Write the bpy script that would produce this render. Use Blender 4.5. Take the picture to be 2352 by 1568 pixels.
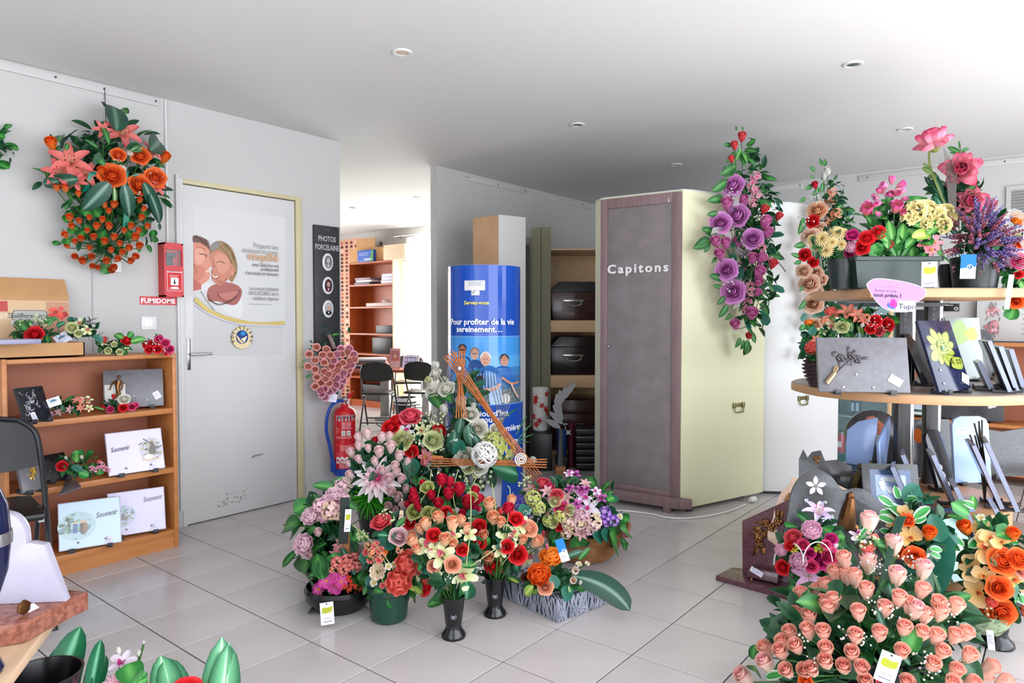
import bpy, bmesh, math, random
from mathutils import Vector, Matrix, Euler, noise
from mathutils.geometry import tessellate_polygon
for o in list(bpy.data.objects): bpy.data.objects.remove(o)
SC = bpy.context.scene
COL = SC.collection
R = math.radians
# ---------------------------------------------------------------- camera
FPX, YAW, PIT = 1588.27, .8966, -.0318
CAM = Vector((0, 0, 1.2233))
cd = bpy.data.cameras.new('camera'); cam = bpy.data.objects.new('camera', cd); COL.objects.link(cam)
cam.location = CAM; cam.rotation_euler = (math.pi/2 + PIT, 0, -YAW)
cd.sensor_width = 36; cd.lens = 36*FPX/2352; cd.clip_start = .02; cd.clip_end = 100
SC.camera = cam
FW = Vector((math.sin(YAW)*math.cos(PIT), math.cos(YAW)*math.cos(PIT), math.sin(PIT)))
RT = Vector((math.cos(YAW), -math.sin(YAW), 0)); UP = RT.cross(FW)
# ---------------------------------------------------------------- world, lights, exposure
w = bpy.data.worlds.new('sky'); SC.world = w; w.use_nodes = True
bgn = w.node_tree.nodes['Background']; bgn.inputs[0].default_value = (.72, .83, 1, 1); bgn.inputs[1].default_value = 1.3
def area(name, loc, rot, sx, sy, power, color):
    l = bpy.data.lights.new(name, 'AREA'); l.shape = 'RECTANGLE'; l.size = sx; l.size_y = sy; l.energy = power; l.color = color
    o = bpy.data.objects.new(name, l); COL.objects.link(o); o.location = loc; o.rotation_euler = rot; return o
# daylight through the shop windows (front wall behind and right of the camera) and the office window; the other two are added fill
area('shop_window_daylight', (2.2, -2.17, 1.35), (R(90), 0, 0), 6.6, 2.1, 125, (.92, .94, 1))
area('rear_fill_light', (-2.17, .8, 1.35), (R(90), 0, R(-90)), 3.4, 2.1, 30, (.97, .97, 1))  # fill lamp added behind the camera; no window known on this side
area('office_window_daylight', (6.78, 5.975, 1.28), (R(90), 0, R(90)), 1.7, 2.0, 260, (1, .99, .96))
area('office_fill_light', (4.9, 9.28, 1.4), (R(-90), 0, 0), 1.56, 1.56, 55, (1, .98, .94))  # fill lamp added to brighten the office from its unseen back wall
sl = bpy.data.lights.new('sun', 'SUN'); sl.energy = 16; sl.angle = R(.6); sl.color = (1, .95, .87)
so = bpy.data.objects.new('sun', sl); COL.objects.link(so); so.rotation_euler = Vector((-.3, .55, -.78)).to_track_quat('-Z', 'Y').to_euler()
SC.view_settings.view_transform = 'Standard'; SC.view_settings.look = 'None'
SC.view_settings.gamma = 1; SC.view_settings.use_curve_mapping = False
SC.view_settings.exposure = .79
# ---------------------------------------------------------------- helpers
def ray(px, py): return FW + RT*((px-1176)/FPX) - UP*((py-784)/FPX)
def at(px, py, D): return CAM + ray(px, py)*D
def onplane(px, py, P, n):
    d = ray(px, py); return CAM + d*((P-CAM).dot(n)/d.dot(n))
def onY(px, py, Y): return onplane(px, py, Vector((0, Y, 0)), Vector((0, 1, 0)))
def onX(px, py, X): return onplane(px, py, Vector((X, 0, 0)), Vector((1, 0, 0)))
def onZ(px, py, Z): return onplane(px, py, Vector((0, 0, Z)), Vector((0, 0, 1)))
def depth(P): return (Vector(P)-CAM).dot(FW)
def proj(P):
    d = Vector(P)-CAM; z = d.dot(FW); return (1176+FPX*d.dot(RT)/z, 784-FPX*d.dot(UP)/z, z)
def lin(c):
    if isinstance(c, str):
        c = c.lstrip('#'); c = c if len(c) == 6 else ''.join(k*2 for k in c); c = [int(c[i:i+2], 16)/255 for i in (0, 2, 4)]
        c = [x/12.92 if x <= .04045 else ((x+.055)/1.055)**2.4 for x in c]
    return tuple(c[:3])
def mixc(a, b, t): return tuple(x+(y-x)*t for x, y in zip(a, b))
MATS = {}
def mat(name, col='#808080', rough=.5, metal=0, col2=None, scale=8, bump=0, detail=4, kind='noise', emis=0, spec=.5, stretch=(1, 1, 1), contrast=(.35, .65), trans=0, alpha=1, coat=0):
    if name in MATS: return MATS[name]
    m = bpy.data.materials.new(name); m.use_nodes = True; N = m.node_tree.nodes; L = m.node_tree.links
    b = N['Principled BSDF']; c = lin(col)
    b.inputs['Base Color'].default_value = (*c, 1); b.inputs['Roughness'].default_value = rough; b.inputs['Metallic'].default_value = metal
    b.inputs['Specular IOR Level'].default_value = spec; b.inputs['Coat Weight'].default_value = coat
    if trans: b.inputs['Transmission Weight'].default_value = trans
    if alpha < 1: b.inputs['Alpha'].default_value = alpha
    if col2 or bump:
        tc = N.new('ShaderNodeTexCoord'); mp = N.new('ShaderNodeMapping'); mp.inputs['Scale'].default_value = stretch
        L.new(tc.outputs['Object'], mp.inputs[0])
        if kind == 'voronoi':
            t = N.new('ShaderNodeTexVoronoi'); t.inputs['Scale'].default_value = scale; out = t.outputs['Distance']
        elif kind == 'wave':
            t = N.new('ShaderNodeTexWave'); t.inputs['Scale'].default_value = scale; t.inputs['Distortion'].default_value = 6; t.inputs['Detail'].default_value = 3; out = t.outputs['Fac']
        else:
            t = N.new('ShaderNodeTexNoise'); t.inputs['Scale'].default_value = scale; t.inputs['Detail'].default_value = detail; out = t.outputs['Fac']
        L.new(mp.outputs[0], t.inputs['Vector'])
        if col2:
            r = N.new('ShaderNodeValToRGB'); r.color_ramp.elements[0].position = contrast[0]; r.color_ramp.elements[1].position = contrast[1]
            r.color_ramp.elements[0].color = (*c, 1); r.color_ramp.elements[1].color = (*lin(col2), 1)
            L.new(out, r.inputs[0]); L.new(r.outputs[0], b.inputs['Base Color'])
        if bump:
            bp = N.new('ShaderNodeBump'); bp.inputs['Strength'].default_value = bump; bp.inputs['Distance'].default_value = .004
            L.new(out, bp.inputs['Height']); L.new(bp.outputs[0], b.inputs['Normal'])
    MATS[name] = m; return m
def vcmat(name, rough=.5, transl=0, spec=.4, var=.12, bump=0):
    """pigment from the mesh colour attribute, with a little procedural variation"""
    m = bpy.data.materials.new(name); m.use_nodes = True; N = m.node_tree.nodes; L = m.node_tree.links
    b = N['Principled BSDF']; b.inputs['Roughness'].default_value = rough; b.inputs['Specular IOR Level'].default_value = spec
    a = N.new('ShaderNodeVertexColor'); a.layer_name = 'Col'
    if var:
        tc = N.new('ShaderNodeTexCoord'); n = N.new('ShaderNodeTexNoise'); n.inputs['Scale'].default_value = 9; L.new(tc.outputs['Object'], n.inputs['Vector'])
        h = N.new('ShaderNodeHueSaturation'); mr = N.new('ShaderNodeMapRange'); mr.inputs[3].default_value = 1-var; mr.inputs[4].default_value = 1+var
        L.new(n.outputs['Fac'], mr.inputs[0]); L.new(mr.outputs[0], h.inputs['Value']); L.new(a.outputs[0], h.inputs['Color']); src = h.outputs[0]
    else: src = a.outputs[0]
    L.new(src, b.inputs['Base Color'])
    if transl:
        t = N.new('ShaderNodeBsdfTranslucent'); mx = N.new('ShaderNodeMixShader'); mx.inputs[0].default_value = transl
        L.new(src, t.inputs[0]); L.new(b.outputs[0], mx.inputs[1]); L.new(t.outputs[0], mx.inputs[2]); L.new(mx.outputs[0], N['Material Output'].inputs[0])
    MATS[name] = m; return m
PETAL = vcmat('petal_fabric', .55, .3, .3, .08)
LEAFM = vcmat('leaf_fabric', .42, .12, .45, .18)
PRINT = vcmat('printed_paper', .45, 0, .4, 0)
GLOSSP = vcmat('glossy_print', .16, 0, .5, 0)
class MB:
    def __init__(s): s.v = []; s.f = []; s.c = []; s.m = []
    def add(s, vs, fs, col=(1, 1, 1), mi=0, M=None):
        b = len(s.v); s.v += [tuple(M @ Vector(v)) for v in vs] if M is not None else [tuple(v) for v in vs]
        s.f += [tuple(i+b for i in f) for f in fs]; s.m += [mi]*len(fs)
        s.c += list(col) if isinstance(col, list) else [col]*len(vs); return s
    def join(s, o, M=None, mi=None):
        b = len(s.v); s.v += [tuple(M @ Vector(v)) for v in o.v] if M is not None else list(o.v)
        s.f += [tuple(i+b for i in f) for f in o.f]; s.m += o.m if mi is None else [mi]*len(o.f); s.c += o.c; return s
    def box(s, x0, x1, y0, y1, z0, z1, bev=0, mi=0, M=None, col=(1, 1, 1)):
        if not bev:
            v = [(x, y, z) for z in (z0, z1) for y in (y0, y1) for x in (x0, x1)]
            return s.add(v, [(0, 2, 3, 1), (4, 5, 7, 6), (0, 1, 5, 4), (2, 6, 7, 3), (0, 4, 6, 2), (1, 3, 7, 5)], col, mi, M)
        bm = bmesh.new(); bmesh.ops.create_cube(bm, size=1)
        for q in bm.verts: q.co = Vector(((x0+x1)/2+q.co.x*(x1-x0), (y0+y1)/2+q.co.y*(y1-y0), (z0+z1)/2+q.co.z*(z1-z0)))
        bmesh.ops.bevel(bm, geom=bm.edges[:], offset=bev, segments=2, affect='EDGES', profile=.5)
        bm.verts.index_update(); s.add([q.co[:] for q in bm.verts], [[q.index for q in f.verts] for f in bm.faces], col, mi, M); bm.free(); return s
    def prism(s, pts, z0, z1, mi=0, M=None, col=(1, 1, 1), bev=0):
        """polygon in x,y raised from z0 to z1"""
        if bev:
            bm = bmesh.new(); lo = [bm.verts.new((x, y, z0)) for x, y in pts]; f = bm.faces.new(lo)
            ex = bmesh.ops.extrude_face_region(bm, geom=[f]); bmesh.ops.translate(bm, vec=(0, 0, z1-z0), verts=[g for g in ex['geom'] if isinstance(g, bmesh.types.BMVert)])
            bmesh.ops.recalc_face_normals(bm, faces=bm.faces[:])
            es = [e for e in bm.edges if abs(e.verts[0].co.z-e.verts[1].co.z) < 1e-6]
            bmesh.ops.bevel(bm, geom=es, offset=bev, segments=2, affect='EDGES', profile=.5); bm.verts.index_update()
            s.add([q.co[:] for q in bm.verts], [[q.index for q in f.verts] for f in bm.faces], col, mi, M); bm.free(); return s
        n = len(pts); a = sum(pts[i][0]*pts[(i+1) % n][1]-pts[(i+1) % n][0]*pts[i][1] for i in range(n))
        if a < 0: pts = pts[::-1]
        v = [(x, y, z0) for x, y in pts]+[(x, y, z1) for x, y in pts]
        return s.add(v, [tuple(range(n))[::-1], tuple(range(n, 2*n))]+[(i, (i+1) % n, n+(i+1) % n, n+i) for i in range(n)], col, mi, M)
    def lathe(s, prof, n=24, mi=0, M=None, col=(1, 1, 1), sx=1, sy=1):
        v = []; f = []
        for r, z in prof: v += [(r*sx*math.cos(2*math.pi*i/n), r*sy*math.sin(2*math.pi*i/n), z) for i in range(n)]
        for k in range(len(prof)-1):
            f += [(k*n+i, k*n+(i+1) % n, (k+1)*n+(i+1) % n, (k+1)*n+i) for i in range(n)]
        if prof[0][0] > 1e-5: f.append(tuple(range(n))[::-1])
        if prof[-1][0] > 1e-5: f.append(tuple(range((len(prof)-1)*n, len(prof)*n)))
        return s.add(v, f, col, mi, M)
    def tube(s, pts, r, n=6, mi=0, M=None, col=(1, 1, 1), closed=False):
        pts = [Vector(p) for p in pts]; m = len(pts); v = []; f = []; up = Vector((0, 0, 1)); px = None
        for i, p in enumerate(pts):
            t = (pts[(i+1) % m]-pts[i-1]) if closed else (pts[min(i+1, m-1)]-pts[max(i-1, 0)])
            if t.length < 1e-9: t = up.copy()
            t.normalize()
            if px is None: px = t.orthogonal().normalized()
            px = (px-t*px.dot(t)); px = px.normalized() if px.length > 1e-6 else t.orthogonal().normalized()
            py = t.cross(px); rr = r(i/max(1, m-1)) if callable(r) else r
            v += [p+(px*math.cos(2*math.pi*k/n)+py*math.sin(2*math.pi*k/n))*rr for k in range(n)]
        for i in range(m if closed else m-1):
            j = (i+1) % m; f += [(i*n+k, i*n+(k+1) % n, j*n+(k+1) % n, j*n+k) for k in range(n)]
        if not closed: f += [tuple(range(n))[::-1], tuple(range((m-1)*n, m*n))]
        return s.add(v, f, col, mi, M)
    def ball(s, c, r, n=8, mi=0, col=(1, 1, 1), M=None):
        r = r if isinstance(r, (tuple, list)) else (r, r, r); v = [(c[0], c[1], c[2]-r[2])]; h = max(3, n//2); f = []
        for k in range(1, h):
            a = math.pi*k/h-math.pi/2
            v += [(c[0]+r[0]*math.cos(a)*math.cos(2*math.pi*i/n), c[1]+r[1]*math.cos(a)*math.sin(2*math.pi*i/n), c[2]+r[2]*math.sin(a)) for i in range(n)]
        v.append((c[0], c[1], c[2]+r[2]))
        f += [(0, 1+(i+1) % n, 1+i) for i in range(n)]
        for k in range(h-2): f += [(1+k*n+i, 1+k*n+(i+1) % n, 1+(k+1)*n+(i+1) % n, 1+(k+1)*n+i) for i in range(n)]
        b = 1+(h-2)*n; f += [(b+i, b+(i+1) % n, len(v)-1) for i in range(n)]
        return s.add(v, f, col, mi, M)
    def mesh(s, name, mats, smooth=True):
        me = bpy.data.meshes.new(name); me.from_pydata(s.v, [], s.f)
        for m in (mats if isinstance(mats, (list, tuple)) else [mats]): me.materials.append(m)
        me.polygons.foreach_set('material_index', s.m)
        at_ = me.color_attributes.new('Col', 'FLOAT_COLOR', 'POINT')
        at_.data.foreach_set('color', [x for c in s.c for x in (c[0], c[1], c[2], 1)])
        if smooth:
            me.polygons.foreach_set('use_smooth', [True]*len(me.polygons)); me.set_sharp_from_angle(angle=R(38))
        me.update(); return me
def ob(name, mb, mats=None, parent=None, M=None, smooth=True, **props):
    me = mb.mesh(name, mats, smooth) if isinstance(mb, MB) else mb
    o = bpy.data.objects.new(name, me); COL.objects.link(o)
    if parent is not None: o.parent = parent
    if M is not None: o.matrix_basis = M
    for k, v in props.items(): o[k] = v
    return o
def tg(o, label, cat, group=None):
    o['label'] = label; o['category'] = cat
    if group: o['group'] = group
    return o
def thing(name, label, cat, M=None, group=None):
    o = bpy.data.objects.new(name, None); COL.objects.link(o); o.empty_display_size = .05
    if M is not None: o.matrix_basis = M if isinstance(M, Matrix) else Matrix.Translation(M)
    return tg(o, label, cat, group)
def struct(name, mb, mats, **k):
    o = ob(name, mb, mats, **k); o['kind'] = 'structure'; return o
def T(*a): return Matrix.Translation(Vector(a if len(a) > 1 else a[0]))
def Rz(a): return Matrix.Rotation(R(a), 4, 'Z')
def Rx(a): return Matrix.Rotation(R(a), 4, 'X')
def Ry(a): return Matrix.Rotation(R(a), 4, 'Y')
def Sc(x, y=None, z=None): return Matrix.Diagonal((x, x if y is None else y, x if z is None else z, 1))
def basis(P, x, z):
    """frame at P with its x axis along x and its z axis as near z as can be"""
    x = Vector(x).normalized(); z = Vector(z); y = z.cross(x)
    if y.length < 1e-5: y = x.orthogonal()
    y.normalize(); z = x.cross(y)
    return Matrix(((x.x, y.x, z.x, P[0]), (x.y, y.y, z.y, P[1]), (x.z, y.z, z.z, P[2]), (0, 0, 0, 1)))
def zdir(P, z, roll=0):
    z = Vector(z).normalized(); x = z.orthogonal()
    return basis(P, x, z) @ Matrix.Rotation(roll, 4, 'Z')
def cr(pts, closed=True, n=6):
    """smooth curve through points"""
    out = []; m = len(pts)
    for i in range(m if closed else m-1):
        p = [Vector(pts[(i+k) % m] if closed else pts[min(max(i+k, 0), m-1)]) for k in (-1, 0, 1, 2)]
        for j in range(n):
            t = j/n; out.append(.5*((2*p[1])+(p[2]-p[0])*t+(2*p[0]-5*p[1]+4*p[2]-p[3])*t*t+(3*p[1]-p[0]-3*p[2]+p[3])*t**3))
    if not closed: out.append(Vector(pts[-1]))
    return out
# ---- flat print: polygons in u (right), v (up), drawn on a surface
class Art:
    def __init__(s, fn=None, step=.00025): s.mb = MB(); s.k = 0; s.fn = fn or (lambda u, v, d: (u, -d, v)); s.step = step
    def tri(s, pts, tris, col):
        s.k += 1; d = s.step*s.k; s.mb.add([s.fn(p[0], p[1], d) for p in pts], tris, lin(col)); return s
    def poly(s, pts, col):
        pts = [(p[0], p[1]) for p in pts]; a = sum(pts[i][0]*pts[(i+1) % len(pts)][1]-pts[(i+1) % len(pts)][0]*pts[i][1] for i in range(len(pts)))
        if a < 0: pts = pts[::-1]
        return s.tri(pts, tessellate_polygon([[Vector((x, y, 0)) for x, y in pts]]), col)
    def rect(s, u0, v0, u1, v1, col, n=1):
        for i in range(n):
            a = u0+(u1-u0)*i/n; b = u0+(u1-u0)*(i+1)/n; s.tri([(a, v0), (b, v0), (b, v1), (a, v1)], [(0, 1, 2, 3)], col); s.k -= 1
        s.k += 1; return s
    def ell(s, u, v, a, b, col, rot=0, n=16):
        c, q = math.cos(R(rot)), math.sin(R(rot))
        return s.poly([(u+a*math.cos(t)*c-b*math.sin(t)*q, v+a*math.cos(t)*q+b*math.sin(t)*c) for t in [2*math.pi*i/n for i in range(n)]], col)
    def blob(s, pts, col, n=5): return s.poly(cr([(p[0], p[1], 0) for p in pts], True, n), col)
    def line(s, pts, w, col, smooth=False):
        if smooth: pts = [(p.x, p.y) for p in cr([(a, b, 0) for a, b in pts], False, 5)]
        P = [Vector((a, b)) for a, b in pts]; L_ = []; Q = []
        for i, p in enumerate(P):
            t = (P[min(i+1, len(P)-1)]-P[max(i-1, 0)]); t = t.normalized() if t.length > 1e-9 else Vector((1, 0)); nn = Vector((-t.y, t.x))*w/2
            L_.append(p+nn); Q.append(p-nn)
        n = len(P); s.tri([tuple(q) for q in Q]+[tuple(q) for q in L_], [(i, i+1, n+i+1, n+i) for i in range(n-1)], col); return s
    def text(s, txt, u, v, size, col, align='CENTER', bold=0, shear=0, rot=0, space=1, sx=1):
        cu = bpy.data.curves.new('lettering', 'FONT'); cu.body = txt; cu.size = size; cu.align_x = align; cu.resolution_u = 2; cu.offset = bold*size; cu.shear = shear; cu.space_character = space
        o = bpy.data.objects.new('lettering', cu); me = bpy.data.meshes.new_from_object(o)
        c, q = math.cos(R(rot)), math.sin(R(rot)); vs = [(x.co.x*sx, x.co.y) for x in me.vertices]
        fs = [tuple(p.vertices) for p in me.polygons if p.normal.z > .5 or True]
        if vs: s.tri([(u+x*c-y*q, v+x*q+y*c) for x, y in vs], fs, col)
        bpy.data.objects.remove(o); bpy.data.curves.remove(cu); bpy.data.meshes.remove(me); return s
    def fake(s, u0, u1, v, h, col, lines=1, gap=1.6, seed=1, align=0):
        """rows of tiny illegible print"""
        rr = random.Random(seed)
        for k in range(lines):
            x = u0; y = v-k*h*gap; e = u1-rr.random()*(u1-u0)*.25; sh = (u1-e) if align else 0
            while x < e-h:
                wd = min(e-x, h*rr.uniform(1.2, 3.5)); s.rect(x+sh, y, x+sh+wd, y+h*.6, col); s.k -= 1; x += wd+h*.5
        s.k += 1; return s
    def put(s, name, parent, M=None, m=None, **p): return ob(name, s.mb, m or PRINT, parent, M, smooth=False, **p)
# ================================================================ SETTING
S = .335
PAINT = mat('wall_paint', '#bfbebb', .75, bump=.05, scale=60, detail=2)
CEILM = mat('ceiling_paint', '#d6d6d4', .85)
TILE = mat('floor_tile_glaze', '#b9b3b2', .2, col2='#c4bfbe', scale=2.2, contrast=(.3, .7), spec=.45)
GROUT = mat('grout', '#3a3531', .9)
WHITEP = mat('white_plastic', '#e3e3e1', .35)
WHITEM = mat('white_gloss_paint', '#d2d2cf', .4)
BEIGE = mat('beige_frame_paint', '#c9bf98', .5)
CHROME = mat('chrome', '#c8c8c8', .18, 1)
ALU = mat('brushed_aluminium', '#b4b6b8', .32, 1)
BLACKM = mat('black_steel', '#15161a', .35)
BLACKP = mat('black_plastic', '#101112', .4)
DKGREY = mat('dark_grey_plastic', '#3a3a3c', .45)
ORWOOD = mat('orange_beech_laminate', '#b4713a', .42, col2='#c4824a', scale=3, kind='noise', stretch=(1, 12, 12), contrast=(.3, .7))
REDWOOD = mat('red_cherry_laminate', '#a84c22', .42, col2='#b85c2c', scale=3, stretch=(12, 1, 1), contrast=(.3, .7))
LTWOOD = mat('light_birch_laminate', '#d8b384', .45, col2='#e2c196', scale=3, stretch=(12, 1, 12))
BACKW = mat('bookcase_backing', '#a8674a', .6)
RED = mat('red_enamel', '#c4121c', .28)
BLUEP = mat('blue_rubber', '#1644a0', .4)
CREAM = mat('cream_lacquer', '#dbdab6', .42)
WHCAB = mat('white_lacquer', '#dededb', .4)
SUEDE = mat('grey_mauve_suede', '#77706f', .85, col2='#837a7b', scale=9, bump=.3, contrast=(.35, .65))
MAUVEW = mat('mauve_stained_wood', '#7b6364', .5, col2='#87706f', scale=4, stretch=(10, 10, 1))
CARD = mat('brown_cardboard', '#b78a5c', .8, col2='#bd9163', scale=14)
GRAN_D = mat('dark_grey_granite', '#3a3b3e', .2, col2='#47484b', scale=60, detail=5, contrast=(.35, .7))
GRAN_G = mat('mid_grey_granite', '#605f63', .3, col2='#6b6a70', scale=40, detail=5, contrast=(.35, .7))
GRAN_B = mat('black_granite', '#17181d', .12, col2='#262830', scale=180, contrast=(.45, .6))
GRAN_N = mat('navy_granite', '#1d2138', .13, col2='#2a2f4b', scale=150, contrast=(.45, .6))
GRAN_R = mat('burgundy_granite', '#55333a', .16, col2='#6c4750', scale=130, contrast=(.4, .62))
GRAN_P = mat('pinkish_beige_granite', '#c9a78e', .3, col2='#d6b79f', scale=110, contrast=(.4, .6))
GRAN_O = mat('red_brown_granite', '#7d4a3c', .2, col2='#a06654', scale=60, detail=6, contrast=(.4, .62))
WHSTONE = mat('white_marble', '#aca8ba', .2, col2='#b8b4c4', scale=4)
BLUESTONE = mat('pale_blue_glass', '#93aede', .15)
EDGE = mat('polished_pale_edge', '#959cb4', .2)
BRONZE = mat('bronze', '#6e4a2a', .34, .85, bump=.25, scale=40)
GOLD = mat('gold_metal', '#b8944a', .3, .9)
SILVER = mat('silver_relief', '#a4a6a8', .3, .85, bump=.2, scale=60)
GREENPOT = mat('dark_green_plastic', '#123e30', .3)
DKGREEN = mat('green_black_plastic', '#12201d', .35)
BLPOT = mat('black_gloss_pot', '#121315', .2)
WICK = mat('brown_wicker', '#8a5a34', .6, col2='#a5713f', scale=30)
GWICK = mat('grey_painted_wicker', '#7e8290', .6, col2='#a4a8b6', scale=12, contrast=(.3, .7))
DWICK = mat('dark_wicker', '#2e1b1c', .5)
COPPER = mat('copper_rattan', '#a5582c', .45, col2='#c47840', scale=60)
WHWICK = mat('white_rattan', '#e6e4e0', .5)
TWIG = mat('grey_twig', '#77716c', .7)
GLASSM = mat('clear_pane', '#cfe6e4', .04, alpha=.09)
CURT = vcmat('white_curtain', .9, .5, .1, 0)
RUSTY = mat('rusty_orange_plate', '#b4571c', .5, col2='#c56a28', scale=30)
BLUECER = mat('dark_blue_glaze', '#141a3c', .12)
# floor: grout slab, one tile object each where tiles can be told apart in view, the rest as one field
fl = MB(); fl.box(-2.1, 6.75, -2.1, 9.3, -.12, -.0035)
floor = struct('floor', fl, GROUT)
tm = MB(); g = S/2-.0026
tm.prism([(-g, -g), (g, -g), (g, g), (-g, g)], -.012, 0, bev=.0012)
tile_me = tm.mesh('tile', TILE, False)
cand = []; rest = MB()
for b in range(-10, 24):
    for a in range(-17, 39):
        x = (b+.5+3.6201)*S; y = (-a-.5+10.6161)*S
        if not(-2 < x < 6.5 and -2 < y < 9.2): continue
        P = Vector((x, y, 0)); d = depth(P); ok = 0
        if d > .8 and y < 4.1:
            u, v, _ = proj(P); ok = -180 < u < 2530 and 700 < v < 1760
        if ok: cand.append((d, x, y))
        else: rest.join(tm, T(x, y, 0))
cand.sort()
for i, (d, x, y) in enumerate(cand):
    if i < 298: ob('tile', tile_me, None, floor, T(x, y, 0))
    else: rest.join(tm, T(x, y, 0))
ob('tile_field', rest, TILE, floor, smooth=False, kind='stuff')
struct('ceiling', MB().box(-2.1, 6.75, -2.1, 9.3, 2.48, 2.6), CEILM)
WY = 4.037
wl = MB().box(-2.1, 1.945, WY, WY+.1, 0, 2.48); wl.box(2.775, 3.096, WY, WY+.1, 0, 2.48); wl.box(1.945, 2.775, WY, WY+.1, 2.045, 2.48); wl.box(1.945, 2.775, WY+.07, WY+.1, 0, 2.045)  # last piece: unseen backing added behind the door to stop office light leaking under
wall_left = struct('wall_left', wl, PAINT)
wall_left2 = struct('wall_left_rear', MB().box(4.062, 6.55, WY, WY+.07, 0, 2.48), PAINT)
# end wall X=6.55 with the office window opening Y 5.0..6.95
we = MB().box(6.55, 6.7, -2.1, 5.1, 0, 2.48); we.box(6.55, 6.7, 6.85, 9.3, 0, 2.48); we.box(6.55, 6.7, 5.1, 6.85, 0, .25); we.box(6.55, 6.7, 5.1, 6.85, 2.3, 2.48)
wall_right = struct('wall_right', we, PAINT)
struct('wall_office_back', MB().box(1.9, 4.1, 9.2, 9.3, 0, 2.48).box(5.7, 6.75, 9.2, 9.3, 0, 2.48).box(4.1, 5.7, 9.2, 9.3, 0, .6).box(4.1, 5.7, 9.2, 9.3, 2.2, 2.48), mat('office_paint', '#d2bfc0', .8))  # opening added only to let the office fill lamp in
struct('wall_office_side', MB().box(1.8, 1.9, WY+.1, 9.3, 0, 2.48), PAINT)
wf = MB().box(-2.1, 6.75, -2.2, -2.06, 0, .28); wf.box(-2.1, 6.75, -2.2, -2.06, 2.42, 2.48)
for x0, x1 in ((-2.1, -1.1), (5.5, 6.75)): wf.box(x0, x1, -2.2, -2.06, .28, 2.42)
struct('wall_front', wf, PAINT)
ws = MB().box(-2.2, -2.06, -2.1, 4.1, 0, .28); ws.box(-2.2, -2.06, -2.1, 4.1, 2.42, 2.48); ws.box(-2.2, -2.06, -2.1, -.92, .28, 2.42); ws.box(-2.2, -2.06, 2.52, 4.1, .28, 2.42)  # the gap is an added opening for the rear fill lamp
struct('wall_behind', ws, PAINT)
def window(name, M, w, h, bars):
    f = MB()
    for a, b, c, d in ((-w/2, -w/2+.05, 0, h), (w/2-.05, w/2, 0, h), (-w/2, w/2, 0, .05), (-w/2, w/2, h-.05, h)): f.box(a, b, -.03, .03, c, d)
    for x in bars: f.box(x-.025, x+.025, -.03, .03, .05, h-.05)
    o = struct(name, f, WHITEM, M=M); ob('pane', MB().box(-w/2+.05, w/2-.05, -.003, .003, .05, h-.05), GLASSM, o)
window('window_1', T(6.62, 5.975, .25) @ Rz(90), 1.75, 2.05, (0,))
window('added_window', T(4.9, 9.24, .6), 1.6, 1.6, (0,))  # unseen window added to carry the office fill lamp
# white curtain in the office, hung from a rail
cu = MB(); n = 90; ys = [6.98-2.0*i/n for i in range(n+1)]
v = [(6.44+.022*math.sin(i*1.25)+.01*math.sin(i*.37), y, z) for z in (.03, 2.33) for i, y in enumerate(ys)]
cu.add(v, [(i, i+1, n+2+i, n+1+i) for i in range(n)], lin('#f2f2f0'))
curtain = ob('curtain', cu, CURT); tg(curtain, 'white full length curtain over the bright office window', 'curtain')
ob('curtain_rail', MB().tube([(6.45, 7.24, 2.36), (6.45, 4.9, 2.36)], .008).box(6.45, 6.55, 7.18, 7.2, 2.35, 2.37), ALU, curtain)
# baseboards of tile plinth
bb = struct('baseboard_left', MB().box(2.79, 3.1, WY-.012, WY, 0, .085, .002).box(-2, 1.93, WY-.012, WY, 0, .085, .002), TILE)
struct('baseboard_rear', MB().box(4.05, 6.55, WY-.012, WY, 0, .085, .002), TILE)
struct('baseboard_right', MB().box(6.538, 6.55, -2, 4.02, 0, .085, .002), TILE)
# hanging rails near the ceiling
def rail(name, p, q, screws):
    p, q = Vector(p), Vector(q); L = (q-p).length; M = basis(p, q-p, (0, 0, 1))
    o = struct(name, MB().box(0, L, -.006, .006, -.045, 0, .002), mat('rail_paint', '#c2c1be', .5), M=M)
    for t in screws: ob('screw', MB().lathe([(.006, 0), (.005, .004), (0, .005)], 8, M=Rx(90)), DKGREY, o, T(t*L, -.006, -.02))
rail('trim_1', (.7, WY-.006, 2.472), (1.84, WY-.006, 2.472), (.05, .55, .75, .985))
rail('trim_2', (4.4, WY-.006, 2.462), (5.27, WY-.006, 2.462), (.02, .06, .5, .97))
rail('trim_3', (6.544, 2.6, 2.455), (6.544, 1.87, 2.455), (.5, .97))
rail('trim_4', (6.544, 1.41, 2.455), (6.544, -.3, 2.455), (.04, .6, .75))
rail('trim_5', (5.6, WY-.006, 2.46), (6.4, WY-.006, 2.46), (.3, .8))
# cable trunking on the left wall and the panel joint
ob('cable_trunking', MB().box(1.872, 1.884, WY-.012, WY, 1.66, 2.475, .002), WHITEM, wall_left)
ob('cable_trunking', MB().box(1.925, 1.94, WY-.02, WY, .1, 2.06, .002), WHITEM, wall_left)
ob('panel_joint', MB().box(1.478, 1.484, WY-.003, WY, 1.05, 1.48), mat('joint_grey', '#a9a9a8', .8), wall_left)
# door with poster, handle and frame
dframe = MB().box(1.945, 1.972, WY-.008, WY+.1, 0, 2.045, .003)
door = struct('door_1', MB().box(1.975, 2.725, WY+.004, WY+.044, .006, 2.012, .003), mat('door_grey_paint', '#d2d2d0', .5))
ob('door_frame', dframe, WHITEM, door)
ob('door_frame', MB().box(2.733, 2.778, WY-.006, WY+.1, 0, 2.045, .003).box(1.972, 2.733, WY-.006, WY+.1, 2.018, 2.045, .003), BEIGE, door, label='beige lining of the door opening')
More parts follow.
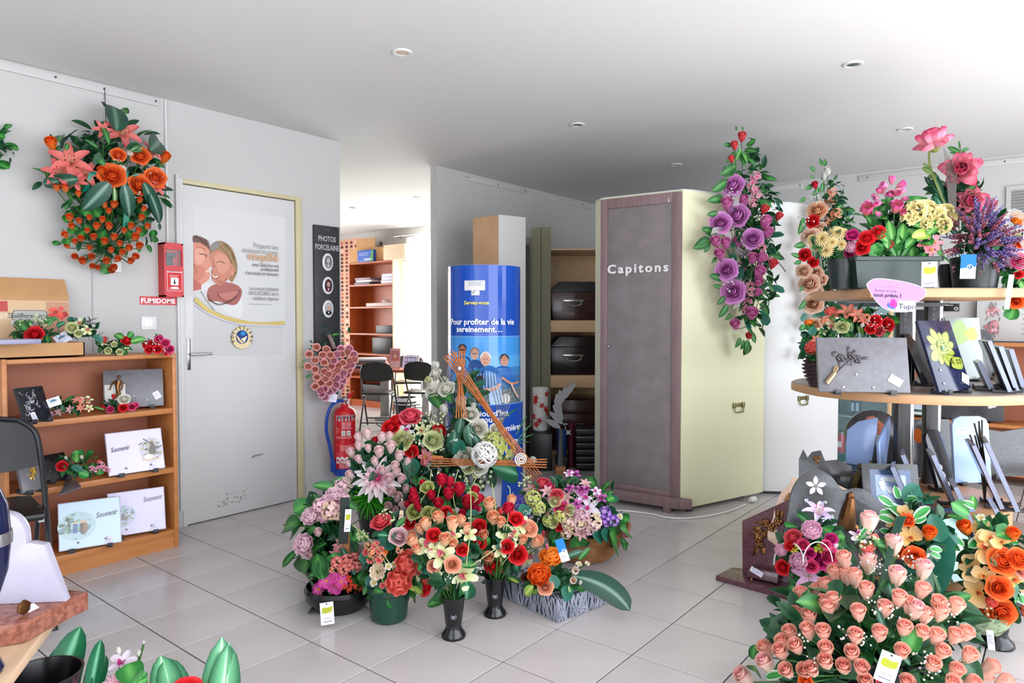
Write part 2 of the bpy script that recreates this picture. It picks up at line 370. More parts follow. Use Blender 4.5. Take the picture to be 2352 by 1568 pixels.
# flaked paint near the foot of the door
rr = random.Random(4); a = Art(lambda u, v, d: (u, WY+.004-d, v))
for k in range(46):
    x = 2.14+.2*rr.random()**.8; z = .07+.075*rr.random()*(1 if x > 2.2 else .5); wd = rr.uniform(.004, .02)
    a.poly([(x, z), (x+wd, z+rr.uniform(-.003, .004)), (x+wd*.9, z+.003), (x+.001, z+.003)], rr.choice(['#4c453e', '#7a6f62', '#5c564e']))
a.poly([(2.39, .345), (2.47, .352), (2.46, .36), (2.40, .358)], '#96938f').poly([(2.385, .34), (2.40, .344), (2.395, .352)], '#4c453e'); a.step = 0
a.put('paint_scuff', door)
dh = MB().box(1.985, 2.005, WY-.004, WY+.004, .925, 1.11, .002); dh.tube([(1.995, WY-.002, 1.018), (1.995, WY-.045, 1.018), (2.02, WY-.052, 1.018), (2.11, WY-.052, 1.018)], .008, 10)
ob('door_handle', dh, CHROME, door)
# big transparent poster on the door with print
DX = lambda px, py: (lambda q: (q.x, q.z))(onY(px, py, WY+.003))
a = Art(lambda u, v, d: (u, WY+.0035-d, v))
def PP(*pts): return [DX(x, y) for x, y in pts]
a.poly(PP((443, 470), (655, 500), (655, 820), (443, 815)), '#d3d3d1')
a.poly(PP((444, 670), (476, 700), (520, 727), (575, 742), (652, 744), (652, 817), (500, 816), (444, 814)), '#c9c9c7')
# his head in profile at the left edge, hers facing the viewer
a.blob(PP((444, 655), (474, 668), (500, 700), (540, 728), (556, 724), (556, 690), (540, 668), (505, 655), (470, 650)), '#dcdcda')
a.blob(PP((500, 692), (540, 700), (556, 672), (545, 655), (516, 648), (480, 660), (478, 690)), '#a9655e')
a.poly(PP((444, 546), (458, 544), (476, 556), (481, 572), (480, 586), (487, 606), (487, 612), (478, 616), (482, 628), (481, 640), (470, 650), (452, 660), (444, 666)), '#d9937c')
a.blob(PP((444, 541), (460, 543), (476, 553), (482, 575), (474, 566), (459, 557), (444, 556)), '#6e5149')
a.poly(PP((444, 640), (462, 652), (462, 664), (444, 668)), '#c06a5e')
a.line(PP((459, 590), (467, 592), (474, 590)), .005, '#7c4a40').line(PP((468, 628), (475, 622), (480, 622)), .005, '#f3e4dc').line(PP((456, 628), (452, 640), (452, 650)), .003, '#b56f5f')
a.blob(PP((481, 575), (487, 560), (500, 553), (515, 556), (532, 570), (542, 595), (545, 620), (538, 640), (528, 645), (500, 600), (484, 600)), '#9b7b58')
a.blob(PP((484, 572), (492, 556), (508, 556), (502, 566), (490, 575)), '#8d8988')
a.blob(PP((483, 585), (500, 575), (518, 585), (530, 605), (531, 628), (520, 645), (506, 655), (494, 650), (486, 640), (485, 622), (488, 615), (484, 600)), '#c98670')
a.blob(PP((531, 606), (540, 607), (538, 625), (531, 632)), '#d79a80')
a.line(PP((499, 612), (506, 610), (513, 613)), .005, '#6a3f38').line(PP((488, 613), (492, 611)), .004, '#6a3f38').line(PP((485, 631), (492, 638), (500, 634)), .008, '#f7ece6').line(PP((512, 650), (518, 640), (521, 636)), .003, '#a35f50')
a.blob(PP((446, 575), (462, 572), (470, 590), (462, 606), (448, 604)), '#e3a48e').blob(PP((448, 612), (466, 612), (470, 632), (456, 644), (446, 640)), '#cf846e').line(PP((449, 566), (462, 568), (472, 574)), .004, '#b8735f', True).line(PP((450, 560), (464, 561), (474, 568)), .003, '#b8735f', True).line(PP((444, 606), (450, 618), (448, 630)), .006, '#b5705e', True).line(PP((457, 583), (468, 584), (475, 588)), .007, '#7d564a', True)
a.blob(PP((490, 590), (506, 582), (522, 592), (526, 612), (514, 628), (500, 624)), '#d6967e').blob(PP((496, 640), (510, 646), (520, 640), (508, 653)), '#b87562').line(PP((496, 603), (505, 600), (515, 605)), .006, '#7a5a40', True).line(PP((487, 618), (486, 626), (490, 628)), .004, '#b0705c', True).line(PP((484, 631), (492, 640), (502, 634)), .003, '#8a4038', True).ell(*DX(535, 616), .012, .022, '#cf8c72')
for k in range(9): a.line(PP((498+k*3, 556+k), (516+k*2.6, 566+k*2.5), (528+k*1.6, 585+k*4), (533+k, 606+k*3)), .003, ('#b89868', '#86694a', '#cdb184', '#6f5640')[k % 4], True)
for k in range(5): a.line(PP((446+k*6, 543+k*1.5), (458+k*5, 548+k*2), (468+k*3, 556+k*3)), .003, ('#574038', '#86655a')[k % 2], True)
a.blob(PP((500, 676), (520, 690), (545, 676), (540, 668), (516, 672)), '#bd7a6e').line(PP((478, 688), (500, 700), (528, 692), (548, 674)), .003, '#4a3038', True)
a.line(PP((503, 560), (520, 576), (532, 600)), .006, '#c2a276').line(PP((512, 558), (530, 578), (540, 610)), .005, '#7d6248')
a.line(PP((459, 668), (472, 690), (490, 712)), .003, '#3a3a42').line(PP((474, 676), (486, 692), (504, 698), (530, 688), (550, 666)), .003, '#5b3c44', True)
a.line(PP((446, 686), (470, 708), (500, 724), (540, 736), (590, 744), (652, 741)), .024, '#cfb96a', True).line(PP((447, 700), (470, 716), (505, 732), (550, 744), (652, 749)), .008, '#cfcbe2', True)
for t, x, y, h, c, b in (("Préparer ses", 637, 574, .046, '#a9a5a2', .008), ("obsèques en toute", 637, 586, .046, '#a9a5a2', .008), ("tranquillité", 637, 601, .068, '#d3a988', .03), ("avec l’aide d’un vrai", 638, 615, .032, '#6f6c6a', .01), ("professionnel", 638, 624, .032, '#6f6c6a', .01), ("c’est simple et rassurant", 637, 634, .032, '#6f6c6a', .01),
                         ("Le contrat obsèques", 638, 668, .034, '#8d8986', .008), ("ROC•ECLERC est la", 638, 679, .034, '#8d8986', .008), ("meilleure réponse", 638, 690, .034, '#8d8986', .008)):
    u, v = DX(x, y); a.text(t, u, v, h, c, 'RIGHT', b, sx=.74)
u0, v0 = DX(570, 699); u1, _ = DX(638, 699); a.fake(u0, u1, v0, .006, '#a5a3a0', 1, seed=2)
# round emblem sticker with two birds
u, v = DX(553, 775); a.ell(u, v, .068, .07, '#dcc182', n=32).ell(u, v, .0665, .0685, '#e6d3a4', n=32).ell(u, v+.004, .042, .043, '#143d7c', n=28).ell(u+.006, v+.026, .017, .014, '#2f86c4')
a.blob([(u-.038, v+.016), (u-.02, v), (u-.008, v-.012), (u+.012, v-.008), (u+.018, v-.026), (u+.005, v-.036), (u-.012, v-.03), (u-.03, v-.01)], '#e8cf9c').blob([(u-.01, v-.012), (u+.016, v+.002), (u+.034, v+.008), (u+.02, v-.02), (u+.014, v-.032)], '#f0e2c4').line([(u-.016, v-.008), (u, v-.02), (u+.014, v-.032)], .005, '#143d7c')
for i, ch in enumerate("ROC•ECLERC"):
    t = R(200-i*24.5); a.text(ch, u+.055*math.cos(t)*1.0-.0, v+.055*math.sin(t)-.0, .026, '#3d3626', 'CENTER', .02, rot=math.degrees(t)-90)
a.step = .00002
pst = a.put('poster', door, label='see-through poster of a smiling couple with a round gold emblem below')
# ceiling spotlights on their grid
def spot(x, y):
    t = thing('ceiling_spotlight', '', 'ceiling light', T(x, y, 2.48))
    ob('trim_ring', MB().lathe([(.03, 0), (.03, -.006), (.042, -.008), (.047, -.004), (.047, 0)], 28), WHITEM, t)
    ob('reflector', MB().lathe([(.03, -.004), (.026, .0), (.0, .0)][:2]+[(.012, -.002), (0, -.002)], 20), CHROME, t)
    return t
for x, y, L in ((2.25, 2.46, 'round recessed spotlight nearest the hall door, left of the ceiling'), (3.74, .84, 'round recessed spotlight in the ceiling above the display stand, near the top right'),
                (3.78, 2.48, 'round recessed spotlight over the middle of the shop, in front of the tall cabinet'), (5.25, 2.49, 'small far spotlight just above the cabinet with lettering'),
                (5.22, .85, 'faint far spotlight left of the big lotus flower'), (4.98, 6.27, 'spotlight in the office ceiling, above the bookcase'), (4.99, 5.23, 'spotlight in the office ceiling, beside the white pillar')):
    spot(x, y)['label'] = L
# ================================================================ FURNITURE AND FITTINGS
# ---- orange bookcase against the left wall
BX0, BX1, BY0, BY1 = .985, 1.762, 3.705, 4.02
bk = thing('bookcase', 'low orange wooden bookcase with four levels left of the poster door', 'bookcase', T((BX0+BX1)/2, (BY0+BY1)/2, 0))
iv = T(-(BX0+BX1)/2, -(BY0+BY1)/2, 0)
for x in (BX0, BX1-.02): ob('side_panel', MB().box(x, x+.02, BY0, BY1, 0, 1.045, .002), ORWOOD, bk, iv)
ob('back_panel', MB().box(BX0+.02, BX1-.02, BY1-.008, BY1, .06, 1.02), BACKW, bk, iv)
ob('top_panel', MB().box(BX0+.02, BX1-.02, BY0+.002, BY1-.008, 1.021, 1.042, .002), ORWOOD, bk, iv)
SHZ = (.098, .434, .752, 1.042)
for z in SHZ[:3]: ob('shelf', MB().box(BX0+.02, BX1-.02, BY0+.004, BY1-.008, z-.028, z, .002), ORWOOD, bk, iv)
ob('plinth', MB().box(BX0+.02, BX1-.02, BY0+.012, BY0+.03, 0, .07), ORWOOD, bk, iv)
# ---- generic leaning plaque: front face towards -y, foot at the origin
def stand_frame(P, yaw, lean): return T(P) @ Rz(yaw) @ Rx(-lean)
def plaque(name, label, cat, P, yaw, lean, w, h, t, m, draw=None, outline=None, feet=True, edge=None, group=None, z0=.012, printm=None):
    r = thing(name, label, cat, T(P) @ Rz(yaw), group); M = T(0, 0, z0 if feet else 0) @ Rx(-lean)
    pts = outline or [(-w/2, 0), (w/2, 0), (w/2, h), (-w/2, h)]
    mb = MB(); mb.prism(pts, -t, 0, M=M @ Matrix(((1, 0, 0, 0), (0, 0, -1, 0), (0, 1, 0, 0), (0, 0, 0, 1))) , bev=.0015)
    ob('slab', mb, m, r)
    if feet:
        for s in (-.3, .3): ob('stand_foot', MB().box(s*w-.012, s*w+.012, -.02, t+.05, 0, z0, .001).box(s*w-.012, s*w+.012, -.02, -.015, 0, .022).box(s*w-.01, s*w+.01, t+.045, t+.05, 0, .02), DKGREY, r)
    if draw:
        a = Art(); draw(a, w, h); a.put('engraving', r, M, printm or GLOSSP)
    r['_M'] = 0; del r['_M']; return r, M
def px_plaque(bl, br, ytop, lean=12, **k):
    """foot corners given as (pixel x, pixel y, depth) in the photograph"""
    A, B = at(*bl), at(*br); P = (A+B)/2; d = B-A; yaw = math.degrees(math.atan2(d.y, d.x)); w = math.hypot(d.x, d.y)
    D = depth(P); u, v, _ = proj(P); h = (v-ytop)/FPX*D/math.cos(R(lean))*1.0
    return P, yaw, lean, w, h
def studs(r, M, pts, m=CHROME, s=.006):
    for x, z in pts: ob('stud', MB().ball((0, 0, 0), (s, s*.7, s), 8), m, r, M @ T(x, -.002, z))
def tag_art(a, w, h, kind):
    if kind == 'green':
        a.rect(-w/2, 0, w/2, h, '#eceaf4').blob([(-w*.36, h*.55), (-w*.3, h*.78), (w*.1, h*.76), (w*.38, h*.8), (w*.36, h*.58), (0, h*.52)], '#b3b834').ell(0, h*.93, w*.06, w*.06, '#3a3a3a', n=10)
        a.fake(-w*.25, w*.3, h*.3, h*.025, '#8a8a99', 2, seed=3).rect(-w*.3, h*.12, w*.32, h*.17, '#9a9aa8')
    elif kind == 'blue':
        a.rect(-w/2, 0, w/2, h, '#dcdbe4').poly([(-w/2, h*.42), (w/2, h*.5), (w/2, h), (-w/2, h)], '#1b78c2').ell(w*.12, h*.48, w*.2, w*.2, '#e8e8ee', n=14).ell(w*.12, h*.48, w*.15, w*.15, '#1b5f9c', n=12).ell(w*.1, h*.49, w*.06, w*.08, '#e8d49c', n=8).fake(-w*.3, w*.25, h*.26, h*.03, '#8a8aa5', 3, seed=5)
    else:
        a.rect(-w/2, 0, w/2, h, '#e4e2f0').fake(-w*.34, w*.34, h*.72, h*.06, '#8f8fb0', 5, seed=7).ell(-w*.3, h*.88, w*.05, w*.05, '#4a6b8a', n=8)
        if kind == 'blueprint': a.blob([(-w*.3, h*.6), (-w*.05, h*.86), (w*.3, h*.62), (w*.05, h*.55)], '#6b86a8').blob([(-w*.2, h*.62), (0, h*.72), (w*.2, h*.6)], '#3f6a72')
def card(parent, M, w, h, kind='plain', name='price_tag'):
    """a small paper tag: thin card with print on its front"""
    o = ob(name, MB().box(-w/2, w/2, 0, .0008, 0, h), mat('paper', '#e6e4f0', .6), parent, M)
    a = Art(step=.00012); tag_art(a, w, h, kind); a.put('tag_print', o); return o
def facecam(P, roll=0, tilt=0):
    """upright frame at P whose -y side looks at the room's middle"""
    d = Vector(P)-CAM; return T(P) @ Rz(-math.degrees(math.atan2(d.x, d.y))) @ Rx(tilt) @ Ry(roll)
def relief_spray(r, M, pts, m, s, seed=0, stem=None):
    """cast metal roses and leaves standing proud of a slab"""
    q = random.Random(seed); mb = MB()
    for x, z in pts:
        for k in range(5):
            t = k*1.26+q.random(); mb.ball((x+s*.55*math.cos(t), -s*.25, z+s*.55*math.sin(t)), (s*.5, s*.3, s*.5), 6)
        mb.ball((x, -s*.45, z), (s*.4, s*.35, s*.4), 7)
        for k in range(3):
            t = q.random()*6.28; mb.ball((x+s*1.5*math.cos(t), -s*.12, z+s*1.5*math.sin(t)), (s*.75*abs(math.cos(t))+s*.25, s*.15, s*.75*abs(math.sin(t))+s*.25), 6)
    if stem: mb.tube([(x, -s*.25, z) for x, z in stem], s*.16, 5)
    return ob('relief', mb, m, r, M)
def tiny_scene(a, u, v, rx, ry, cols, seed):
    q = random.Random(seed)
    for k in range(46):
        t = q.random()*6.28; d = q.random()**.6; sx = q.uniform(.06, .2); c = q.choice(cols)
        a.blob([(u+rx*d*math.cos(t)+rx*sx*math.cos(j*1.257)*q.uniform(.6, 1.5), v+ry*d*math.sin(t)+ry*sx*.8*math.sin(j*1.257)*q.uniform(.6, 1.4)) for j in range(5)], c, 3)
# plaques on the bookcase: three white 'Souvenir' plates
def souv(scene, tx, tz, bg, cols, seed, fig):
    def d(a, w, h):
        a.step = .00006; a.rect(-w/2+.004, .004, w/2-.004, h-.004, bg); a.blob([(scene[0]+scene[2]*1.15*math.cos(t), scene[1]+scene[3]*1.15*math.sin(t)) for t in [k*.785 for k in range(8)]], mixhex(bg, cols[0], .25))
        tiny_scene(a, *scene, cols, seed); fig(a, *scene); a.text('Souvenir', tx, tz, h*.16, '#4a2f4a', 'LEFT', .008, .28, 4, sx=.72)
        for x in (-.2, .24): a.ell(x*w, h*.13, .006, .005, '#2c2c34', n=8)
    return d
def mixhex(a, b, t): return '#'+''.join('%02x' % int(int(a[i:i+2], 16)*(1-t)+int(b[i:i+2], 16)*t) for i in (1, 3, 5))
def hunter(a, u, v, rx, ry):
    a.blob([(u-.005, v+.02), (u+.02, v+.02), (u+.018, v-.02), (u-.012, v-.02)], '#5a5648').ell(u+.006, v+.032, .009, .01, '#7a6a58').line([(u-.035, v+.06), (u+.012, v+.022)], .004, '#4a4440').line([(u-.06, v+.03), (u-.05, v+.036), (u-.04, v+.04)], .004, '#3a3a30')
    a.blob([(u-.04, v-.03), (u-.02, v-.022), (u+.004, v-.03), (u, v-.045), (u-.034, v-.045)], '#f0f0ee').rect(u-.05, v-.052, u+.035, v-.046, '#d0b48c')
def couple(a, u, v, rx, ry):
    for x, c in ((-.008, '#4a6a9a'), (.02, '#5a4a44'), (.034, '#8a6a4a')): a.blob([(u+x-.008, v-.03), (u+x-.006, v+.01), (u+x+.006, v+.01), (u+x+.009, v-.03)], c).ell(u+x, v+.017, .006, .007, '#d8b090')
    a.line([(u-.04, v+.05), (u-.03, v), (u-.035, v-.03)], .006, '#5a5a4a')
def boat(a, u, v, rx, ry): a.blob([(u-.03, v-.01), (u+.03, v-.004), (u+.05, v+.006), (u+.02, v-.018), (u-.02, v-.02)], '#6a5a50').ell(u-.01, v, .008, .012, '#3a5a9a').ell(u+.01, v+.002, .007, .01, '#6a4a3a')
PLW, PLT = WHSTONE, .012
for nm, bl, br, yt, lean, args, lab in (
    ('memorial_plaque', (250, 1073, 3.42), (380, 1068, 3.62), 977, 14, ((.075, .105, .05, .055), -.115, .115, '#d6cfe8', ['#7a8068', '#98947c', '#8a8a84', '#b8a98c', '#5e6250'], 3, hunter), 'white Souvenir plaque with a hunter and dog, on the second shelf from the bottom'),
    ('memorial_plaque', (250, 1228, 3.52), (382, 1213, 3.68), 1124, 12, ((-.075, .1, .06, .05), .03, .155, '#cfc9e6', ['#7a98a8', '#8fb0a8', '#a8a488', '#9ab4c8', '#6a7f60'], 5, boat), 'rear white Souvenir plaque with boaters on water, at the bottom right of the bookcase'),
    ('memorial_plaque', (135, 1270, 3.31), (280, 1240, 3.46), 1152, 16, ((-.055, .11, .07, .06), .025, .135, '#c4dbee', ['#6f9a78', '#8fb090', '#7c9ab0', '#a8c0b8', '#55705a'], 7, couple), 'front pale blue Souvenir plaque with a couple in a garden, on the bottom shelf')):
    P, yaw, lean, W_, H_ = px_plaque(bl, br, yt, lean); P.z = SHZ[1]+.001 if bl[1] < 1100 else SHZ[0]+.001
    r, M = plaque(nm, lab, 'plaque', P, yaw, lean, W_, H_, PLT, PLW, souv(*args), printm=GLOSSP, edge=1)
    card(r, M @ T(W_*.26, -.003, .0) @ Ry(18), .03, .04)
# upper shelf: grey granite with a bronze player on a pale tile; black engraved slab
def d1(a, w, h): a.rect(-w*.48, h*.18, -w*.14, h*.62, '#b6b2ae').rect(-w*.47, h*.19, -w*.15, h*.61, '#c9c6c0')
P, yaw, lean, W_, H_ = px_plaque((238, 932, 3.55), (376, 925, 3.69), 843, 10); P.z = SHZ[2]+.001
r, M = plaque('memorial_plaque', 'grey granite plaque with a bronze bowls player, on the upper shelf of the bookcase', 'plaque', P, yaw, lean, W_, H_, .02, GRAN_G, d1)
fb = MB(); s = H_
for p, q in (((0, .40), (.0, .66)),): pass
def limb(mb, pts, r0, r1): mb.tube([p.to_tuple() for p in cr(pts, False, 4)], lambda t: r0+(r1-r0)*t, 7)
x0 = -W_*.27; limb(fb, [(x0+.004, -.01, s*.42), (x0, -.012, s*.54), (x0+.006, -.012, s*.70)], .008, .013); fb.ball((x0+.008, -.014, s*.81), (.008, .009, .01), 8)
limb(fb, [(x0+.001, -.01, s*.45), (x0-.004, -.014, s*.34), (x0+.002, -.012, s*.22)], .008, .005); limb(fb, [(x0+.006, -.01, s*.45), (x0+.01, -.012, s*.34), (x0+.008, -.012, s*.22)], .008, .005)
limb(fb, [(x0, -.012, s*.72), (x0-.022, -.016, s*.64), (x0-.032, -.018, s*.52)], .006, .004); limb(fb, [(x0+.012, -.012, s*.71), (x0+.022, -.014, s*.58), (x0+.016, -.016, s*.46)], .006, .004); fb.ball((x0-.034, -.018, s*.5), .006, 7)
ob('bronze_figure', fb, BRONZE, r, M); card(r, M @ T(W_*.42, -.003, H_*.2) @ Ry(-28), .032, .04); studs(r, M, ((0, .06), (.06, .035)), s=.004)
def dw(seed, n, col, cx=0, cz=.5, sp=.3):
    def d(a, w, h):
        q = random.Random(seed); a.step = .00005
        for k in range(n):
            x, z = w*(cx+q.uniform(-sp, sp)), h*(cz+q.uniform(-sp, sp)); pts = [(x, z)]
            for j in range(4): pts.append((pts[-1][0]+w*q.uniform(-.09, .09), pts[-1][1]+h*q.uniform(-.08, .08)))
            a.line(pts, w*.014, col, True)
    return d
P, yaw, lean, W_, H_ = px_plaque((66, 955, 3.1), (114, 941, 3.2), 872, 20); P.z = SHZ[2]+.001
r, M = plaque('memorial_plaque', 'black plaque engraved with white line figures, leaning at the left end of the upper shelf', 'plaque', P, yaw, lean, .13, H_, .02, GRAN_B, dw(11, 26, '#b9b9be', -.1, .55, .25)); card(r, M @ T(-.02, -.003, 0) @ Ry(-8), .025, .04)
P, yaw, lean, W_, H_ = px_plaque((58, 1120, 3.1), (104, 1111, 3.18), 1042, 18); P.z = SHZ[1]+.001
r, M = plaque('memorial_plaque', 'grey stone plaque with a small gilt figure, behind the black folding chair', 'plaque', P, yaw, lean, .105, H_, .02, GRAN_G); relief_spray(r, M, ((0, H_*.62), (.006, H_*.48)), GOLD, .011, 3, ((0, H_*.5), (.004, H_*.3))); dw(12, 8, '#3a3638')
P, yaw, lean, W_, H_ = px_plaque((104, 1102, 3.3), (165, 1092, 3.42), 1037, 14); P.z = SHZ[1]+.001
r, M = plaque('memorial_plaque', 'plain black plaque lying back behind the posy with one red rose', 'plaque', P, yaw, 24, W_, H_, .015, GRAN_B); studs(r, M, ((-.03, .045),), s=.003)
# ---- cardboard display box on the bookcase
bx = thing('display_box', 'cardboard counter display box with a red carnation print, on top of the bookcase', 'box', T(1.17, 3.85, 1.047))
X0, X1 = -.24, .155; ob('tray', MB().box(X0, X1, -.135, -.13, 0, .066).box(X0, X1, .1, .105, 0, .066).box(X0, X0+.005, -.135, .105, 0, .066).box(X1-.005, X1, -.135, .105, 0, .066).box(X0, X1, -.135, .105, 0, .005), CARD, bx)
Mh = T(.065, .1, .0) @ Rx(-4)
ob('header_card', MB().box(-.22, .112, 0, .005, 0, .295), CARD, bx, Mh)
ob('lid_flap', MB().box(-.22, .112, 0, .004, 0, .1, M=T(0, 0, .295) @ Rx(-26)), CARD, bx, Mh)
a = Art(step=.0001); a.rect(-.22, .0, .112, .27, '#cbaa84').rect(.01, .0, .11, .265, '#b98768')
a.rect(-.22, .215, -.15, .265, '#b03a34').text('Soliflores Inox', -.055, .185, .034, '#3f4448', 'CENTER', .01).text('Soliflores Inox', -.055, .185, .001, '#3f4448')
a.poly([(-.135, .175), (-.125, .155), (-.06, .138), (.005, .155), (.016, .175), (.016, .205), (.004, .222), (-.125, .222), (-.135, .205)], '#4c5256').poly([(-.132, .176), (-.122, .158), (-.06, .142), (.003, .158), (.013, .177), (.013, .203), (.002, .219), (-.123, .219), (-.132, .203)], '#a9a9a2').text('Soliflores Inox', -.06, .185, .032, '#2d3236', 'CENTER', .012, sx=.85).text('Adhésif', -.06, .155, .034, '#2d3236', 'CENTER', .012)
a.text('Cartouchette', -.05, .105, .03, '#5e4a36', 'CENTER', .008).fake(-.11, .0, .09, .008, '#6e5a46', 4, seed=9).fake(-.2, -.14, .2, .006, '#eddccc', 3, seed=8)
a.line([(.058, .185), (.06, .12), (.056, .05)], .006, '#4f7a3c', True)
q = random.Random(5)
for k in range(26): t = q.random()*6.28; d = q.random(); a.ell(.058+.042*d*math.cos(t), .205+.03*d*math.sin(t), .012, .01, q.choice(['#c8281e', '#d84030', '#a81a16', '#e05038']), n=8)
a.blob([(.02, .01), (.04, .05), (.06, .02)], '#4f7a3c').blob([(.06, .03), (.09, .05), (.1, .02)], '#5c8a44')
a.put('header_print', bx, Mh)
# ---- wall fittings left of the door
fm = thing('smoke_vent_box', 'tall red smoke vent release box on the wall beside the door', 'alarm box', T(1.888, WY, 1.352)); D_ = .075
b = MB().box(-.062, -.053, -D_, 0, 0, .305).box(.037, .046, -D_, 0, 0, .305).box(-.062, .046, -D_, 0, 0, .009).box(-.062, .046, -D_, 0, .296, .305).box(-.053, .037, -.03, 0, .009, .296).box(-.053, .037, -D_, -.03, .009, .175).box(-.053, .037, -D_, -.03, .268, .296)
ob('housing', b, RED, fm); ob('break_glass', MB().box(-.05, .034, -.072, -.07, .175, .268), GLASSM, fm); ob('lever', MB().box(-.04, .0, -.05, -.03, .18, .225, .003).box(-.042, .014, -.06, -.03, .225, .25, .004), DKGREY, fm)
a = Art(); a.rect(-.047, .032, .037, .145, '#e8e0e0').rect(-.045, .034, .035, .138, '#c81822').rect(-.028, .066, .016, .108, '#e8e8e8').line([(-.006, .1), (-.006, .078)], .006, '#222').poly([(-.016, .084), (.004, .084), (-.006, .07)], '#222').fake(-.04, .03, .142, .004, '#222', 1).fake(-.035, .025, .12, .005, '#f0c8c8', 2, seed=4).blob([(-.035, .05), (-.01, .045), (.02, .048), (.0, .058)], '#f0e8e8').fake(-.04, .03, .04, .004, '#f0c8c8', 1); a.put('instruction_label', fm, T(0, -D_, 0))
sg = ob('smoke_vent_sign', MB().box(1.722, 1.925, WY-.003, WY, 1.306, 1.354), RED); tg(sg, 'small red sign with white capitals FUMIDOME above the light switch', 'sign')
Art().text('FUMIDOME', 1.823, 1.316, .038, '#f4ecec', 'CENTER', .035).put('lettering', sg, T(0, WY-.003, 0))
sw = thing('light_switch', 'square white light switch on the wall under the red sign', 'light switch', T(1.768, WY, 1.165))
ob('switch_plate', MB().box(-.042, .042, -.009, 0, 0, .075, .003), WHITEP, sw); ob('rocker', MB().box(-.026, .02, -.0125, -.009, .015, .058, .001), mat('bright_white_plastic', '#f3f3f1', .3), sw)
th = thing('thermostat', 'small white wall control box under the orange wall spray', 'thermostat', T(1.582, WY, 1.478)); ob('case', MB().box(-.038, .04, -.022, 0, 0, .058, .003), WHITEP, th); ob('slider_slot', MB().box(-.016, .016, -.0226, -.02, .02, .024).box(-.012, .014, -.0226, -.02, .032, .034), DKGREY, th)
# ---- black porcelain photo plaque
pp = thing('photo_plaque', 'long black plaque of three oval porcelain portraits on the wall end', 'plaque', T(2.967, WY, 1.0))
ob('board', MB().box(-.104, .104, -.022, 0, 0, .872, .002), mat('black_slate', '#2b2b2d', .5, col2='#38383a', scale=60), pp)
a = Art(lambda u, v, d: (u, -.022-d, v)); a.text('PHOTOS', 0, .765, .052, '#c9c9c9', 'CENTER', .006, sx=.72).text('PORCELAINE', 0, .705, .052, '#c9c9c9', 'CENTER', .006, sx=.66).line([(-.008, .835), (-.004, .85), (.008, .852), (.01, .838)], .003, '#8a8a8a')
def portrait(z, skin, hair, coat, bg):
    o = ob('portrait', MB().lathe([(.044, 0), (.044, .004), (.038, .007), (0, .008)], 28, M=T(.002, -.022, z) @ Rx(90) @ Sc(1, 1.38, 1)), mat('porcelain', '#dcdcdc', .15), pp)
    b = Art(lambda u, v, d: (u+.002, -.0305-d, v+z), .0001); b.ell(0, 0, .032, .045, bg, n=24).blob([(-.024, -.034), (-.02, -.018), (0, -.012), (.02, -.018), (.024, -.034), (0, -.044)], coat).poly([(-.006, -.02), (.006, -.02), (0, -.036)], '#e8e8e8').ell(0, .008, .013, .018, skin).blob([(-.014, .01), (-.012, .026), (0, .032), (.012, .026), (.014, .01), (.008, .022), (-.008, .022)], hair).ell(-.005, .009, .0018, .0012, '#3a2a24', n=6).ell(.005, .009, .0018, .0012, '#3a2a24', n=6).line([(-.004, -.001), (0, -.003), (.004, -.001)], .0015, '#8a4a40'); b.put('portrait_print', o)
portrait(.622, '#b9b7b4', '#8d8b89', '#8a8886', '#6f6e6d'); portrait(.459, '#c79a86', '#5a2c28', '#5c2436', '#3c2a2e'); portrait(.297, '#cf9d84', '#c8c2bc', '#1d1d22', '#a9a9ab')
a.put('lettering', pp); ob('holding_screw', MB().ball((0, -.024, .8), .004, 6), CHROME, pp)
# ---- fire extinguisher hanging on the wall
ex = thing('fire_extinguisher', 'red fire extinguisher with blue base and hose hanging on the wall', 'fire extinguisher', T(3.045, WY-.1, .135))
ob('cylinder', MB().lathe([(.0, .03), (.077, .03), (.077, .415), (.073, .44), (.06, .462), (.036, .475), (.026, .482), (.026, .498)], 32), RED, ex)
ob('base_skirt', MB().lathe([(.0, 0), (.074, 0), (.082, .012), (.082, .05), (.078, .052)], 32), BLUEP, ex)
ob('valve', MB().lathe([(.016, .495), (.016, .52), (.022, .525), (.022, .54), (.012, .55)], 16).ball((.0, -.025, .527), (.012, .006, .012), 10), CHROME, ex)
ob('lever', MB().prism([(-.02, .53), (.02, .545), (.075, .585), (.07, .57), (.03, .53), (-.015, .51)], -.012, .012, M=Rx(90)), RED, ex)
ob('hose', MB().tube(cr([(-.015, 0, .52), (-.06, 0, .52), (-.115, 0, .49), (-.14, .01, .42), (-.14, .02, .32), (-.115, .02, .22), (-.095, .02, .12), (-.09, .02, .06)], False, 5), .0115, 10), BLUEP, ex)
ob('hose_nozzle', MB().lathe([(.012, 0), (.016, .05), (.013, .07)], 12, M=T(-.09, .02, .045)).box(-.105, -.07, -.0, .03, .03, .1, .004), BLUEP, ex)
ob('wall_bracket', MB().box(-.02, .02, .07, .1, .3, .36), DKGREY, ex)
def cyl(u, v, d, r=.0772): t = u/r-R(51); return ((r+d)*math.sin(t), -(r+d)*math.cos(t), v)
a = Art(cyl, .0002); a.rect(-.045, .385, .095, .424, '#c9c5c8', 6); a.text('EXTINCTEUR', -.038, .402, .027, '#4a2020', 'LEFT', .03).text('A POUDRE ABC', -.01, .389, .012, '#4a2020', 'LEFT', .02)
a.fake(-.0, .08, .37, .006, '#f0d0d0', 5, seed=2); a.line([(-.045, .38), (-.045, .25), (.09, .25)], .002, '#f0c8c8')
for i in range(2): a.rect(-.005+i*.035, .285, .022+i*.035, .318, '#ece8e4').line([(.0+i*.035, .29), (.012+i*.035, .312), (.018+i*.035, .296)], .004, '#333')
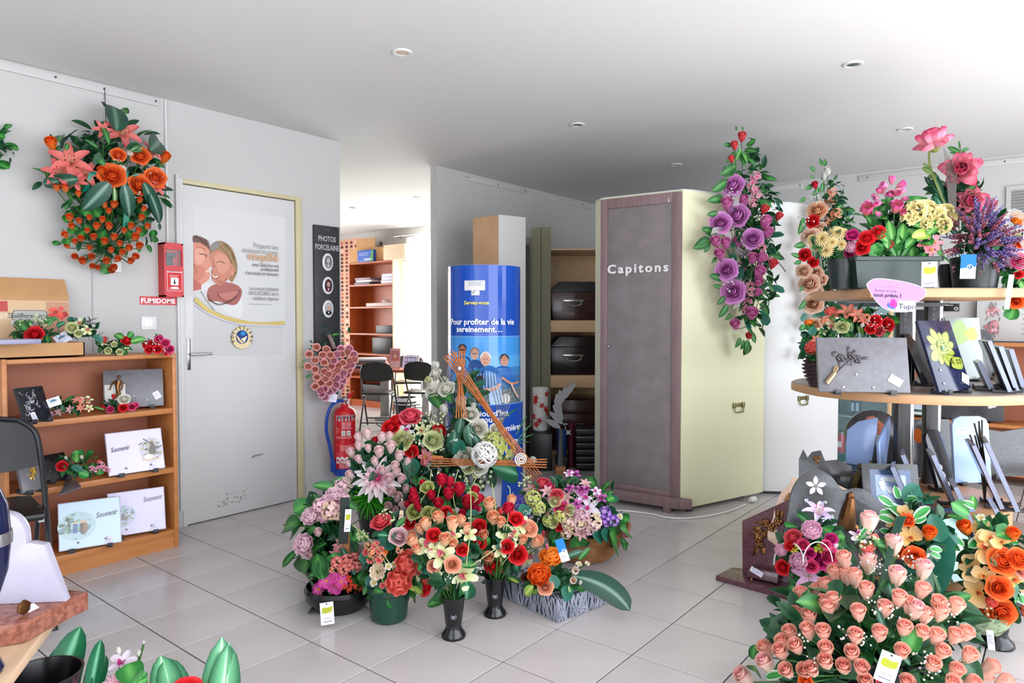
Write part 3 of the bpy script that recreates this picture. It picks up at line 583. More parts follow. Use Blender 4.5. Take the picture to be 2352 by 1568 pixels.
a.rect(-.04, .30, -.02, .34, '#d85058').fake(-.04, .08, .275, .006, '#f0c8c8', 2, seed=3).rect(-.048, .13, .09, .225, '#d83a40', 5).rect(-.043, .168, -.02, .215, '#c41820').fake(-.01, .08, .21, .006, '#f4d8d8', 4, seed=5); q = random.Random(3)
a.line([(-.045, .118), (-.03, .132), (-.015, .118), (0, .134), (.015, .118), (.03, .13), (.045, .117)], .012, '#ececec', True).text('EXTINCTEUR', -.046, .09, .027, '#f4ecec', 'LEFT', .035).fake(-.02, .07, .08, .006, '#f4d8d8', 3, seed=6)
a.put('label', ex, m=GLOSSP)
# ---- black folding chairs
def chair(label, M, group=None, round_back=False):
    t = thing('folding_chair', label, 'chair', M, group); W = .2
    for s in (-1, 1):
        ob('leg', MB().tube(cr([(s*W, -.27, 0), (s*W, -.07, .38), (s*W*.98, .06, .62), (s*W*.9, .1, .74), (s*W*.62, .115, .795)], False, 4), .011, 8), BLACKM, t)
        ob('leg', MB().tube(cr([(s*W*.86, .24, 0), (s*W*.86, .05, .3), (s*W*.86, -.1, .46)], False, 3), .01, 8), BLACKM, t)
    ob('top_tube', MB().tube(cr([(-W*.62, .115, .795), (0, .125, .81), (W*.62, .115, .795)], False, 4), .011, 8), BLACKM, t)
    ob('seat', MB().prism([(-.18, -.2), (.18, -.2), (.19, -.12), (.17, .17), (.12, .2), (-.12, .2), (-.17, .17), (-.19, -.12)], .425, .455, bev=.012), BLACKP, t)
    b = MB(); n = 12
    for k in range(2):
        b.add([((-1+2*i/n)*W*(.93-.1*j/4*(j > 2)), .07+j*.012+.02*(1-((-1+2*i/n))**2)+k*.014, .6+j*.045+(.035*(1-((-1+2*i/n))**2) if j == 4 else (-.02*(1-((-1+2*i/n))**2) if j == 0 else 0))) for j in range(5) for i in range(n+1)], [(j*(n+1)+i, j*(n+1)+i+1, (j+1)*(n+1)+i+1, (j+1)*(n+1)+i) for j in range(4) for i in range(n)])
    ob('backrest', b, BLACKP, t)
    ob('stretcher', MB().tube([(-W, -.22, .095), (W, -.22, .095)], .007, 6), BLACKM, t); ob('stretcher', MB().tube([(-W*.86, .18, .09), (W*.86, .18, .09)], .007, 6), BLACKM, t)
    for s in (-1, 1): ob('hinge', MB().box(s*.175-.01, s*.175+.01, -.14, .08, .405, .425), ALU, t)
    return t
chair('black folding chair at the left edge, in front of the bookcase', T(at(-38, 1000, 2.78)*1.0) @ T(0, 0, -at(-38, 1000, 2.78).z) @ Rz(-12))
# ---- office beyond the opening: bookcase, desk, chairs, bin
ob_ = thing('bookcase', 'tall red-brown office bookcase seen through the opening', 'bookcase', T(6.25, 7.5, 0)); OY0, OY1 = -.475, .47
for y in (OY0, OY1-.022): ob('side_panel', MB().box(0, .29, y, y+.022, 0, 2.02), LTWOOD if y < 0 else REDWOOD, ob_)  # near side given paler wood, the light on it put into its colour
ob('back_panel', MB().box(.28, .29, OY0, OY1, 0, 2.02), REDWOOD, ob_)
for z in (.09, .42, .75, 1.03, 1.4, 1.71, 2.02): ob('shelf', MB().box(0, .28, OY0+.022, OY1-.022, z-.022, z), REDWOOD, ob_)
ob('plinth', MB().box(.01, .03, OY0+.022, OY1-.022, 0, .07), REDWOOD, ob_)
def obox(name, label, cat, y0, y1, z, h, m, x0=.03, x1=.24, grp=None, bev=.003): return tg(ob(name, MB().box(6.25+x0, 6.25+x1, y0, y1, 0, h, bev), m, M=T(0, 0, z+.001)), label, cat, grp)
c = thing('cardboard_box', 'open cardboard box on top of the office bookcase', 'box', T(6.37, 7.72, 2.021)); ob('carton', MB().box(-.1, .1, -.33, .25, 0, .2, .003), CARD, c); ob('flap', MB().box(-.1, -.095, -.3, .1, .2, .33).box(.0, .1, .1, .105, .2, .3), CARD, c)
c = thing('printer_carton', 'blue and green printed carton in front of the cardboard box, top of office bookcase', 'box', T(6.24, 7.56, 2.021)); ob('carton', MB().box(-.02, .025, -.17, .17, 0, .16, .002), mat('carton_blue', '#1f3f96', .4), c)
a = Art(lambda u, v, d: (-.02-d, -u, v), .001); a.poly([(-.16, .01), (.05, .02), (.15, .15), (-.16, .15)], '#2a56b4').poly([(.08, .005), (.165, .005), (.165, .155), (.13, .155)], '#3a8a4a').text('brother', .05, .02, .045, '#e4e8f4', 'CENTER', .03).fake(-.13, .1, .11, .014, '#b8c8ec', 2, seed=4); a.put('carton_print', c)
tg(ob('white_document_box', MB().box(6.23, 6.4, 6.78, 7.2, 0, .2, .004), mat('cream_card', '#dcc7a6', .6), M=T(0, 0, 2.021)), 'cream document box at the right end of the office bookcase top', 'box')
for i, (y, h, w_) in enumerate(((7.72, .03, .4), (7.68, .03, .42), (7.7, .025, .38))): obox('magazine', ('lowest', 'middle', 'topmost')[i]+' loose magazine of the pile on the upper shelf of the office bookcase', 'magazine', y-.17, y+.17, 1.711+i*.034, .03, mat('mag%d' % i, ('#6a5a6a', '#d8d0d4', '#8a7078')[i], .4), grp='magazines on the office bookcase')
for i in range(3): obox('white_envelope', ('lowest', 'middle', 'topmost')[i]+' white paper stack at the right of the upper office bookcase shelf', 'paper', 7.06, 7.3, 1.711+i*.045, .042, mat('white_card', '#d8d4e4', .5), x0=.02+.008*i, grp='papers on the office bookcase')
tg(ob('open_book', MB().box(6.27, 6.47, 7.05, 7.62, 0, .05, .01).lathe([(0, .05), (.07, .052), (.05, .09), (0, .1)], 12, M=T(6.36, 7.3, 0)), mat('cream_paper', '#d0c0bc', .6), M=T(0, 0, 1.401)), 'pale open catalogue with a shell lying on it, middle office shelf', 'book')
obox('black_device', 'flat black electronic box on the office bookcase', 'device', 7.06, 7.42, 1.031, .11, BLACKP)
obox('black_printer', 'black squarish machine on the lower office shelf', 'printer', 7.1, 7.5, .751, .22, BLACKP); obox('grey_file_box', 'dark grey storage case at the bottom of the office bookcase', 'box', 7.1, 7.75, .091, .22, DKGREY)
# polka dot wallpaper strip on the end wall left of the bookcase
a = Art(lambda u, v, d: (6.549-d, -u, v), .0006); a.rect(-8.56, .05, -8.02, 2.42, '#d6a98c'); q = random.Random(8)
for i in range(40):
    for j in range(5):
        if j == 4 and i < 3: continue
        a.ell(-8.5+j*.11, .1+i*.058, .034, .022, q.choice(['#6a3030', '#8a3a30', '#5a2c34', '#c0705a', '#e0c8b0', '#4a3434', '#b05a48']), n=10); a.k -= 1
for y, z in ((7.62, 2.3), (7.68, 2.24)): a.ell(-y, z, .04, .035, '#5a3030', n=10)
a.put('wallpaper', wall_right)
CY_ = -math.degrees(YAW)
# desk with things on it
DKM = T(at(895, 733, 8.55).x, at(895, 733, 8.55).y, 0) @ Rz(CY_-6); dk = thing('office_desk', 'low red-brown office desk on a grey column leg, beyond the opening', 'desk', DKM); DZ = .62; GCOL = mat('grey_column', '#8f8f8f', .4)
ob('desktop', MB().box(-.5, .55, -.27, .16, DZ-.035, DZ, .004), mat('cherry_desktop', '#96473a', .3), dk); ob('desk_leg', MB().box(-.11, -.0, -.05, .05, .03, DZ-.035, .004), GCOL, dk); ob('desk_foot', MB().box(-.12, .04, -.25, .15, 0, .03, .006), GCOL, dk); ob('desk_leg', MB().box(.42, .5, -.05, .05, 0, DZ-.035, .004), GCOL, dk)
for i in range(5):
    m = mat('catalogue%d' % i, ('#3a3540', '#c8c4cc', '#8a4038', '#4a4a52', '#d4d0d8')[i], .3)
    tg(ob('catalogue', MB().box(-.2, .2, -.14, .14, 0, .024, .002), m, M=DKM @ T(-.26, .02, DZ+.001+i*.0255) @ Rz(-8+i*7)), ('black catalogue at the very bottom', 'pale grey catalogue second from the bottom', 'red-brown catalogue in the middle', 'dark grey catalogue second from the top', 'white catalogue on top')[i]+' of the pile on the office desk', 'book', 'catalogues piled on the office desk')
fr = thing('photo_card', 'standing pink leaflet with a man on the office desk', 'leaflet', DKM @ T(.09, -.1, DZ+.002)); ob('card', MB().box(-.065, .065, 0, .004, 0, .25, M=Rx(-6)), mat('pink_card', '#c78f96', .5), fr)
a = Art(step=.0004); a.rect(-.05, .1, .05, .22, '#a86a70').ell(0, .15, .02, .026, '#d8a88c').blob([(-.03, .1), (0, .135), (.03, .1)], '#c86040').rect(-.05, .02, .05, .085, '#d8bcc0').fake(-.04, .04, .07, .008, '#8a5a62', 3); a.put('leaflet_print', fr, Rx(-6))
dc = thing('desk_calendar', 'white tent card with blue squares standing on the office desk', 'calendar', DKM @ T(.28, -.1, DZ+.002) @ Rz(-12)); ob('card', MB().box(-.11, .11, 0, .004, 0, .17, M=Rx(-16)), mat('white_card', '#d8d4e4', .5), dc)
a = Art(step=.0004); a.rect(-.09, .03, .07, .15, '#8088b8')
for i in range(4):
    for j in range(2): a.rect(-.08+i*.037, .04+j*.055, -.055+i*.037, .075+j*.055, '#d8d8ec')
a.put('calendar_print', dc, Rx(-16))
def offchair(px, D, yaw, label): p = at(px, 733, D); return chair(label, T(p.x, p.y, 0) @ Rz(yaw) @ Sc(.92))
offchair(868, 7.75, CY_+178, 'black folding chair at the left end of the office desk'); offchair(968, 7.85, CY_+166, 'black folding chair at the right, half hidden by the white pillar'); offchair(940, 9.06, CY_+4, 'black folding chair behind the office desk, only its back showing')
wb = thing('waste_bin', 'black waste bin with a white liner under the office desk', 'bin', T(at(930, 733, 8.35).x, at(930, 733, 8.35).y, 0)); ob('bin', MB().lathe([(0, 0), (.11, 0), (.14, .28), (.135, .28), (.1, .02), (0, .02)], 20), BLACKP, wb); ob('liner', MB().lathe([(.132, .2), (.137, .283), (.145, .284), (.143, .24)], 20), mat('bin_liner', '#d8d8e4', .4), wb)
# ================================================================ DISPLAY FURNITURE
CYAW = -math.degrees(YAW)                      # yaw whose x axis runs to the camera's right
# ---- round blue leaflet column
CP = at(1112, 733, 4.7); CP.z = 0; CR = .245
bc = thing('leaflet_column', 'tall round blue cardboard advertising column with a family photo', 'advertising column', T(CP) @ Rz(CYAW+2))
ob('tube', MB().lathe([(CR, 0), (CR, 1.575)], 48), mat('column_blue', '#1049b0', .2), bc); ob('top_disc', MB().lathe([(CR-.002, 1.572), (CR-.002, 1.576), (0, 1.576)], 48), WHITEP, bc)
MI = (bc.matrix_basis).inverted()
def CU(px, py):
    d = ray(px, py); o = CAM-CP; A = d.x**2+d.y**2; B = o.x*d.x+o.y*d.y; C_ = o.x**2+o.y**2-CR**2; q = max(0, B*B-A*C_); P = MI @ (CAM+d*((-B-math.sqrt(q))/A))
    return (CR*math.atan2(P.x, -P.y), P.z)
def cylm(u, v, d): t = u/CR; return ((CR+d)*math.sin(t), -(CR+d)*math.cos(t), v)
def CC(*p): return [CU(x, y) for x, y in p]
a = Art(cylm, .00035); zA = CU(1112, 773)[1]; zB = CU(1112, 929)[1]; hw = CR*1.5
a.rect(-hw, zA, hw, 1.57, '#124fb8', 24).rect(-hw, zA-.003, hw, zA+.004, '#6fa8e0', 24)
zs = (zA-.004, zA-.12, zA-.2, zA-.26, zB+.1, zB)
for i, c in enumerate(('#3f97e0', '#55a6e6', '#3b86c8', '#3a74a8', '#6f7f84')): a.rect(-hw, zs[i+1], hw, zs[i], c, 24)
q = random.Random(2)
for k in range(60):
    u, v = CU(q.uniform(1120, 1193), q.uniform(888, 927)); a.line([(u, v), (u+q.uniform(-.012, .012), v+q.uniform(.01, .03))], .0035, q.choice(['#b8b4a4', '#8c8a78', '#d4d0c8', '#5f6a5c', '#98a8b8'])); a.k = 12
def man(hx, hy, r, skin, hair, shirt, body, glasses=False, stripes=False):
    a.blob(CC(*body), shirt, 4)
    if stripes:
        for i in range(7): a.line(CC((hx-16+i*6, hy+32), (hx-18+i*7, hy+68)), .0035, '#cfdcf0'); a.k -= 1
    a.blob(CC((hx-r*.75, hy-r*.2), (hx-r*.7, hy+r*.7), (hx, hy+r*1.25), (hx+r*.7, hy+r*.7), (hx+r*.75, hy-r*.2), (hx, hy-r*1.1)), skin)
    if hair: a.blob(CC((hx-r*.85, hy+r*.1), (hx-r*.8, hy-r*.8), (hx, hy-r*1.35), (hx+r*.8, hy-r*.8), (hx+r*.85, hy+r*.1), (hx+r*.55, hy-r*.6), (hx-r*.5, hy-r*.6)), hair)
    if glasses: a.line(CC((hx-r*.6, hy), (hx+r*.6, hy)), .007, '#1c1c20')
    else: a.line(CC((hx-r*.4, hy), (hx-r*.15, hy)), .003, '#4a3028').line(CC((hx+r*.15, hy), (hx+r*.4, hy)), .003, '#4a3028')
    a.line(CC((hx-r*.3, hy+r*.6), (hx, hy+r*.72), (hx+r*.3, hy+r*.6)), .003, '#8c4a40', True).line(CC((hx, hy), (hx-r*.1, hy+r*.32)), .002, '#9a6450')
man(1063, 803, 10, '#b87860', '#30221e', '#1f4d90', [(1040, 850), (1048, 824), (1063, 818), (1080, 824), (1086, 860), (1064, 870)], True)
man(1091, 812, 11, '#c48a72', '#8a6a48', '#27508c', [(1076, 860), (1080, 832), (1096, 826), (1110, 840), (1112, 880), (1090, 884)], True)
man(1157, 827, 11, '#c08468', '#2a2420', '#2a6ab8', [(1140, 846), (1152, 840), (1170, 845), (1178, 868), (1188, 880), (1172, 884), (1152, 872), (1146, 862)])
man(1063, 834, 10, '#c88a74', '#a08058', '#3f86d0', [(1040, 905), (1044, 862), (1060, 848), (1080, 862), (1084, 905)])
man(1115, 824, 13, '#d09a84', '#d8d0c8', '#3f78c0', [(1086, 890), (1088, 855), (1106, 844), (1130, 840), (1148, 858), (1150, 886), (1138, 896), (1110, 896)], False, True)
a.line(CC((1146, 880), (1136, 892), (1112, 894)), .02, '#d09a84', True).blob(CC((1124, 890), (1146, 888), (1150, 928), (1126, 928)), '#a8c4e4').blob(CC((1094, 868), (1106, 862), (1112, 876), (1106, 890), (1110, 905), (1096, 900)), '#3a3236').line(CC((1150, 866), (1170, 880), (1186, 876)), .016, '#c08468', True).line(CC((1170, 880), (1178, 900), (1186, 912)), .014, '#d8b8a4', True).blob(CC((1150, 908), (1160, 903), (1168, 912), (1164, 924), (1152, 924)), '#d4d4d0')
a.rect(-hw, .0, hw, zB, '#124bb2', 24).rect(-hw, zB-.003, hw, zB+.003, '#6fa8e0', 24)
for t, x, y, h, c, al in (("Pour profiter de la vie", 1106, 745, .053, '#f2f4fa', 'CENTER'), ("sereinement…", 1100, 762, .053, '#f2f4fa', 'CENTER'), ("Servez-vous", 1095, 699, .034, '#e8dc4a', 'CENTER'), ("aujourd’hui,", 1166, 952, .054, '#f2f4fa', 'RIGHT'), ("trouvez", 1152, 967, .054, '#f2f4fa', 'RIGHT'), ("vos premières", 1188, 983, .054, '#f2f4fa', 'RIGHT'), ("et vos", 1152, 999, .054, '#f2f4fa', 'RIGHT'), ("jours", 1183, 1015, .054, '#f2f4fa', 'RIGHT')):
    u, v = CU(x, y); a.text(t, u, v, h, c, al, .028, sx=.93)
a.put('printed_wrap', bc, m=GLOSSP)
u0, v0 = CU(1069, 667); u1, v1 = CU(1114, 644); h = MB()
def cpan(mb, u0, u1, v0, v1, r0, r1, n=6):
    v = []
    for r in (CR+r0, CR+r1):
        for z in (v0, v1): v += [(r*math.sin((u0+(u1-u0)*i/n)/CR), -r*math.cos((u0+(u1-u0)*i/n)/CR), z) for i in range(n+1)]
    m = n+1; f = []
    for i in range(n): f += [(2*m+i, 2*m+i+1, 3*m+i+1, 3*m+i), (m+i, i, 2*m+i, 3*m+i)[:0] or (m+i, m+i+1, 3*m+i+1, 3*m+i)[::-1], (i, i+1, 2*m+i+1, 2*m+i)]
    f += [(0, m, 3*m, 2*m), (n, 2*m+n, 3*m+n, m+n)]; mb.add(v, f)
cpan(h, u0, u1, v0, v1, 0, .012); ua, va = CU(1084, 678); ub, vb = CU(1102, 667); cpan(h, ua, ub, va, vb, 0, .012)
ob('leaflet_pocket', h, WHITEP, bc)
a = Art(lambda u, v, d: cylm(u, v, .013+d)); a.fake(u0+.03, u1-.01, v1-.012, .006, '#8f98a8', 3, seed=4).line([(ua+.005, va+.02), (ua+.012, va+.012), (ua+.022, va+.03)], .004, '#2a2a30'); a.put('pocket_print', bc)
# ---- slim tower behind the column
A_, B_, C_ = at(1087, 733, 5.32), at(1145, 733, 5.15), at(1206, 733, 5.3); D_ = A_+C_-B_
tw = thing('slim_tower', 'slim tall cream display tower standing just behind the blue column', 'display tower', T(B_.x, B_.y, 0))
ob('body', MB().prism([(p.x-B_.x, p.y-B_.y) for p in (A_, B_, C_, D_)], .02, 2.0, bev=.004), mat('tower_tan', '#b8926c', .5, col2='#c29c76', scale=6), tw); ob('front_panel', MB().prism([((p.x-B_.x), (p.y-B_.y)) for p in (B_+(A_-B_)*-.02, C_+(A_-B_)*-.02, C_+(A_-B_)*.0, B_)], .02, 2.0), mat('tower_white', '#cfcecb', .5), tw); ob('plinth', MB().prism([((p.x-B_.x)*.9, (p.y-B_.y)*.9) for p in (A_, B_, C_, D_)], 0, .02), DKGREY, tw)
# ---- casket shelving in the dark corner
KP = at(1265, 733, 6.0); KP.z = 0
ks = thing('casket_rack', 'birch wood rack holding dark caskets in the corner behind the tall cabinet', 'rack', T(KP) @ Rz(CYAW))
w_ = .55; kx = lambda px: (px-1265)/FPX*6.0; kz = lambda py: 1.2233-(py-733)/FPX*6.0
ob('side_panel', MB().box(kx(1243), 0, 0, .6, 0, 2.02, .003), mat('olive_grey_panel', '#86846c', .6), ks); ob('side_panel', MB().box(kx(1222), kx(1243)-.004, .0, .05, 0, 2.02, .003), mat('olive_grey_panel'), ks)
ob('back_panel', MB().box(0, w_, .58, .6, 0, kz(572)), LTWOOD, ks)
for z0, z1 in ((kz(574), kz(571)), (kz(762), kz(735)), (kz(890), kz(862)), (0, kz(1012)-.1)): ob('shelf', MB().box(0, w_, .01, .58, z0, z1, .002), LTWOOD, ks)
ob('upright_post', MB().box(kx(1205), kx(1216), -.1, -.06, 0, 1.86, .003), mat('charcoal_post', '#34342f', .6), ks)
CASK = mat('dark_casket_wood', '#331318', .22, col2='#431a1c', scale=3, stretch=(1, 1, 10), coat=.3)
for z, h, dk, lab in ((kz(735), .34, 0, 'dark burgundy casket with a silver handle on the top level of the corner rack'), (kz(862), .34, 1, 'almost black casket with a drop handle on the middle level of the corner rack'), (kz(1012)-.1, .45, 0, 'mahogany casket with a curved handle on the lowest level of the corner rack')):
    c = thing('casket', lab, 'casket', T(KP) @ Rz(CYAW) @ T(0, 0, z+.001)); m = mat('black_casket_wood', '#1d0c10', .2) if dk else CASK
    ob('body', MB().prism([(.02, 0), (.5, 0), (.53, h*.72), (.0, h*.72)], -.56, -.06, M=Rx(90), bev=.006), m, c)
    ob('lid', MB().prism([(.0, h*.72), (.53, h*.72), (.52, h*.78), (.44, h*.99), (.08, h*.99), (.01, h*.78)], -.565, -.055, M=Rx(90), bev=.004), BLACKP if z > 1.1 else m, c)
    ob('handle', MB().tube(cr([(.13, .06, h*.5), (.14, .03, h*.4), (.2, .02, h*.36), (.26, .03, h*.4), (.27, .06, h*.5)], False, 4), .007, 7).box(.11, .29, .052, .062, h*.48, h*.53, .003), CHROME, c)
bl_ = ob('black_plinth', MB().box(kx(1216), kx(1262), -.45, -.1, 0, .3, .004), BLACKP, M=T(KP) @ Rz(CYAW)); tg(bl_, 'black display block carrying the white vase with red leaves', 'plinth')
bs = thing('stacked_trays', 'stack of black trays with pale rims on the floor by the caskets', 'trays', T(KP) @ Rz(CYAW) @ T(.3, -.36, 0))
for i in range(6): ob('tray', MB().box(-.12, .3, -.12, .14, .02+i*.055, .06+i*.055, .004), BLACKP, bs); ob('tray_rim', MB().box(-.12, .3, -.125, -.118, .06+i*.055, .066+i*.055), SILVER, bs)
def lowitem(px, py, D): return at(px, py, D)
P = T(KP) @ Rz(CYAW) @ T(kx(1238), -.28, .301)
vs = thing('leaf_vase', 'white cylinder vase with red autumn leaves in the dark corner', 'vase', P); ob('vase', MB().lathe([(.05, 0), (.06, .01), (.068, .36), (.062, .36), (.055, .02), (0, .02)], 24), WHITEP, vs)
q = random.Random(4)
for k in range(9):
    t = R(-150+q.uniform(0, 130)); z = .06+.28*k/9; M = T(.07*math.cos(t), .07*math.sin(t), z) @ Rz(math.degrees(t)+90) @ Ry(q.uniform(-40, 40)); pts = [(.03*(1 if i % 2 else .45)*math.cos(i*math.pi/5), .03*(1 if i % 2 else .45)*math.sin(i*math.pi/5)) for i in range(10)]
    ob('maple_leaf', MB().prism(pts, -.002, .002, M=Rx(90)), mat('autumn_red', '#b3231a', .6), vs, M)
wp = thing('wing_ornament', 'pale feathered wing ornament standing before the casket rack', 'ornament', T(KP) @ Rz(CYAW) @ T(kx(1278), -.53, 0))
ob('base', MB().box(-.04, .04, -.05, .05, 0, .06, .003), ORWOOD, wp); ob('stem', MB().tube([(0, 0, .05), (0, 0, .36)], lambda t: .03-.02*t, 8), SILVER, wp)
for k in range(9): ob('feather', MB().prism([(p.x, p.y) for p in cr([(0, 0, 0), (.03, .05, 0), (.02, .12, 0), (0, .14, 0), (-.02, .06, 0)], True, 3)], -.003, .003, M=Rx(90)), mat('feather_grey', '#a9aaa8', .6), wp, T(.0+.02*math.sin(k), -.003*k, .36+k*.033) @ Ry(-62+k*13))
cs = thing('candle_set', 'blue and burgundy grave candles standing by the caskets', 'candle', T(KP) @ Rz(CYAW) @ T(kx(1298), -.32, 0)); ob('candle_glass', MB().lathe([(.04, 0), (.045, .2), (.03, .22), (0, .22)], 16, M=T(-.05, 0, .1)), mat('blue_glass', '#1f4a86', .2), cs); ob('candle_glass', MB().lathe([(.03, 0), (.032, .36), (0, .38)], 16, M=T(.03, .02, 0)), mat('wine_glass', '#5c1a30', .2), cs); ob('star_clip', MB().prism([(.03*(1 if i % 2 else .4)*math.cos(i*math.pi/4), .03*(1 if i % 2 else .4)*math.sin(i*math.pi/4)) for i in range(8)], -.004, .004, M=T(0, -.05, .3) @ Rx(90)), SILVER, cs)
ob('stand', MB().box(-.1, -.0, -.05, .05, 0, .1, .004), BLACKP, cs)
# ---- tall 'Capitons' cabinet
L_, R_, Rc, Bk, Bq, Lc = Vector((4.011, 2.434)), Vector((4.053, 1.875)), Vector((4.127, 1.829)), Vector((4.789, 1.608)), Vector((4.84, 2.35)), Vector((4.085, 2.53))
CAPM = T(L_.x, L_.y, 0) @ Rz(math.degrees(math.atan2(R_.y-L_.y, R_.x-L_.x))); IM = CAPM.inverted(); lp = lambda p: (lambda q: (q.x, q.y))(IM @ Vector((p.x, p.y, 0)))
FWd = (R_-L_).length
cp = thing('tall_cabinet', 'tall cream cabinet with a grey suede door lettered Capitons', 'cabinet', CAPM)
ob('body', MB().prism([lp(p) for p in (L_, R_, Rc, Bk, Bq, Lc)], .03, 2.03, bev=.003), CREAM, cp)
ob('edge_strip', MB().box(-.012, .004, -.004, .02, .03, 2.03, .002), WHITEM, cp)
ob('top_edge', MB().prism([lp(p) for p in (L_, R_, Rc, Bk, Bq, Lc)], 2.03, 2.036), WHITEM, cp)
fr = MB(); 
for x0, x1, z0, z1 in ((.0, .05, .1, 2.02), (FWd-.06, FWd-.002, .1, 2.02), (.05, FWd-.06, 1.955, 2.02), (.05, FWd-.06, .1, .135)): fr.box(x0, x1, -.022, 0, z0, z1, .003)
ob('door_frame', fr, MAUVEW, cp); ob('door_panel', MB().box(.05, FWd-.06, -.014, 0, .135, 1.955, .002), SUEDE, cp)
ob('skirting', MB().prism([(.0, -.05), (FWd+.02, -.05), (FWd+.075, -.0), (FWd+.05, .0), (0, 0)], .035, .1, bev=.003), MAUVEW, cp)
for x in (.04, FWd-.08): ob('foot', MB().box(x-.02, x+.025, -.045, .01, 0, .04, .004), MAUVEW, cp)
ob('foot', MB().lathe([(.02, 0), (.024, .03), (0, .032)], 12, M=T(FWd+.03, .08, 0)), DKGREY, cp); ob('foot', MB().lathe([(.02, 0), (.024, .03), (0, .032)], 12, M=T(FWd+.2, .62, 0)), DKGREY, cp)
ob('knob', MB().ball((.065, -.026, 1.045), .009, 10), CHROME, cp); ob('hook', MB().tube([(FWd-.085, -.018, 1.955), (FWd-.085, -.024, 1.975), (FWd-.085, -.02, 1.99)], .0025, 5), CHROME, cp)
cu = bpy.data.curves.new('Capitons', 'FONT'); cu.body = 'Capitons'; cu.size = .1; cu.extrude = .004; cu.offset = .0028; cu.space_character = 1.32; cu.resolution_u = 3
tmpo = bpy.data.objects.new('lettering', cu); me = bpy.data.meshes.new_from_object(tmpo); bpy.data.objects.remove(tmpo); me.materials.clear(); me.materials.append(mat('raised_white_letter', '#e2e0de', .5)); wdt = max(v.co.x for v in me.vertices); ob('lettering', me, None, cp, T(.052, -.02, 1.528) @ Rx(90) @ Sc(.425/wdt, .8, 1))
def loop_handle(parent, M): ob('drop_handle', MB().box(-.05, .05, -.006, 0, -.012, .014, .002).tube(cr([(-.04, -.006, -.004), (-.038, -.016, -.04), (0, -.018, -.046), (.038, -.016, -.04), (.04, -.006, -.004)], False, 3), .005, 7).box(-.055, -.035, -.014, 0, -.018, .018, .002).box(.035, .055, -.014, 0, -.018, .018, .002), mat('antique_brass', '#8a845c', .35, .8), parent, M)
sd = (Bk-Rc).normalized(); hp = onplane(1695, 930, Vector((Rc.x, Rc.y, 0)), Vector((-sd.y, sd.x, 0))); loop_handle(cp, IM @ (T(hp) @ Rz(math.degrees(math.atan2(sd.y, sd.x)))))
# white extension cable lying on the floor by the cabinet
pts = [onZ(x, y, .006) for x, y in ((1408, 1172), (1450, 1174), (1500, 1181), (1530, 1188), (1575, 1190), (1630, 1184), (1680, 1172), (1712, 1158))]
ec = thing('extension_lead', 'white extension lead lying on the tiles under the tall cabinet', 'cable', T(pts[0].x, pts[0].y, 0)); iv2 = T(-pts[0].x, -pts[0].y, 0)
ob('cable', MB().tube(cr(pts, False, 6), .0055, 7), WHITEP, ec, iv2); p = onZ(1722, 1153, 0); ob('socket_end', MB().lathe([(.0, 0), (.014, 0), (.02, .02), (.02, .05), (0, .05)], 14, M=T(p.x-.02, p.y-.01, .02) @ Rz(-15) @ Ry(90)), WHITEP, ec, iv2)
# ---- white cabinet behind
W1, W2, W3, W4 = Vector((4.845, 1.66)), Vector((4.945, 1.50)), Vector((5.5, 1.30)), Vector((5.6, 1.95))
wc = thing('tall_cabinet', 'tall white cabinet half hidden between the cream cabinet and the display stand', 'cabinet', T(W1.x, W1.y, 0)); wp_ = [(p.x-W1.x, p.y-W1.y) for p in (W1, W2, W3, W4)]
ob('body', MB().prism(wp_, .02, 2.035, bev=.003), WHCAB, wc); ob('plinth', MB().prism([(x*.97+.01, y*.97) for x, y in wp_], 0, .02), DKGREY, wc)
sd = (W3-W2).normalized(); hp = onplane(1843, 914, Vector((W2.x, W2.y, 0)), Vector((-sd.y, sd.x, 0))); loop_handle(wc, T(-W1.x, -W1.y, 0) @ T(hp) @ Rz(math.degrees(math.atan2(sd.y, sd.x))))
# ---- right wall: glazed case, cherry bookcase, poster, sign, vent
gc = thing('glass_case', 'pale glass display case with lanterns behind the display stand', 'display case', T(6.22, 1.36, 0))
TURQ = mat('turquoise_glass', '#9cc4c8', .12)
for y in (-.29, .27): ob('post', MB().box(-.02, .0, y, y+.03, 0, 1.4, .002).box(.28, .3, y, y+.03, 0, 1.4, .002), LTWOOD, gc)
ob('back_panel', MB().box(.29, .3, -.26, .27, .0, 1.4), TURQ, gc); ob('top_frame', MB().box(-.02, .3, -.29, .3, 1.37, 1.41, .002), mat('case_teal', '#4d7478', .4), gc); ob('base', MB().box(-.02, .3, -.29, .3, 0, .1, .002), mat('case_teal'), gc)
for z in (.42, .8): ob('glass_shelf', MB().box(.0, .28, -.26, .27, z-.008, z), TURQ, gc)
ob('glass_pane', MB().box(-.022, -.02, -.26, .27, .1, 1.37), GLASSM, gc)
def lantern(y, z, lab):
    t = thing('lantern', lab, 'lantern', T(6.34, y, z)); ob('lantern_body', MB().box(-.045, .045, -.045, .045, 0, .02, .004).box(-.035, .035, -.035, .035, .02, .12, .004).lathe([(.055, .12), (.05, .14), (.02, .17), (0, .172)], 4), mat('lantern_blue', '#2d4f6a', .3), t); ob('ring_handle', MB().tube(cr([(0, -.03, .16), (0, -.03, .19), (0, 0, .205), (0, .03, .19), (0, .03, .16)], False, 3), .004, 6), mat('lantern_blue'), t)
    for s in (-1, 1): ob('lantern_glass', MB().box(-.037, -.035, s*.018-.012, s*.018+.012, .035, .105), mat('lantern_glass', '#a8c8d8', .1), t)
lantern(1.53, .421, 'blue-grey metal lantern, left one of the pair in the glass case'); lantern(1.36, .421, 'blue-grey metal lantern, right one of the pair in the glass case')
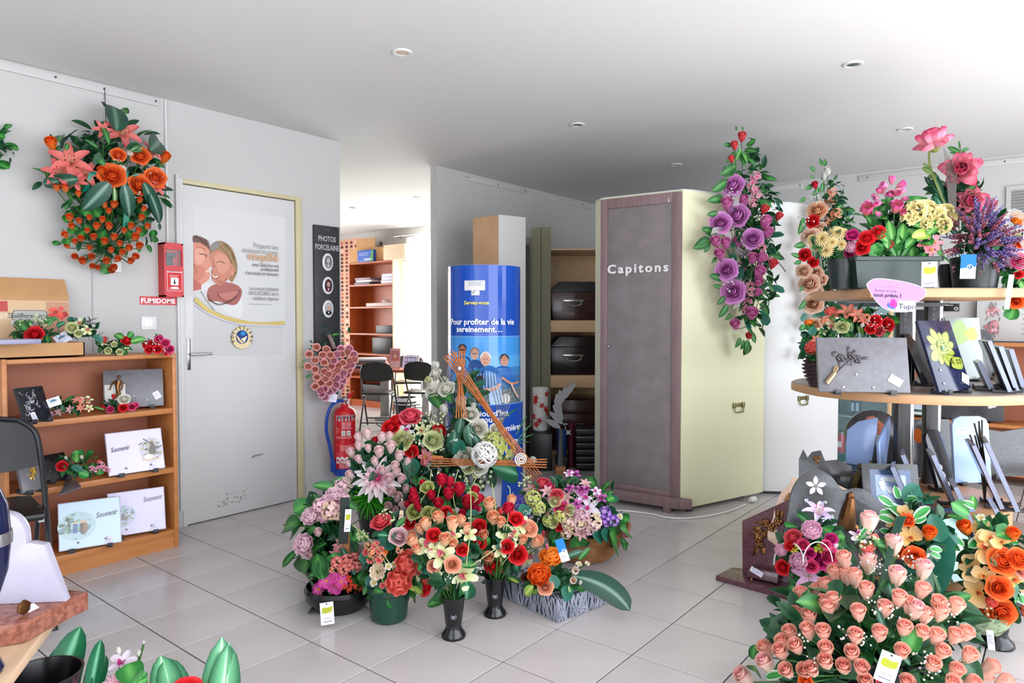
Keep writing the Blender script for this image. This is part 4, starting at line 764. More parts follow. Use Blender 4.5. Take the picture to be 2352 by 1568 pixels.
for y, c, lab in ((1.56, '#a82838', 'red grave candle nearest the left post of the glass case'), (1.47, '#b04050', 'red grave candle with a white label in the middle of the glass case'), (1.38, '#8a2030', 'dark red grave candle at the right end of the glass case')):
    t = thing('grave_candle', lab, 'candle', T(6.32, y, .101)); ob('jar', MB().lathe([(.034, 0), (.036, .13), (.028, .15), (0, .15)], 16), mat('candle'+c, c, .2), t); ob('lid', MB().lathe([(.03, .15), (.032, .17), (.012, .185), (0, .185)], 16), SILVER, t); ob('candle_label', MB().box(-.037, -.034, -.016, .016, .04, .09), WHITEP, t)
rb = thing('bookcase', 'orange-brown bookcase under the framed poem at the right wall', 'bookcase', T(6.37, .5, 0))
for y in (-.9, .53): ob('side_panel', MB().box(-.16, .16, y, y+.022, 0, 1.03), ORWOOD, rb)
ob('back_panel', MB().box(.15, .16, -.88, .53, 0, 1.03), BACKW, rb)
for z in (.1, .45, .74, 1.05): ob('shelf', MB().box(-.165, .15, -.88, .53, z-.025, z, .002), ORWOOD, rb)
pm = thing('framed_poem', 'white framed poem with pink roses standing on the right-hand bookcase', 'plaque', T(6.5, .2, 1.051) @ Rz(-90)); ob('panel', MB().box(-.34, .34, -.012, 0, 0, .33, .002), mat('pale_board', '#cfcfcd', .4), pm); ob('frame', MB().box(-.345, .345, -.016, 0, 0, .006).box(-.345, .345, -.016, 0, .326, .334).box(-.345, -.338, -.016, 0, 0, .334).box(.338, .345, -.016, 0, 0, .334), DKGREY, pm)
a = Art(lambda u, v, d: (u, -.0125-d, v), .0002); q = random.Random(3)
for k in range(30): a.fake(-.06+.03*abs(math.sin(k*.7)), .22, .29-k*.0085, .004, '#5a5a5e', 1, seed=k)
for z in (.24, .13, .1): 
    for k in range(9): a.ell(-.24+q.uniform(-.035, .035), z+q.uniform(-.025, .025), .02, .017, q.choice(['#d8a0a8', '#c88890', '#e4b8bc', '#b87880']), n=8)
for k in range(18): x, z = -.24+q.uniform(-.05, .05), q.uniform(.03, .28); a.line([(x, z), (x+q.uniform(-.02, .02), z+.03)], .006, q.choice(['#6a6a66', '#8a8a84']))
a.put('poem_print', pm)
def rel(px, py, D, dx=0, z=None): p = at(px, py, D); return Vector((p.x, p.y, p.z if z is None else z))
sgn = tg(ob('small_wall_sign', MB().box(6.535, 6.55, .66, .78, 1.29, 1.35, .002), BLACKP), 'small black sign with a round emblem on the right wall', 'sign'); Art(lambda u, v, d: (6.535-d, -u, v), .0005).ell(-.68, 1.31, .015, .014, '#c8c8c8', n=14).ell(-.68, 1.31, .008, .007, '#2a2a2a', n=10).rect(-.76, 1.335, -.7, 1.34, '#d8d8d8').put('sign_print', sgn)
vt = thing('wall_vent', 'white louvred vent high on the right wall at the frame edge', 'vent', T(6.55, .2, 1.95)); ob('vent_frame', MB().box(-.02, 0, -.2, .17, 0, .03).box(-.02, 0, -.2, .17, .26, .29).box(-.02, 0, .14, .17, .03, .26).box(-.02, 0, -.2, -.17, .03, .26).box(-.003, 0, -.17, .14, .03, .26), mat('vent_grey', '#b8b8b6', .5), vt)
for i in range(10): ob('slat', MB().box(-.012, 0, -.17, .14, 0, .012, M=T(-.004, 0, .035+i*.0225) @ Ry(-25)), mat('vent_slat', '#8a8a88', .5), vt)
# ---- round tiered display stand
DC = at(2098, 733, 3.4); DC.z = 0; DM = T(DC) @ Rz(CYAW)
ds = thing('display_stand', 'tiered round shop display stand with two slotted metal posts', 'display stand', DM)
EDGEW = mat('beech_edging', '#b98a5e', .4, col2='#c0936a', scale=4); TOPW = mat('pale_shelf_top', '#8f8680', .35)
def shelf(z, pts, th=.042):
    o = ob('shelf', MB().prism(pts, z-th, z-.002, bev=.004), EDGEW, ds); ob('shelf_top', MB().prism([(x*.985, y*.985) for x, y in pts], z-.002, z), TOPW, o)
circ = lambda a, b, n=40: [(a*math.cos(2*math.pi*i/n), b*math.sin(2*math.pi*i/n)) for i in range(n)]
shelf(.903, [(max(-.545, min(.545, x)), y) for x, y in circ(.56, .52)])
shelf(1.362, [(-.40, -.36), (.36, -.37), (.5, -.02), (.46, .25), (.2, .36), (-.25, .36), (-.46, .1)])
shelf(.17, circ(.7, .68)); ob('riser', MB().prism(circ(.42, .4, 28), .17, .36, bev=.004), EDGEW, ds); ob('base_drum', MB().lathe([(.6, 0), (.6, .13), (0, .13)], 32), DKGREY, ds)
def post(px, D):
    p = DM.inverted() @ at(px, 733, D); x, y = p.x, p.y
    o = ob('post', MB().box(x-.032, x+.032, y-.02, y+.02, .36, 1.32, .003), mat('post_grey', '#333436', .45, .2), ds); f = MB()
    for k in range(30): f.box(x-.012, x+.006, y-.0212, y-.0195, .40+k*.03, .418+k*.03)
    ob('slot_rows', f, BLACKP, o, kind='stuff'); ob('round_tube', MB().lathe([(.017, .36), (.017, 1.32)], 16, M=T(x+.038, y-.004, 0)), CHROME, o)
post(2076, 3.42); post(2140, 3.62)
ob('shelf_bracket', MB().prism([(-.3, 1.31), (.3, 1.31), (.25, 1.29), (-.25, 1.29)], -.2, -.18, M=Rx(90)), DKGREY, ds)
# pink shelf talker
tp = at(2056, 681, 2.9); tk = thing('shelf_sign', 'rounded pink sign asking tout prévu clipped to the top shelf', 'sign', facecam(tp, 3)); s_ = 2.9/FPX
ol = [((x-2056)*s_, -(y-681)*s_) for x, y in ((1998, 650), (2010, 641), (2030, 640), (2062, 644), (2092, 651), (2112, 660), (2118, 670), (2113, 682), (2098, 694), (2094, 700), (2086, 714), (2072, 716), (2052, 716), (2034, 708), (2018, 694), (2004, 672), (1996, 658))]
ol = [(p.x, p.y) for p in cr([(x, y, 0) for x, y in ol], True, 3)]; FM = Matrix(((1, 0, 0, 0), (0, 0, 1, 0), (0, 1, 0, 0), (0, 0, 0, 1)))
ob('board', MB().prism(ol, 0, .004, M=FM), mat('sign_white', '#d6cfe2', .4), tk)
a = Art(step=.0003); a.poly([(x*.965, z*.965) for x, z in ol], '#c592cc'); X = lambda x, y: ((x-2056)*s_, -(y-681)*s_)
for t, x, y, h, c, b in (("Conseils obsèques", 2009, 660, .013, '#a98ab4', .0), ("Avez-vous…", 2012, 671, .020, '#7a5f86', .004), ("tout prévu ?", 2012, 682, .021, '#43304e', .03)): u, v = X(x, y); a.text(t, u, v, h, c, 'LEFT', b, rot=-1)
a.poly([X(x, y) for x, y in ((2063, 690), (2096, 688), (2095, 714), (2060, 714))], '#cfc8dc').ell(*X(2052, 703), .019, .022, '#ece4f4', n=18).blob([X(*p) for p in ((2053, 686), (2061, 697), (2060, 705), (2050, 707), (2045, 701), (2047, 693))], '#d8359c').blob([X(*p) for p in ((2044, 694), (2042, 704), (2052, 710), (2061, 708), (2052, 706), (2046, 702))], '#2f6fc0').line([X(2043, 710), X(2052, 714), X(2060, 712)], .003, '#d8b04a', True)
u, v = X(2064, 708); a.text("Tupo'", u, v, .03, '#3a3550', 'LEFT', 0); a.put('sign_print', tk); ob('clip_arm', MB().box(.0, .03, .004, .14, .0, .01).box(.005, .025, .12, .14, -.03, .03, .002), ALU, tk)
# ---- plaques on the stand
def slab(label, pxc, pyb, D, yaw, lean, w, h, t, m, draw=None, outline=None, feet=True, z=None, cat='plaque', group=None, name='memorial_plaque'):
    P = at(pxc, pyb, D)
    if z is not None: P.z = z
    return plaque(name, label, cat, P, CYAW+yaw, lean, w, h, t, m, draw, outline, feet, group=group)
ZM = .904
r, M = slab('wide grey granite plaque with a bronze hand and roses, on the middle shelf', 1986, 896, 2.93, -8, 12, .365, .235, .022, GRAN_G, None, z=ZM)
relief_spray(r, M, ((-.045, .155), (-.09, .145), (-.02, .14)), mat('dark_relief', '#4b4648', .35, .6, bump=.3, scale=60), .019, 2, ((-.02, .15), (-.07, .12), (-.105, .085), (-.12, .065)))
ob('bronze_hand', MB().tube([(-.155, -.008, .035), (-.135, -.012, .06), (-.12, -.014, .08)], lambda t: .013-.003*t, 8).tube([(-.122, -.014, .075), (-.112, -.016, .095), (-.108, -.012, .11)], .005, 6).tube([(-.128, -.014, .075), (-.122, -.018, .095), (-.116, -.016, .108)], .004, 6), mat('pale_bronze', '#a08a6c', .3, .8), r, M)
studs(r, M, ((-.03, .075), (-.085, .02), (.035, .02)), s=.006); card(r, M @ T(.115, -.003, .035) @ Ry(33), .055, .035)
def sunf(a, w, h):
    a.step = .00008; cx, cz = -.005, h*.6; pet = '#8e9842'; dk = '#3c481c'
    for k in range(11):
        t = k*.571+.25; L = h*(.3+.05*math.sin(k*2.3)); c, s = math.cos(t), math.sin(t)
        for gr, col in ((1, dk), (.93, pet)):
            a.blob([(cx+L*gr*(p*c-q_*s), cz+L*gr*(p*s+q_*c)*.95) for p, q_ in ((.15, .1), (.5, .24*gr), (.85, .16*gr), (1.02, 0), (.85, -.2*gr), (.5, -.24*gr), (.15, -.1))], col, 4)
    a.ell(cx, cz, .033, .04, '#8c9648', n=20); q = random.Random(3)
    for k in range(60): t = q.random()*6.28; d = q.random()**.5; a.ell(cx+.036*d*math.cos(t), cz+.044*d*math.sin(t), .0022, .003, q.choice(['#3d4420', '#6a7438', '#4c5c3a']), n=5)
    a.ell(cx, cz, .009, .011, '#5f9a6a', n=10).blob([(cx+.02, h*.38), (cx+.05, h*.46), (cx+.1, h*.44), (cx+.09, h*.3), (cx+.03, h*.31)], pet).text('A toi', cx+.06, h*.36, h*.14, '#2e3316', 'CENTER', .004, .3, 6)
r, M = slab('navy granite plaque with a big yellow-green daisy, on the middle shelf', 2196, 903, 2.98, 26, 19, .225, .32, .014, GRAN_N, sunf, z=ZM); studs(r, M, ((-.065, .095), (-.07, .035), (.07, .035)), s=.007); card(r, M @ T(.075, -.004, .03) @ Ry(28), .045, .045)
ob('polished_edge', MB().box(.1125, .1135, -.001, .014, 0, .32), EDGE, r, M)
side = [('grey plaque with a pale shiny edge, just right of the daisy plaque', 2278, 893, 3.15, 62, 22, .16, .13, .02, GRAN_G), ('tall black plaque seen edge-on, third from the right on the middle shelf', 2312, 897, 3.06, 66, 20, .2, .23, .016, GRAN_B), ('plaque with a cast floral border edge, second from the right on the middle shelf', 2328, 888, 3.1, 66, 18, .2, .2, .018, GRAN_D), ('grey plaque with a wavy pale top, rightmost on the middle shelf', 2346, 876, 3.2, 64, 16, .2, .18, .018, GRAN_G)]
for lab, *k in side:
    r, M = slab(lab, *k, z=ZM); w, h, t = k[5:8]; ob('polished_edge', MB().box(-w/2-.001, -w/2, 0, t, 0, h).box(-w/2, w/2, 0, t, h, h+.001), EDGE, r, M)
slab('large black plaque lying back behind the daisy plaque', 2150, 885, 3.35, 34, 24, .22, .26, .015, GRAN_B, z=ZM)
slab('grey stone with a rounded top behind the side-on plaques', 2262, 880, 3.62, 20, 8, .2, .3, .03, GRAN_D, outline=[(-.1, 0), (.1, 0), (.1, .2)]+[(.1*math.cos(t), .2+.06*math.sin(t)) for t in [k*.314 for k in range(1, 10)]]+[(-.1, .2)], z=ZM)
slab('clear glass plaque with green leaf decoration behind the middle shelf plaques', 2222, 880, 3.56, 8, 8, .2, .32, .008, mat('frosted_glass', '#8e9894', .15), lambda a, w, h: (a.blob([(-.07, .2), (-.05, .29), (0, .3), (.03, .22), (-.02, .18)], '#7f9a4a'), a.blob([(.0, .24), (.06, .27), (.08, .22), (.04, .2)], '#9aa83a')), z=ZM)
# lower tiers
arch = lambda w, h, r, n=10: [(-w/2, 0), (w/2, 0), (w/2, h-r)]+[(w/2*math.cos(t), h-r+r*math.sin(t)) for t in [math.pi*k/n for k in range(1, n)]]+[(-w/2, h-r)]
ZB = .172; ZR = .362
heart = [(p.x, p.y) for p in cr([(-.2, 0, 0), (-.205, .14, 0), (-.17, .215, 0), (-.1, .25, 0), (-.03, .235, 0), (.02, .2, 0), (.1, .205, 0), (.2, .15, 0), (.235, .1, 0), (.235, 0, 0)], True, 4)]
def star(a, w, h):
    a.step = .0006
    for k in range(5):
        t = R(90+72*k); c, s = math.cos(t), math.sin(t)
        for L, col in ((.045, '#4a4a4c'), (.042, '#c4c2be')): a.blob([(-.09+L*(p*c-q_*s), .335+L*(p*s+q_*c)) for p, q_ in ((.12, 0), (.55, .25), (1, 0), (.55, -.25))], col, 3)
    a.ell(-.09, .335, .006, .006, '#6a6058', n=8)
ra, Ma = slab('dark granite double-arched stone with a silver star flower, front of the display stand', 1932, 1262, 2.88, -12, 10, .44, .25, .03, GRAN_D, star, [(x*.98, z*1.62) for x, z in heart], z=ZB)
ob('bronze_saint', MB().ball((.045, -.012, .30), (.016, .013, .019), 8).tube([(.045, -.012, .29), (.035, -.018, .24), (.025, -.012, .17)], lambda t: .016+.02*t, 9).tube([(.05, -.02, .27), (.02, -.03, .245), (.035, -.03, .262)], .008, 6).tube([(.0, -.01, .17), (.03, -.022, .2), (.06, -.01, .17)], .016, 7), BRONZE, ra, Ma)
for x, z in ((-.13, .275), (-.055, .27), (.13, .22), (.14, .16)): ob('flower_stud', MB().ball((x, -.006, z), (.01, .006, .01), 7), SILVER, ra, Ma)
card(ra, Ma @ T(-.03, -.004, .16) @ Ry(-20), .05, .055)
wave = [(p.x, p.y) for p in cr([(-.19, 0, 0), (-.2, .1, 0), (-.17, .2, 0), (-.13, .24, 0), (-.12, .27, 0), (-.05, .265, 0), (.02, .27, 0), (.08, .25, 0), (.16, .21, 0), (.2, .1, 0), (.2, 0, 0)], True, 4)]
r, M = slab('pinkish beige stone with wavy top and bronze madonna, left of the display stand', 1885, 1240, 3.12, -22, 12, .38, .3, .03, GRAN_P, None, [(x*1.02, z*1.16) for x, z in wave], z=ZB)
mb = MB()
for k in range(7): t = R(95+k*22); mb.tube([(-.11+(.02+.006*k)*math.cos(t+j*.5), -.006, .215+(.03+.004*k)*math.sin(t+j*.5)) for j in range(4)], .004, 5)
mb.ball((-.105, -.01, .22), (.014, .01, .02), 8); mb.tube([(-.12, -.008, .19), (-.13, -.01, .15), (-.14, -.008, .12)], .012, 7); ob('bronze_madonna', mb, BRONZE, r, M); ob('round_badge', MB().ball((-.105, -.006, .13), (.017, .006, .017), 10), SILVER, r, M)
# burgundy stele on its own base, on the floor
sp_ = onZ(1768, 1345, 0); st = thing('burgundy_stele', 'burgundy granite angular stele with bronze roses on a polished base, on the floor', 'memorial stone', T(sp_) @ Rz(CYAW-38))
ob('base', MB().prism([(-.22, -.09), (.14, -.12), (.18, .02), (.05, .16), (-.2, .06)], 0, .025, bev=.003), GRAN_R, st); Ms = T(-.0, .01, .026) @ Rx(-10)
ob('slab', MB().prism([(-.13, 0), (.11, 0), (.13, .4), (.1, .4), (-.15, .24)], -.025, 0, M=Ms @ Matrix(((1, 0, 0, 0), (0, 0, -1, 0), (0, 1, 0, 0), (0, 0, 0, 1))), bev=.002), GRAN_R, st)
relief_spray(st, Ms, ((-.01, .235), (-.05, .2), (-.06, .15), (.02, .27), (-.035, .25)), BRONZE, .022, 6, ((0, .25), (-.05, .17), (-.09, .09))); ob('name_block', MB().box(-.09, .05, -.06, -.02, .0, .045, .003), GRAN_R, st, Ms); card(st, Ms @ T(-.05, -.062, .02) @ Ry(20), .06, .025); studs(st, T(-.14, -.04, .028), ((0, .01), (.07, .0)), GOLD)
dk = lambda *k: slab(*k)
r, M = slab('dark stone with a notched top and a small bronze flower, behind the madonna stone', 1895, 1150, 3.42, -20, 12, .24, .2, .03, GRAN_D, None, [(-.12, 0), (.12, 0), (.12, .13), (.06, .16), (.0, .15), (-.02, .2), (-.06, .19), (-.08, .16), (-.1, .2), (-.12, .15)], z=ZR); relief_spray(r, M, ((-.045, .16),), BRONZE, .012, 3)
def pict(a, w, h):
    a.step = .0004; a.rect(-w*.36, h*.12, w*.36, h*.88, '#4a5f86').rect(-w*.27, h*.2, w*.27, h*.78, '#9cb8e4'); q = random.Random(4)
    for k in range(14): a.ell(q.uniform(-w*.2, w*.2), h*q.uniform(.45, .72), w*.07, h*.05, q.choice(['#d4e2f4', '#bcd0ee', '#e8eef8']), n=10)
    a.blob([(-w*.26, h*.21), (w*.26, h*.21), (w*.2, h*.38), (-.0, h*.32), (-w*.2, h*.4)], '#6f86a8')
slab('dark plaque framing a blue sky picture, in the middle of the lower display', 2052, 1172, 3.1, -8, 14, .24, .23, .016, GRAN_D, pict, z=ZR-.03)
r, M = slab('black arched stone with an orange plate between two open pale pages', 2018, 1120, 3.66, 4, 10, .3, .37, .03, GRAN_D, None, arch(.3, .37, .12), z=ZR); Art(step=.002).poly([(-.05, .25), (.04, .235), (.055, .29), (.0, .34), (-.04, .33)], '#b4571c').fake(-.03, .035, .3, .008, '#6a3212', 4).put('orange_plate', r, M)
r, M = slab('left pale blue stone page leaning like an open book', 1975, 1080, 3.52, -42, 6, .13, .23, .012, BLUESTONE, None, [(-.07, 0), (.05, 0), (.07, .17), (.07, .25), (-.02, .22), (-.07, .17)], feet=False, z=ZR+.12)
r, M = slab('right pale blue stone page with a rough edge leaning like an open book', 2035, 1085, 3.46, 34, 4, .12, .24, .012, BLUESTONE, None, [(-.06, 0), (.0, 0), (.07, .2), (.065, .25), (-.03, .16), (-.06, .13)], feet=False, z=ZR+.12)
bk2 = tg(ob('stone_block', MB().box(-.16, .16, -.1, .1, 0, .119, .006), GRAN_B, M=T(at(2005, 1100, 3.52).x, at(2005, 1100, 3.52).y, ZR) @ Rz(CYAW)), 'black stone block supporting the two pale pages', 'stone')
fg = thing('bronze_figurine', 'small bronze and stone figurine group below the open pale pages', 'figurine', T(at(1962, 1140, 3.3).x, at(1962, 1140, 3.3).y, ZR) @ Rz(CYAW)); ob('rock', MB().ball((0, .02, .06), (.09, .05, .075), 9).ball((.06, .01, .05), (.04, .04, .06), 8), GRAN_D, fg); ob('figure', MB().tube(cr([(-.02, -.04, .02), (-.02, -.05, .09), (.0, -.05, .15)], False, 4), lambda t: .022-.008*t, 8).ball((.0, -.05, .17), (.013, .013, .017), 8).tube([(-.0, -.05, .13), (.04, -.06, .1), (.06, -.06, .13)], .006, 6).tube([(.05, -.05, .02), (.05, -.05, .2)], .005, 6).tube([(.02, -.05, .17), (.085, -.05, .175)], .005, 6), mat('olive_bronze', '#5a4c2a', .4, .7), fg)
r, M = slab('black round-topped stone with gold script, right of the star flower stone', 2150, 1260, 2.92, 14, 16, .26, .27, .03, GRAN_D, lambda a, w, h: a.text('Mamie', -.02, .14, .045, '#c9b98a', 'CENTER', .006, .3), arch(.26, .25, .13), z=ZB)
slab('pale turquoise plate with blue shading leaning at the right of the stand', 2240, 1268, 2.78, 22, 40, .24, .25, .012, mat('pale_teal_plate', '#b4d8d0', .15), lambda a, w, h: (a.blob([(-.02, .03), (.1, .04), (.11, .12), (.04, .1)], '#5aa0a8'), a.blob([(-.11, .02), (-.03, .03), (-.08, .12)], '#8fb4d0')), z=ZB)
r, M = slab('pale blue round-cornered stele with a white label, at the back right of the stand', 2236, 1112, 3.6, 2, 6, .195, .34, .02, BLUESTONE, lambda a, w, h: a.rect(-.075, .25, .0, .285, '#dfe6f2').fake(-.06, -.02, .273, .006, '#5a86b8', 2), [(-.0975, 0), (.0975, 0), (.0975, .3), (.085, .33), (.05, .345), (-.05, .345), (-.085, .33), (-.0975, .3)], z=ZR)
slab('dark plaque with an orange badge, behind the second post', 2140, 1110, 3.8, 2, 8, .24, .3, .02, GRAN_D, lambda a, w, h: a.ell(-.06, .21, .03, .04, '#b4571c', n=14), z=ZR)
slab('black plaque with a curved pale edge left of the pale blue stele', 2178, 1120, 3.48, 30, 16, .16, .3, .02, GRAN_B, None, arch(.16, .3, .05), z=ZR)
rows = [(2100, 1192, 3.1, .15, .21, GRAN_D, 'plaque seen edge-on beside the blue sky picture'), (2128, 1180, 3.2, .17, .25, GRAN_N, 'blue-edged plaque with a cast flower, second edge-on from the left post'), (2156, 1205, 3.02, .17, .22, GRAN_G, 'edge-on grey plaque with silver flowers behind the gold script stone'), (2196, 1180, 3.16, .18, .26, GRAN_G, 'edge-on plaque with white cast lettering under the pale blue stele'), (2192, 1200, 3.0, .14, .2, GRAN_N, 'short blue edge-on plaque below the one with cast lettering'), (2278, 1240, 2.95, .2, .36, GRAN_B, 'tall black edge-on plaque crossing the right of the lower display'), (2296, 1180, 3.2, .2, .3, GRAN_B, 'edge-on black plaque right of the pale blue stele'), (2336, 1190, 3.15, .2, .32, GRAN_G, 'edge-on grey plaque second from the right frame edge'), (2352, 1250, 2.9, .2, .28, GRAN_N, 'blue edge-on plaque at the right frame edge')]
for i, (px, py, D, w, h, m, lab) in enumerate(rows):
    r, M = slab(lab+', lower display', px, py, D, 60+i*2 % 7, 22, w, h, .018, m, z=(ZR if D > 3.05 else ZB)); ob('polished_edge', MB().box(-w/2-.001, -w/2, 0, .018, 0, h).box(-w/2, w/2, 0, .018, h, h+.001), EDGE, r, M)
    if i in (1, 2, 3): relief_spray(r, M, ((-w*.25, h*.75), (-w*.2, h*.6), (-w*.28, h*.45)), SILVER, .013, i)
slab('large dark stone with a wavy top at the far right of the lower display', 2330, 1120, 3.75, 0, 8, .34, .26, .03, GRAN_D, None, [(-.17, 0), (.17, 0), (.17, .22), (.08, .26), (-.05, .24), (-.17, .26)], z=ZR)
slab('pale blue diamond-cut plate lying among the edge-on plaques', 2250, 1190, 3.0, 10, 50, .16, .16, .012, BLUESTONE, z=ZR-.1)
tb = thing('twig_bunch', 'upright bunch of dark metal twigs before the pale blue stele', 'ornament', T(at(2262, 1150, 3.25).x, at(2262, 1150, 3.25).y, ZR) @ Rz(CYAW)); q = random.Random(6)
for k in range(9): ob('twig', MB().tube(cr([(.0, 0, 0), (-.01+q.uniform(-.01, .01), 0, .16), (-.06+q.uniform(-.03, .05), q.uniform(-.02, .02), q.uniform(.28, .42))], False, 4), .004, 5), mat('dark_twig_metal', '#4c463c', .4, .6), tb)
# items on the right-hand bookcase
def rbs(lab, y, z, w, h, m, lean=10, draw=None, outline=None): return plaque('memorial_plaque', lab, 'plaque', Vector((6.26, y, z+.001)), -90, lean, w, h, .02, m, draw, outline)
r, M = rbs('rounded dark plaque with silver and bronze flowers on the right-hand bookcase', .56, .45, .44, .25, GRAN_D, 14, None, arch(.44, .25, .07)); relief_spray(r, M, ((-.08, .18), (-.12, .15)), BRONZE, .022, 2); relief_spray(r, M, ((0, .17),), SILVER, .022, 2); card(r, M @ T(.15, -.004, .1) @ Ry(-20), .05, .06)
rbs('green-grey plaque with a white strip on the right-hand bookcase, left of the rounded one', .87, .45, .22, .2, mat('green_slate', '#2f4a44', .2), 10, lambda a, w, h: a.rect(-w*.45, .01, w*.45, .03, '#cfd4d4').rect(-w*.3, .05, w*.05, .1, '#b8c8d4'))
rbs('black plaque with engraved vehicle on the lower level of the right-hand bookcase', .42, .1, .3, .2, GRAN_B, 12, dw(5, 16, '#6a6a70', 0, .5, .3)); rbs('white-topped plate on the lower level of the right-hand bookcase', .84, .1, .3, .24, WHSTONE, 10); rbs('black engraved stone standing on top of the right-hand bookcase', .93, 1.05, .12, .24, GRAN_B, 6, dw(9, 10, '#c8c8c8', 0, .6, .3)); rbs('small white card standing on top of the right-hand bookcase', .78, 1.05, .1, .09, WHSTONE, 20)
# ---- foreground left: table end with granite base, white stele, urn
A1, B1 = Vector((.38, 1.63)), Vector((.74, 2.19)); e = (B1-A1).normalized(); n = Vector((-e.y, e.x))
tb2 = thing('side_table', 'pale wood table corner at the bottom left of the photo', 'table', T(A1.x, A1.y, 0) @ Rz(math.degrees(math.atan2(e.y, e.x)))); Lw = (B1-A1).length
ob('tabletop', MB().box(0, Lw, 0, .6, .42, .45, .004), mat('pale_beech', '#c9a988', .4, col2='#d2b394', scale=3, stretch=(1, 10, 1)), tb2)
for x in (.04, Lw-.04):
    for y in (.4, .55): ob('leg', MB().box(x-.02, x+.02, y-.02, y+.02, 0, .42), mat('pale_beech'), tb2)
P0 = Vector((.539, 1.924, .451)); SM = T(P0) @ Rz(28)
ms = thing('white_stele', 'white marble stele with stepped arch on a red-brown granite base, on the table', 'memorial stone', SM)
bb_ = MB(); q = random.Random(2); bb_.prism([(p[0]+q.uniform(-.002, .002), p[1]+q.uniform(-.002, .002)) for p in [(k*.02, 0) for k in range(11)]+[(.2, k*.04) for k in range(7)]+[(-.3, .24)]+[(-.3, .12), (-.06, .1)]], 0, .05, bev=.003); ob('base', bb_, GRAN_O, ms)
hs = [(.125, 0), (.085, .13), (.06, .135), (.05, .17), (.03, .195), (0, .205)]; pr = [(p.x, p.y) for p in cr([(.05, .135, 0), (.046, .17, 0), (.028, .197, 0), (-.0, .207, 0)], False, 5)]; half = [(.15, 0), (.102, .148), (.068, .155)]+[(x*1.17, z*1.14) for x, z in pr]
ob('slab', MB().prism(half+[(-x, z) for x, z in half[::-1][1:]], -.028, 0, M=SM.inverted() @ T(at(6, 1388, 1.755).x, at(6, 1388, 1.755).y, .501) @ Rz(CYAW+6) @ Matrix(((1, 0, 0, 0), (0, 0, -1, 0), (0, 1, 0, 0), (0, 0, 0, 1))), bev=.003), WHSTONE, ms)
ob('bronze_emblem', MB().prism([(.018*math.cos(R(60*k+20)), .018*math.sin(R(60*k+20))) for k in range(6)], -.008, 0, M=T(.04, .03, .07) @ Rx(90), bev=.001), BRONZE, ms); card(ms, T(.07, .035, .051) @ Rx(-60), .03, .02); studs(ms, T(.12, .05, .052), ((0, 0),), GOLD)
up = at(-40, 1240, 1.5); ur = thing('urn', 'dark blue glazed urn cut by the left edge, beside the white stele', 'urn', T(up.x, up.y, .451)); hh = at(0, 1085, 1.46).z-.451
ob('urn_body', MB().lathe([(.03, 0), (.034, .01), (.022, .04), (.024, hh*.35), (.045, hh*.5), (.052, hh*.66), (.047, hh*.82), (.03, hh*.92), (.026, hh*.95), (.026, hh), (0, hh)], 32), BLUECER, ur); ob('silver_band', MB().lathe([(.0535, hh*.63), (.0545, hh*.66), (.0535, hh*.69)], 32), SILVER, ur)
# ================================================================ FLOWERS
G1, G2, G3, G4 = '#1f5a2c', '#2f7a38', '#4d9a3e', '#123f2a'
def petal(mb, L, W, e0, e1, phi, c0, c1, a=.5, b=.5, cup=.25, r0=.03, z0=0, ruf=0, nt=5, ns=2, pw=1, seed=0, twist=0, ctip=None):
    """one petal leaving the axis at angle phi; its spine bends from elevation e0 to e1 (degrees)"""
    q = random.Random(seed); r, z = r0, z0; tm_ = a/(a+b); norm = tm_**a*(1-tm_)**b; P = []; cs = []; cph, sph = math.cos(phi), math.sin(phi)
    for i in range(nt+1):
        t = i/nt; e = R(e0+(e1-e0)*t**pw)
        if i: r += L/nt*math.cos(e); z += L/nt*math.sin(e)
        w = W*(max(.14, (max(t, .02)**a*max(1-t, .03)**b)/norm) if i < nt else max(.12, (.96**a*.04**b)/norm))
        for j in range(-ns, ns+1):
            s = j/ns; o = cup*w*s*s+(ruf*L*math.sin(7*s+phi*3+t*4)*t if ruf else 0); x = r-o*math.sin(e); zz = z+o*math.cos(e); y = s*w*.5+twist*t*L
            P.append((x*cph-y*sph, x*sph+y*cph, zz)); k = mixc(c0, c1, t**1.3)
            if ctip is not None and (t > .8 or abs(s) == 1) : k = mixc(k, ctip, .75 if t > .8 else .45)
            cs.append(k)
    m = 2*ns+1; mb.add(P, [(i*m+j, i*m+j+1, (i+1)*m+j+1, (i+1)*m+j) for i in range(nt) for j in range(2*ns)], cs)
def ring(mb, n, ph=0, **k):
    for i in range(n): petal(mb, phi=ph+2*math.pi*i/n, seed=i, **k)
def wrapped(mb, rr, h, flare, n, c0, c1, ph=0, z0=0, curl=.35, close=0, nt=5, ns=3, wide=1.3):
    """cupped petals wrapped round the axis, as in a rose"""
    for i in range(n):
        p0 = ph+2*math.pi*i/n; hw = min(math.pi/n*wide, 2.1); P = []; cs = []
        for a in range(nt+1):
            t = a/nt; r = .02+rr*math.sin(min(1, t*1.25+.12)*math.pi/2)**.8*(1-close*t*t)+flare*t**3; z = z0+h*t-flare*curl*t**4*2
            for j in range(-ns, ns+1):
                s = j/ns; dz = -.16*h*s*s*t; f = 1+.12*abs(s)*t; P.append((r*f*math.cos(p0+s*hw), r*f*math.sin(p0+s*hw), z+dz)); cs.append(mixc(c0, c1, min(1, t**1.6*(1.0 if t < 1 else 1.15))))
        m = 2*ns+1; mb.add(P, [(a*m+j, a*m+j+1, (a+1)*m+j+1, (a+1)*m+j) for a in range(nt) for j in range(2*ns)], cs)
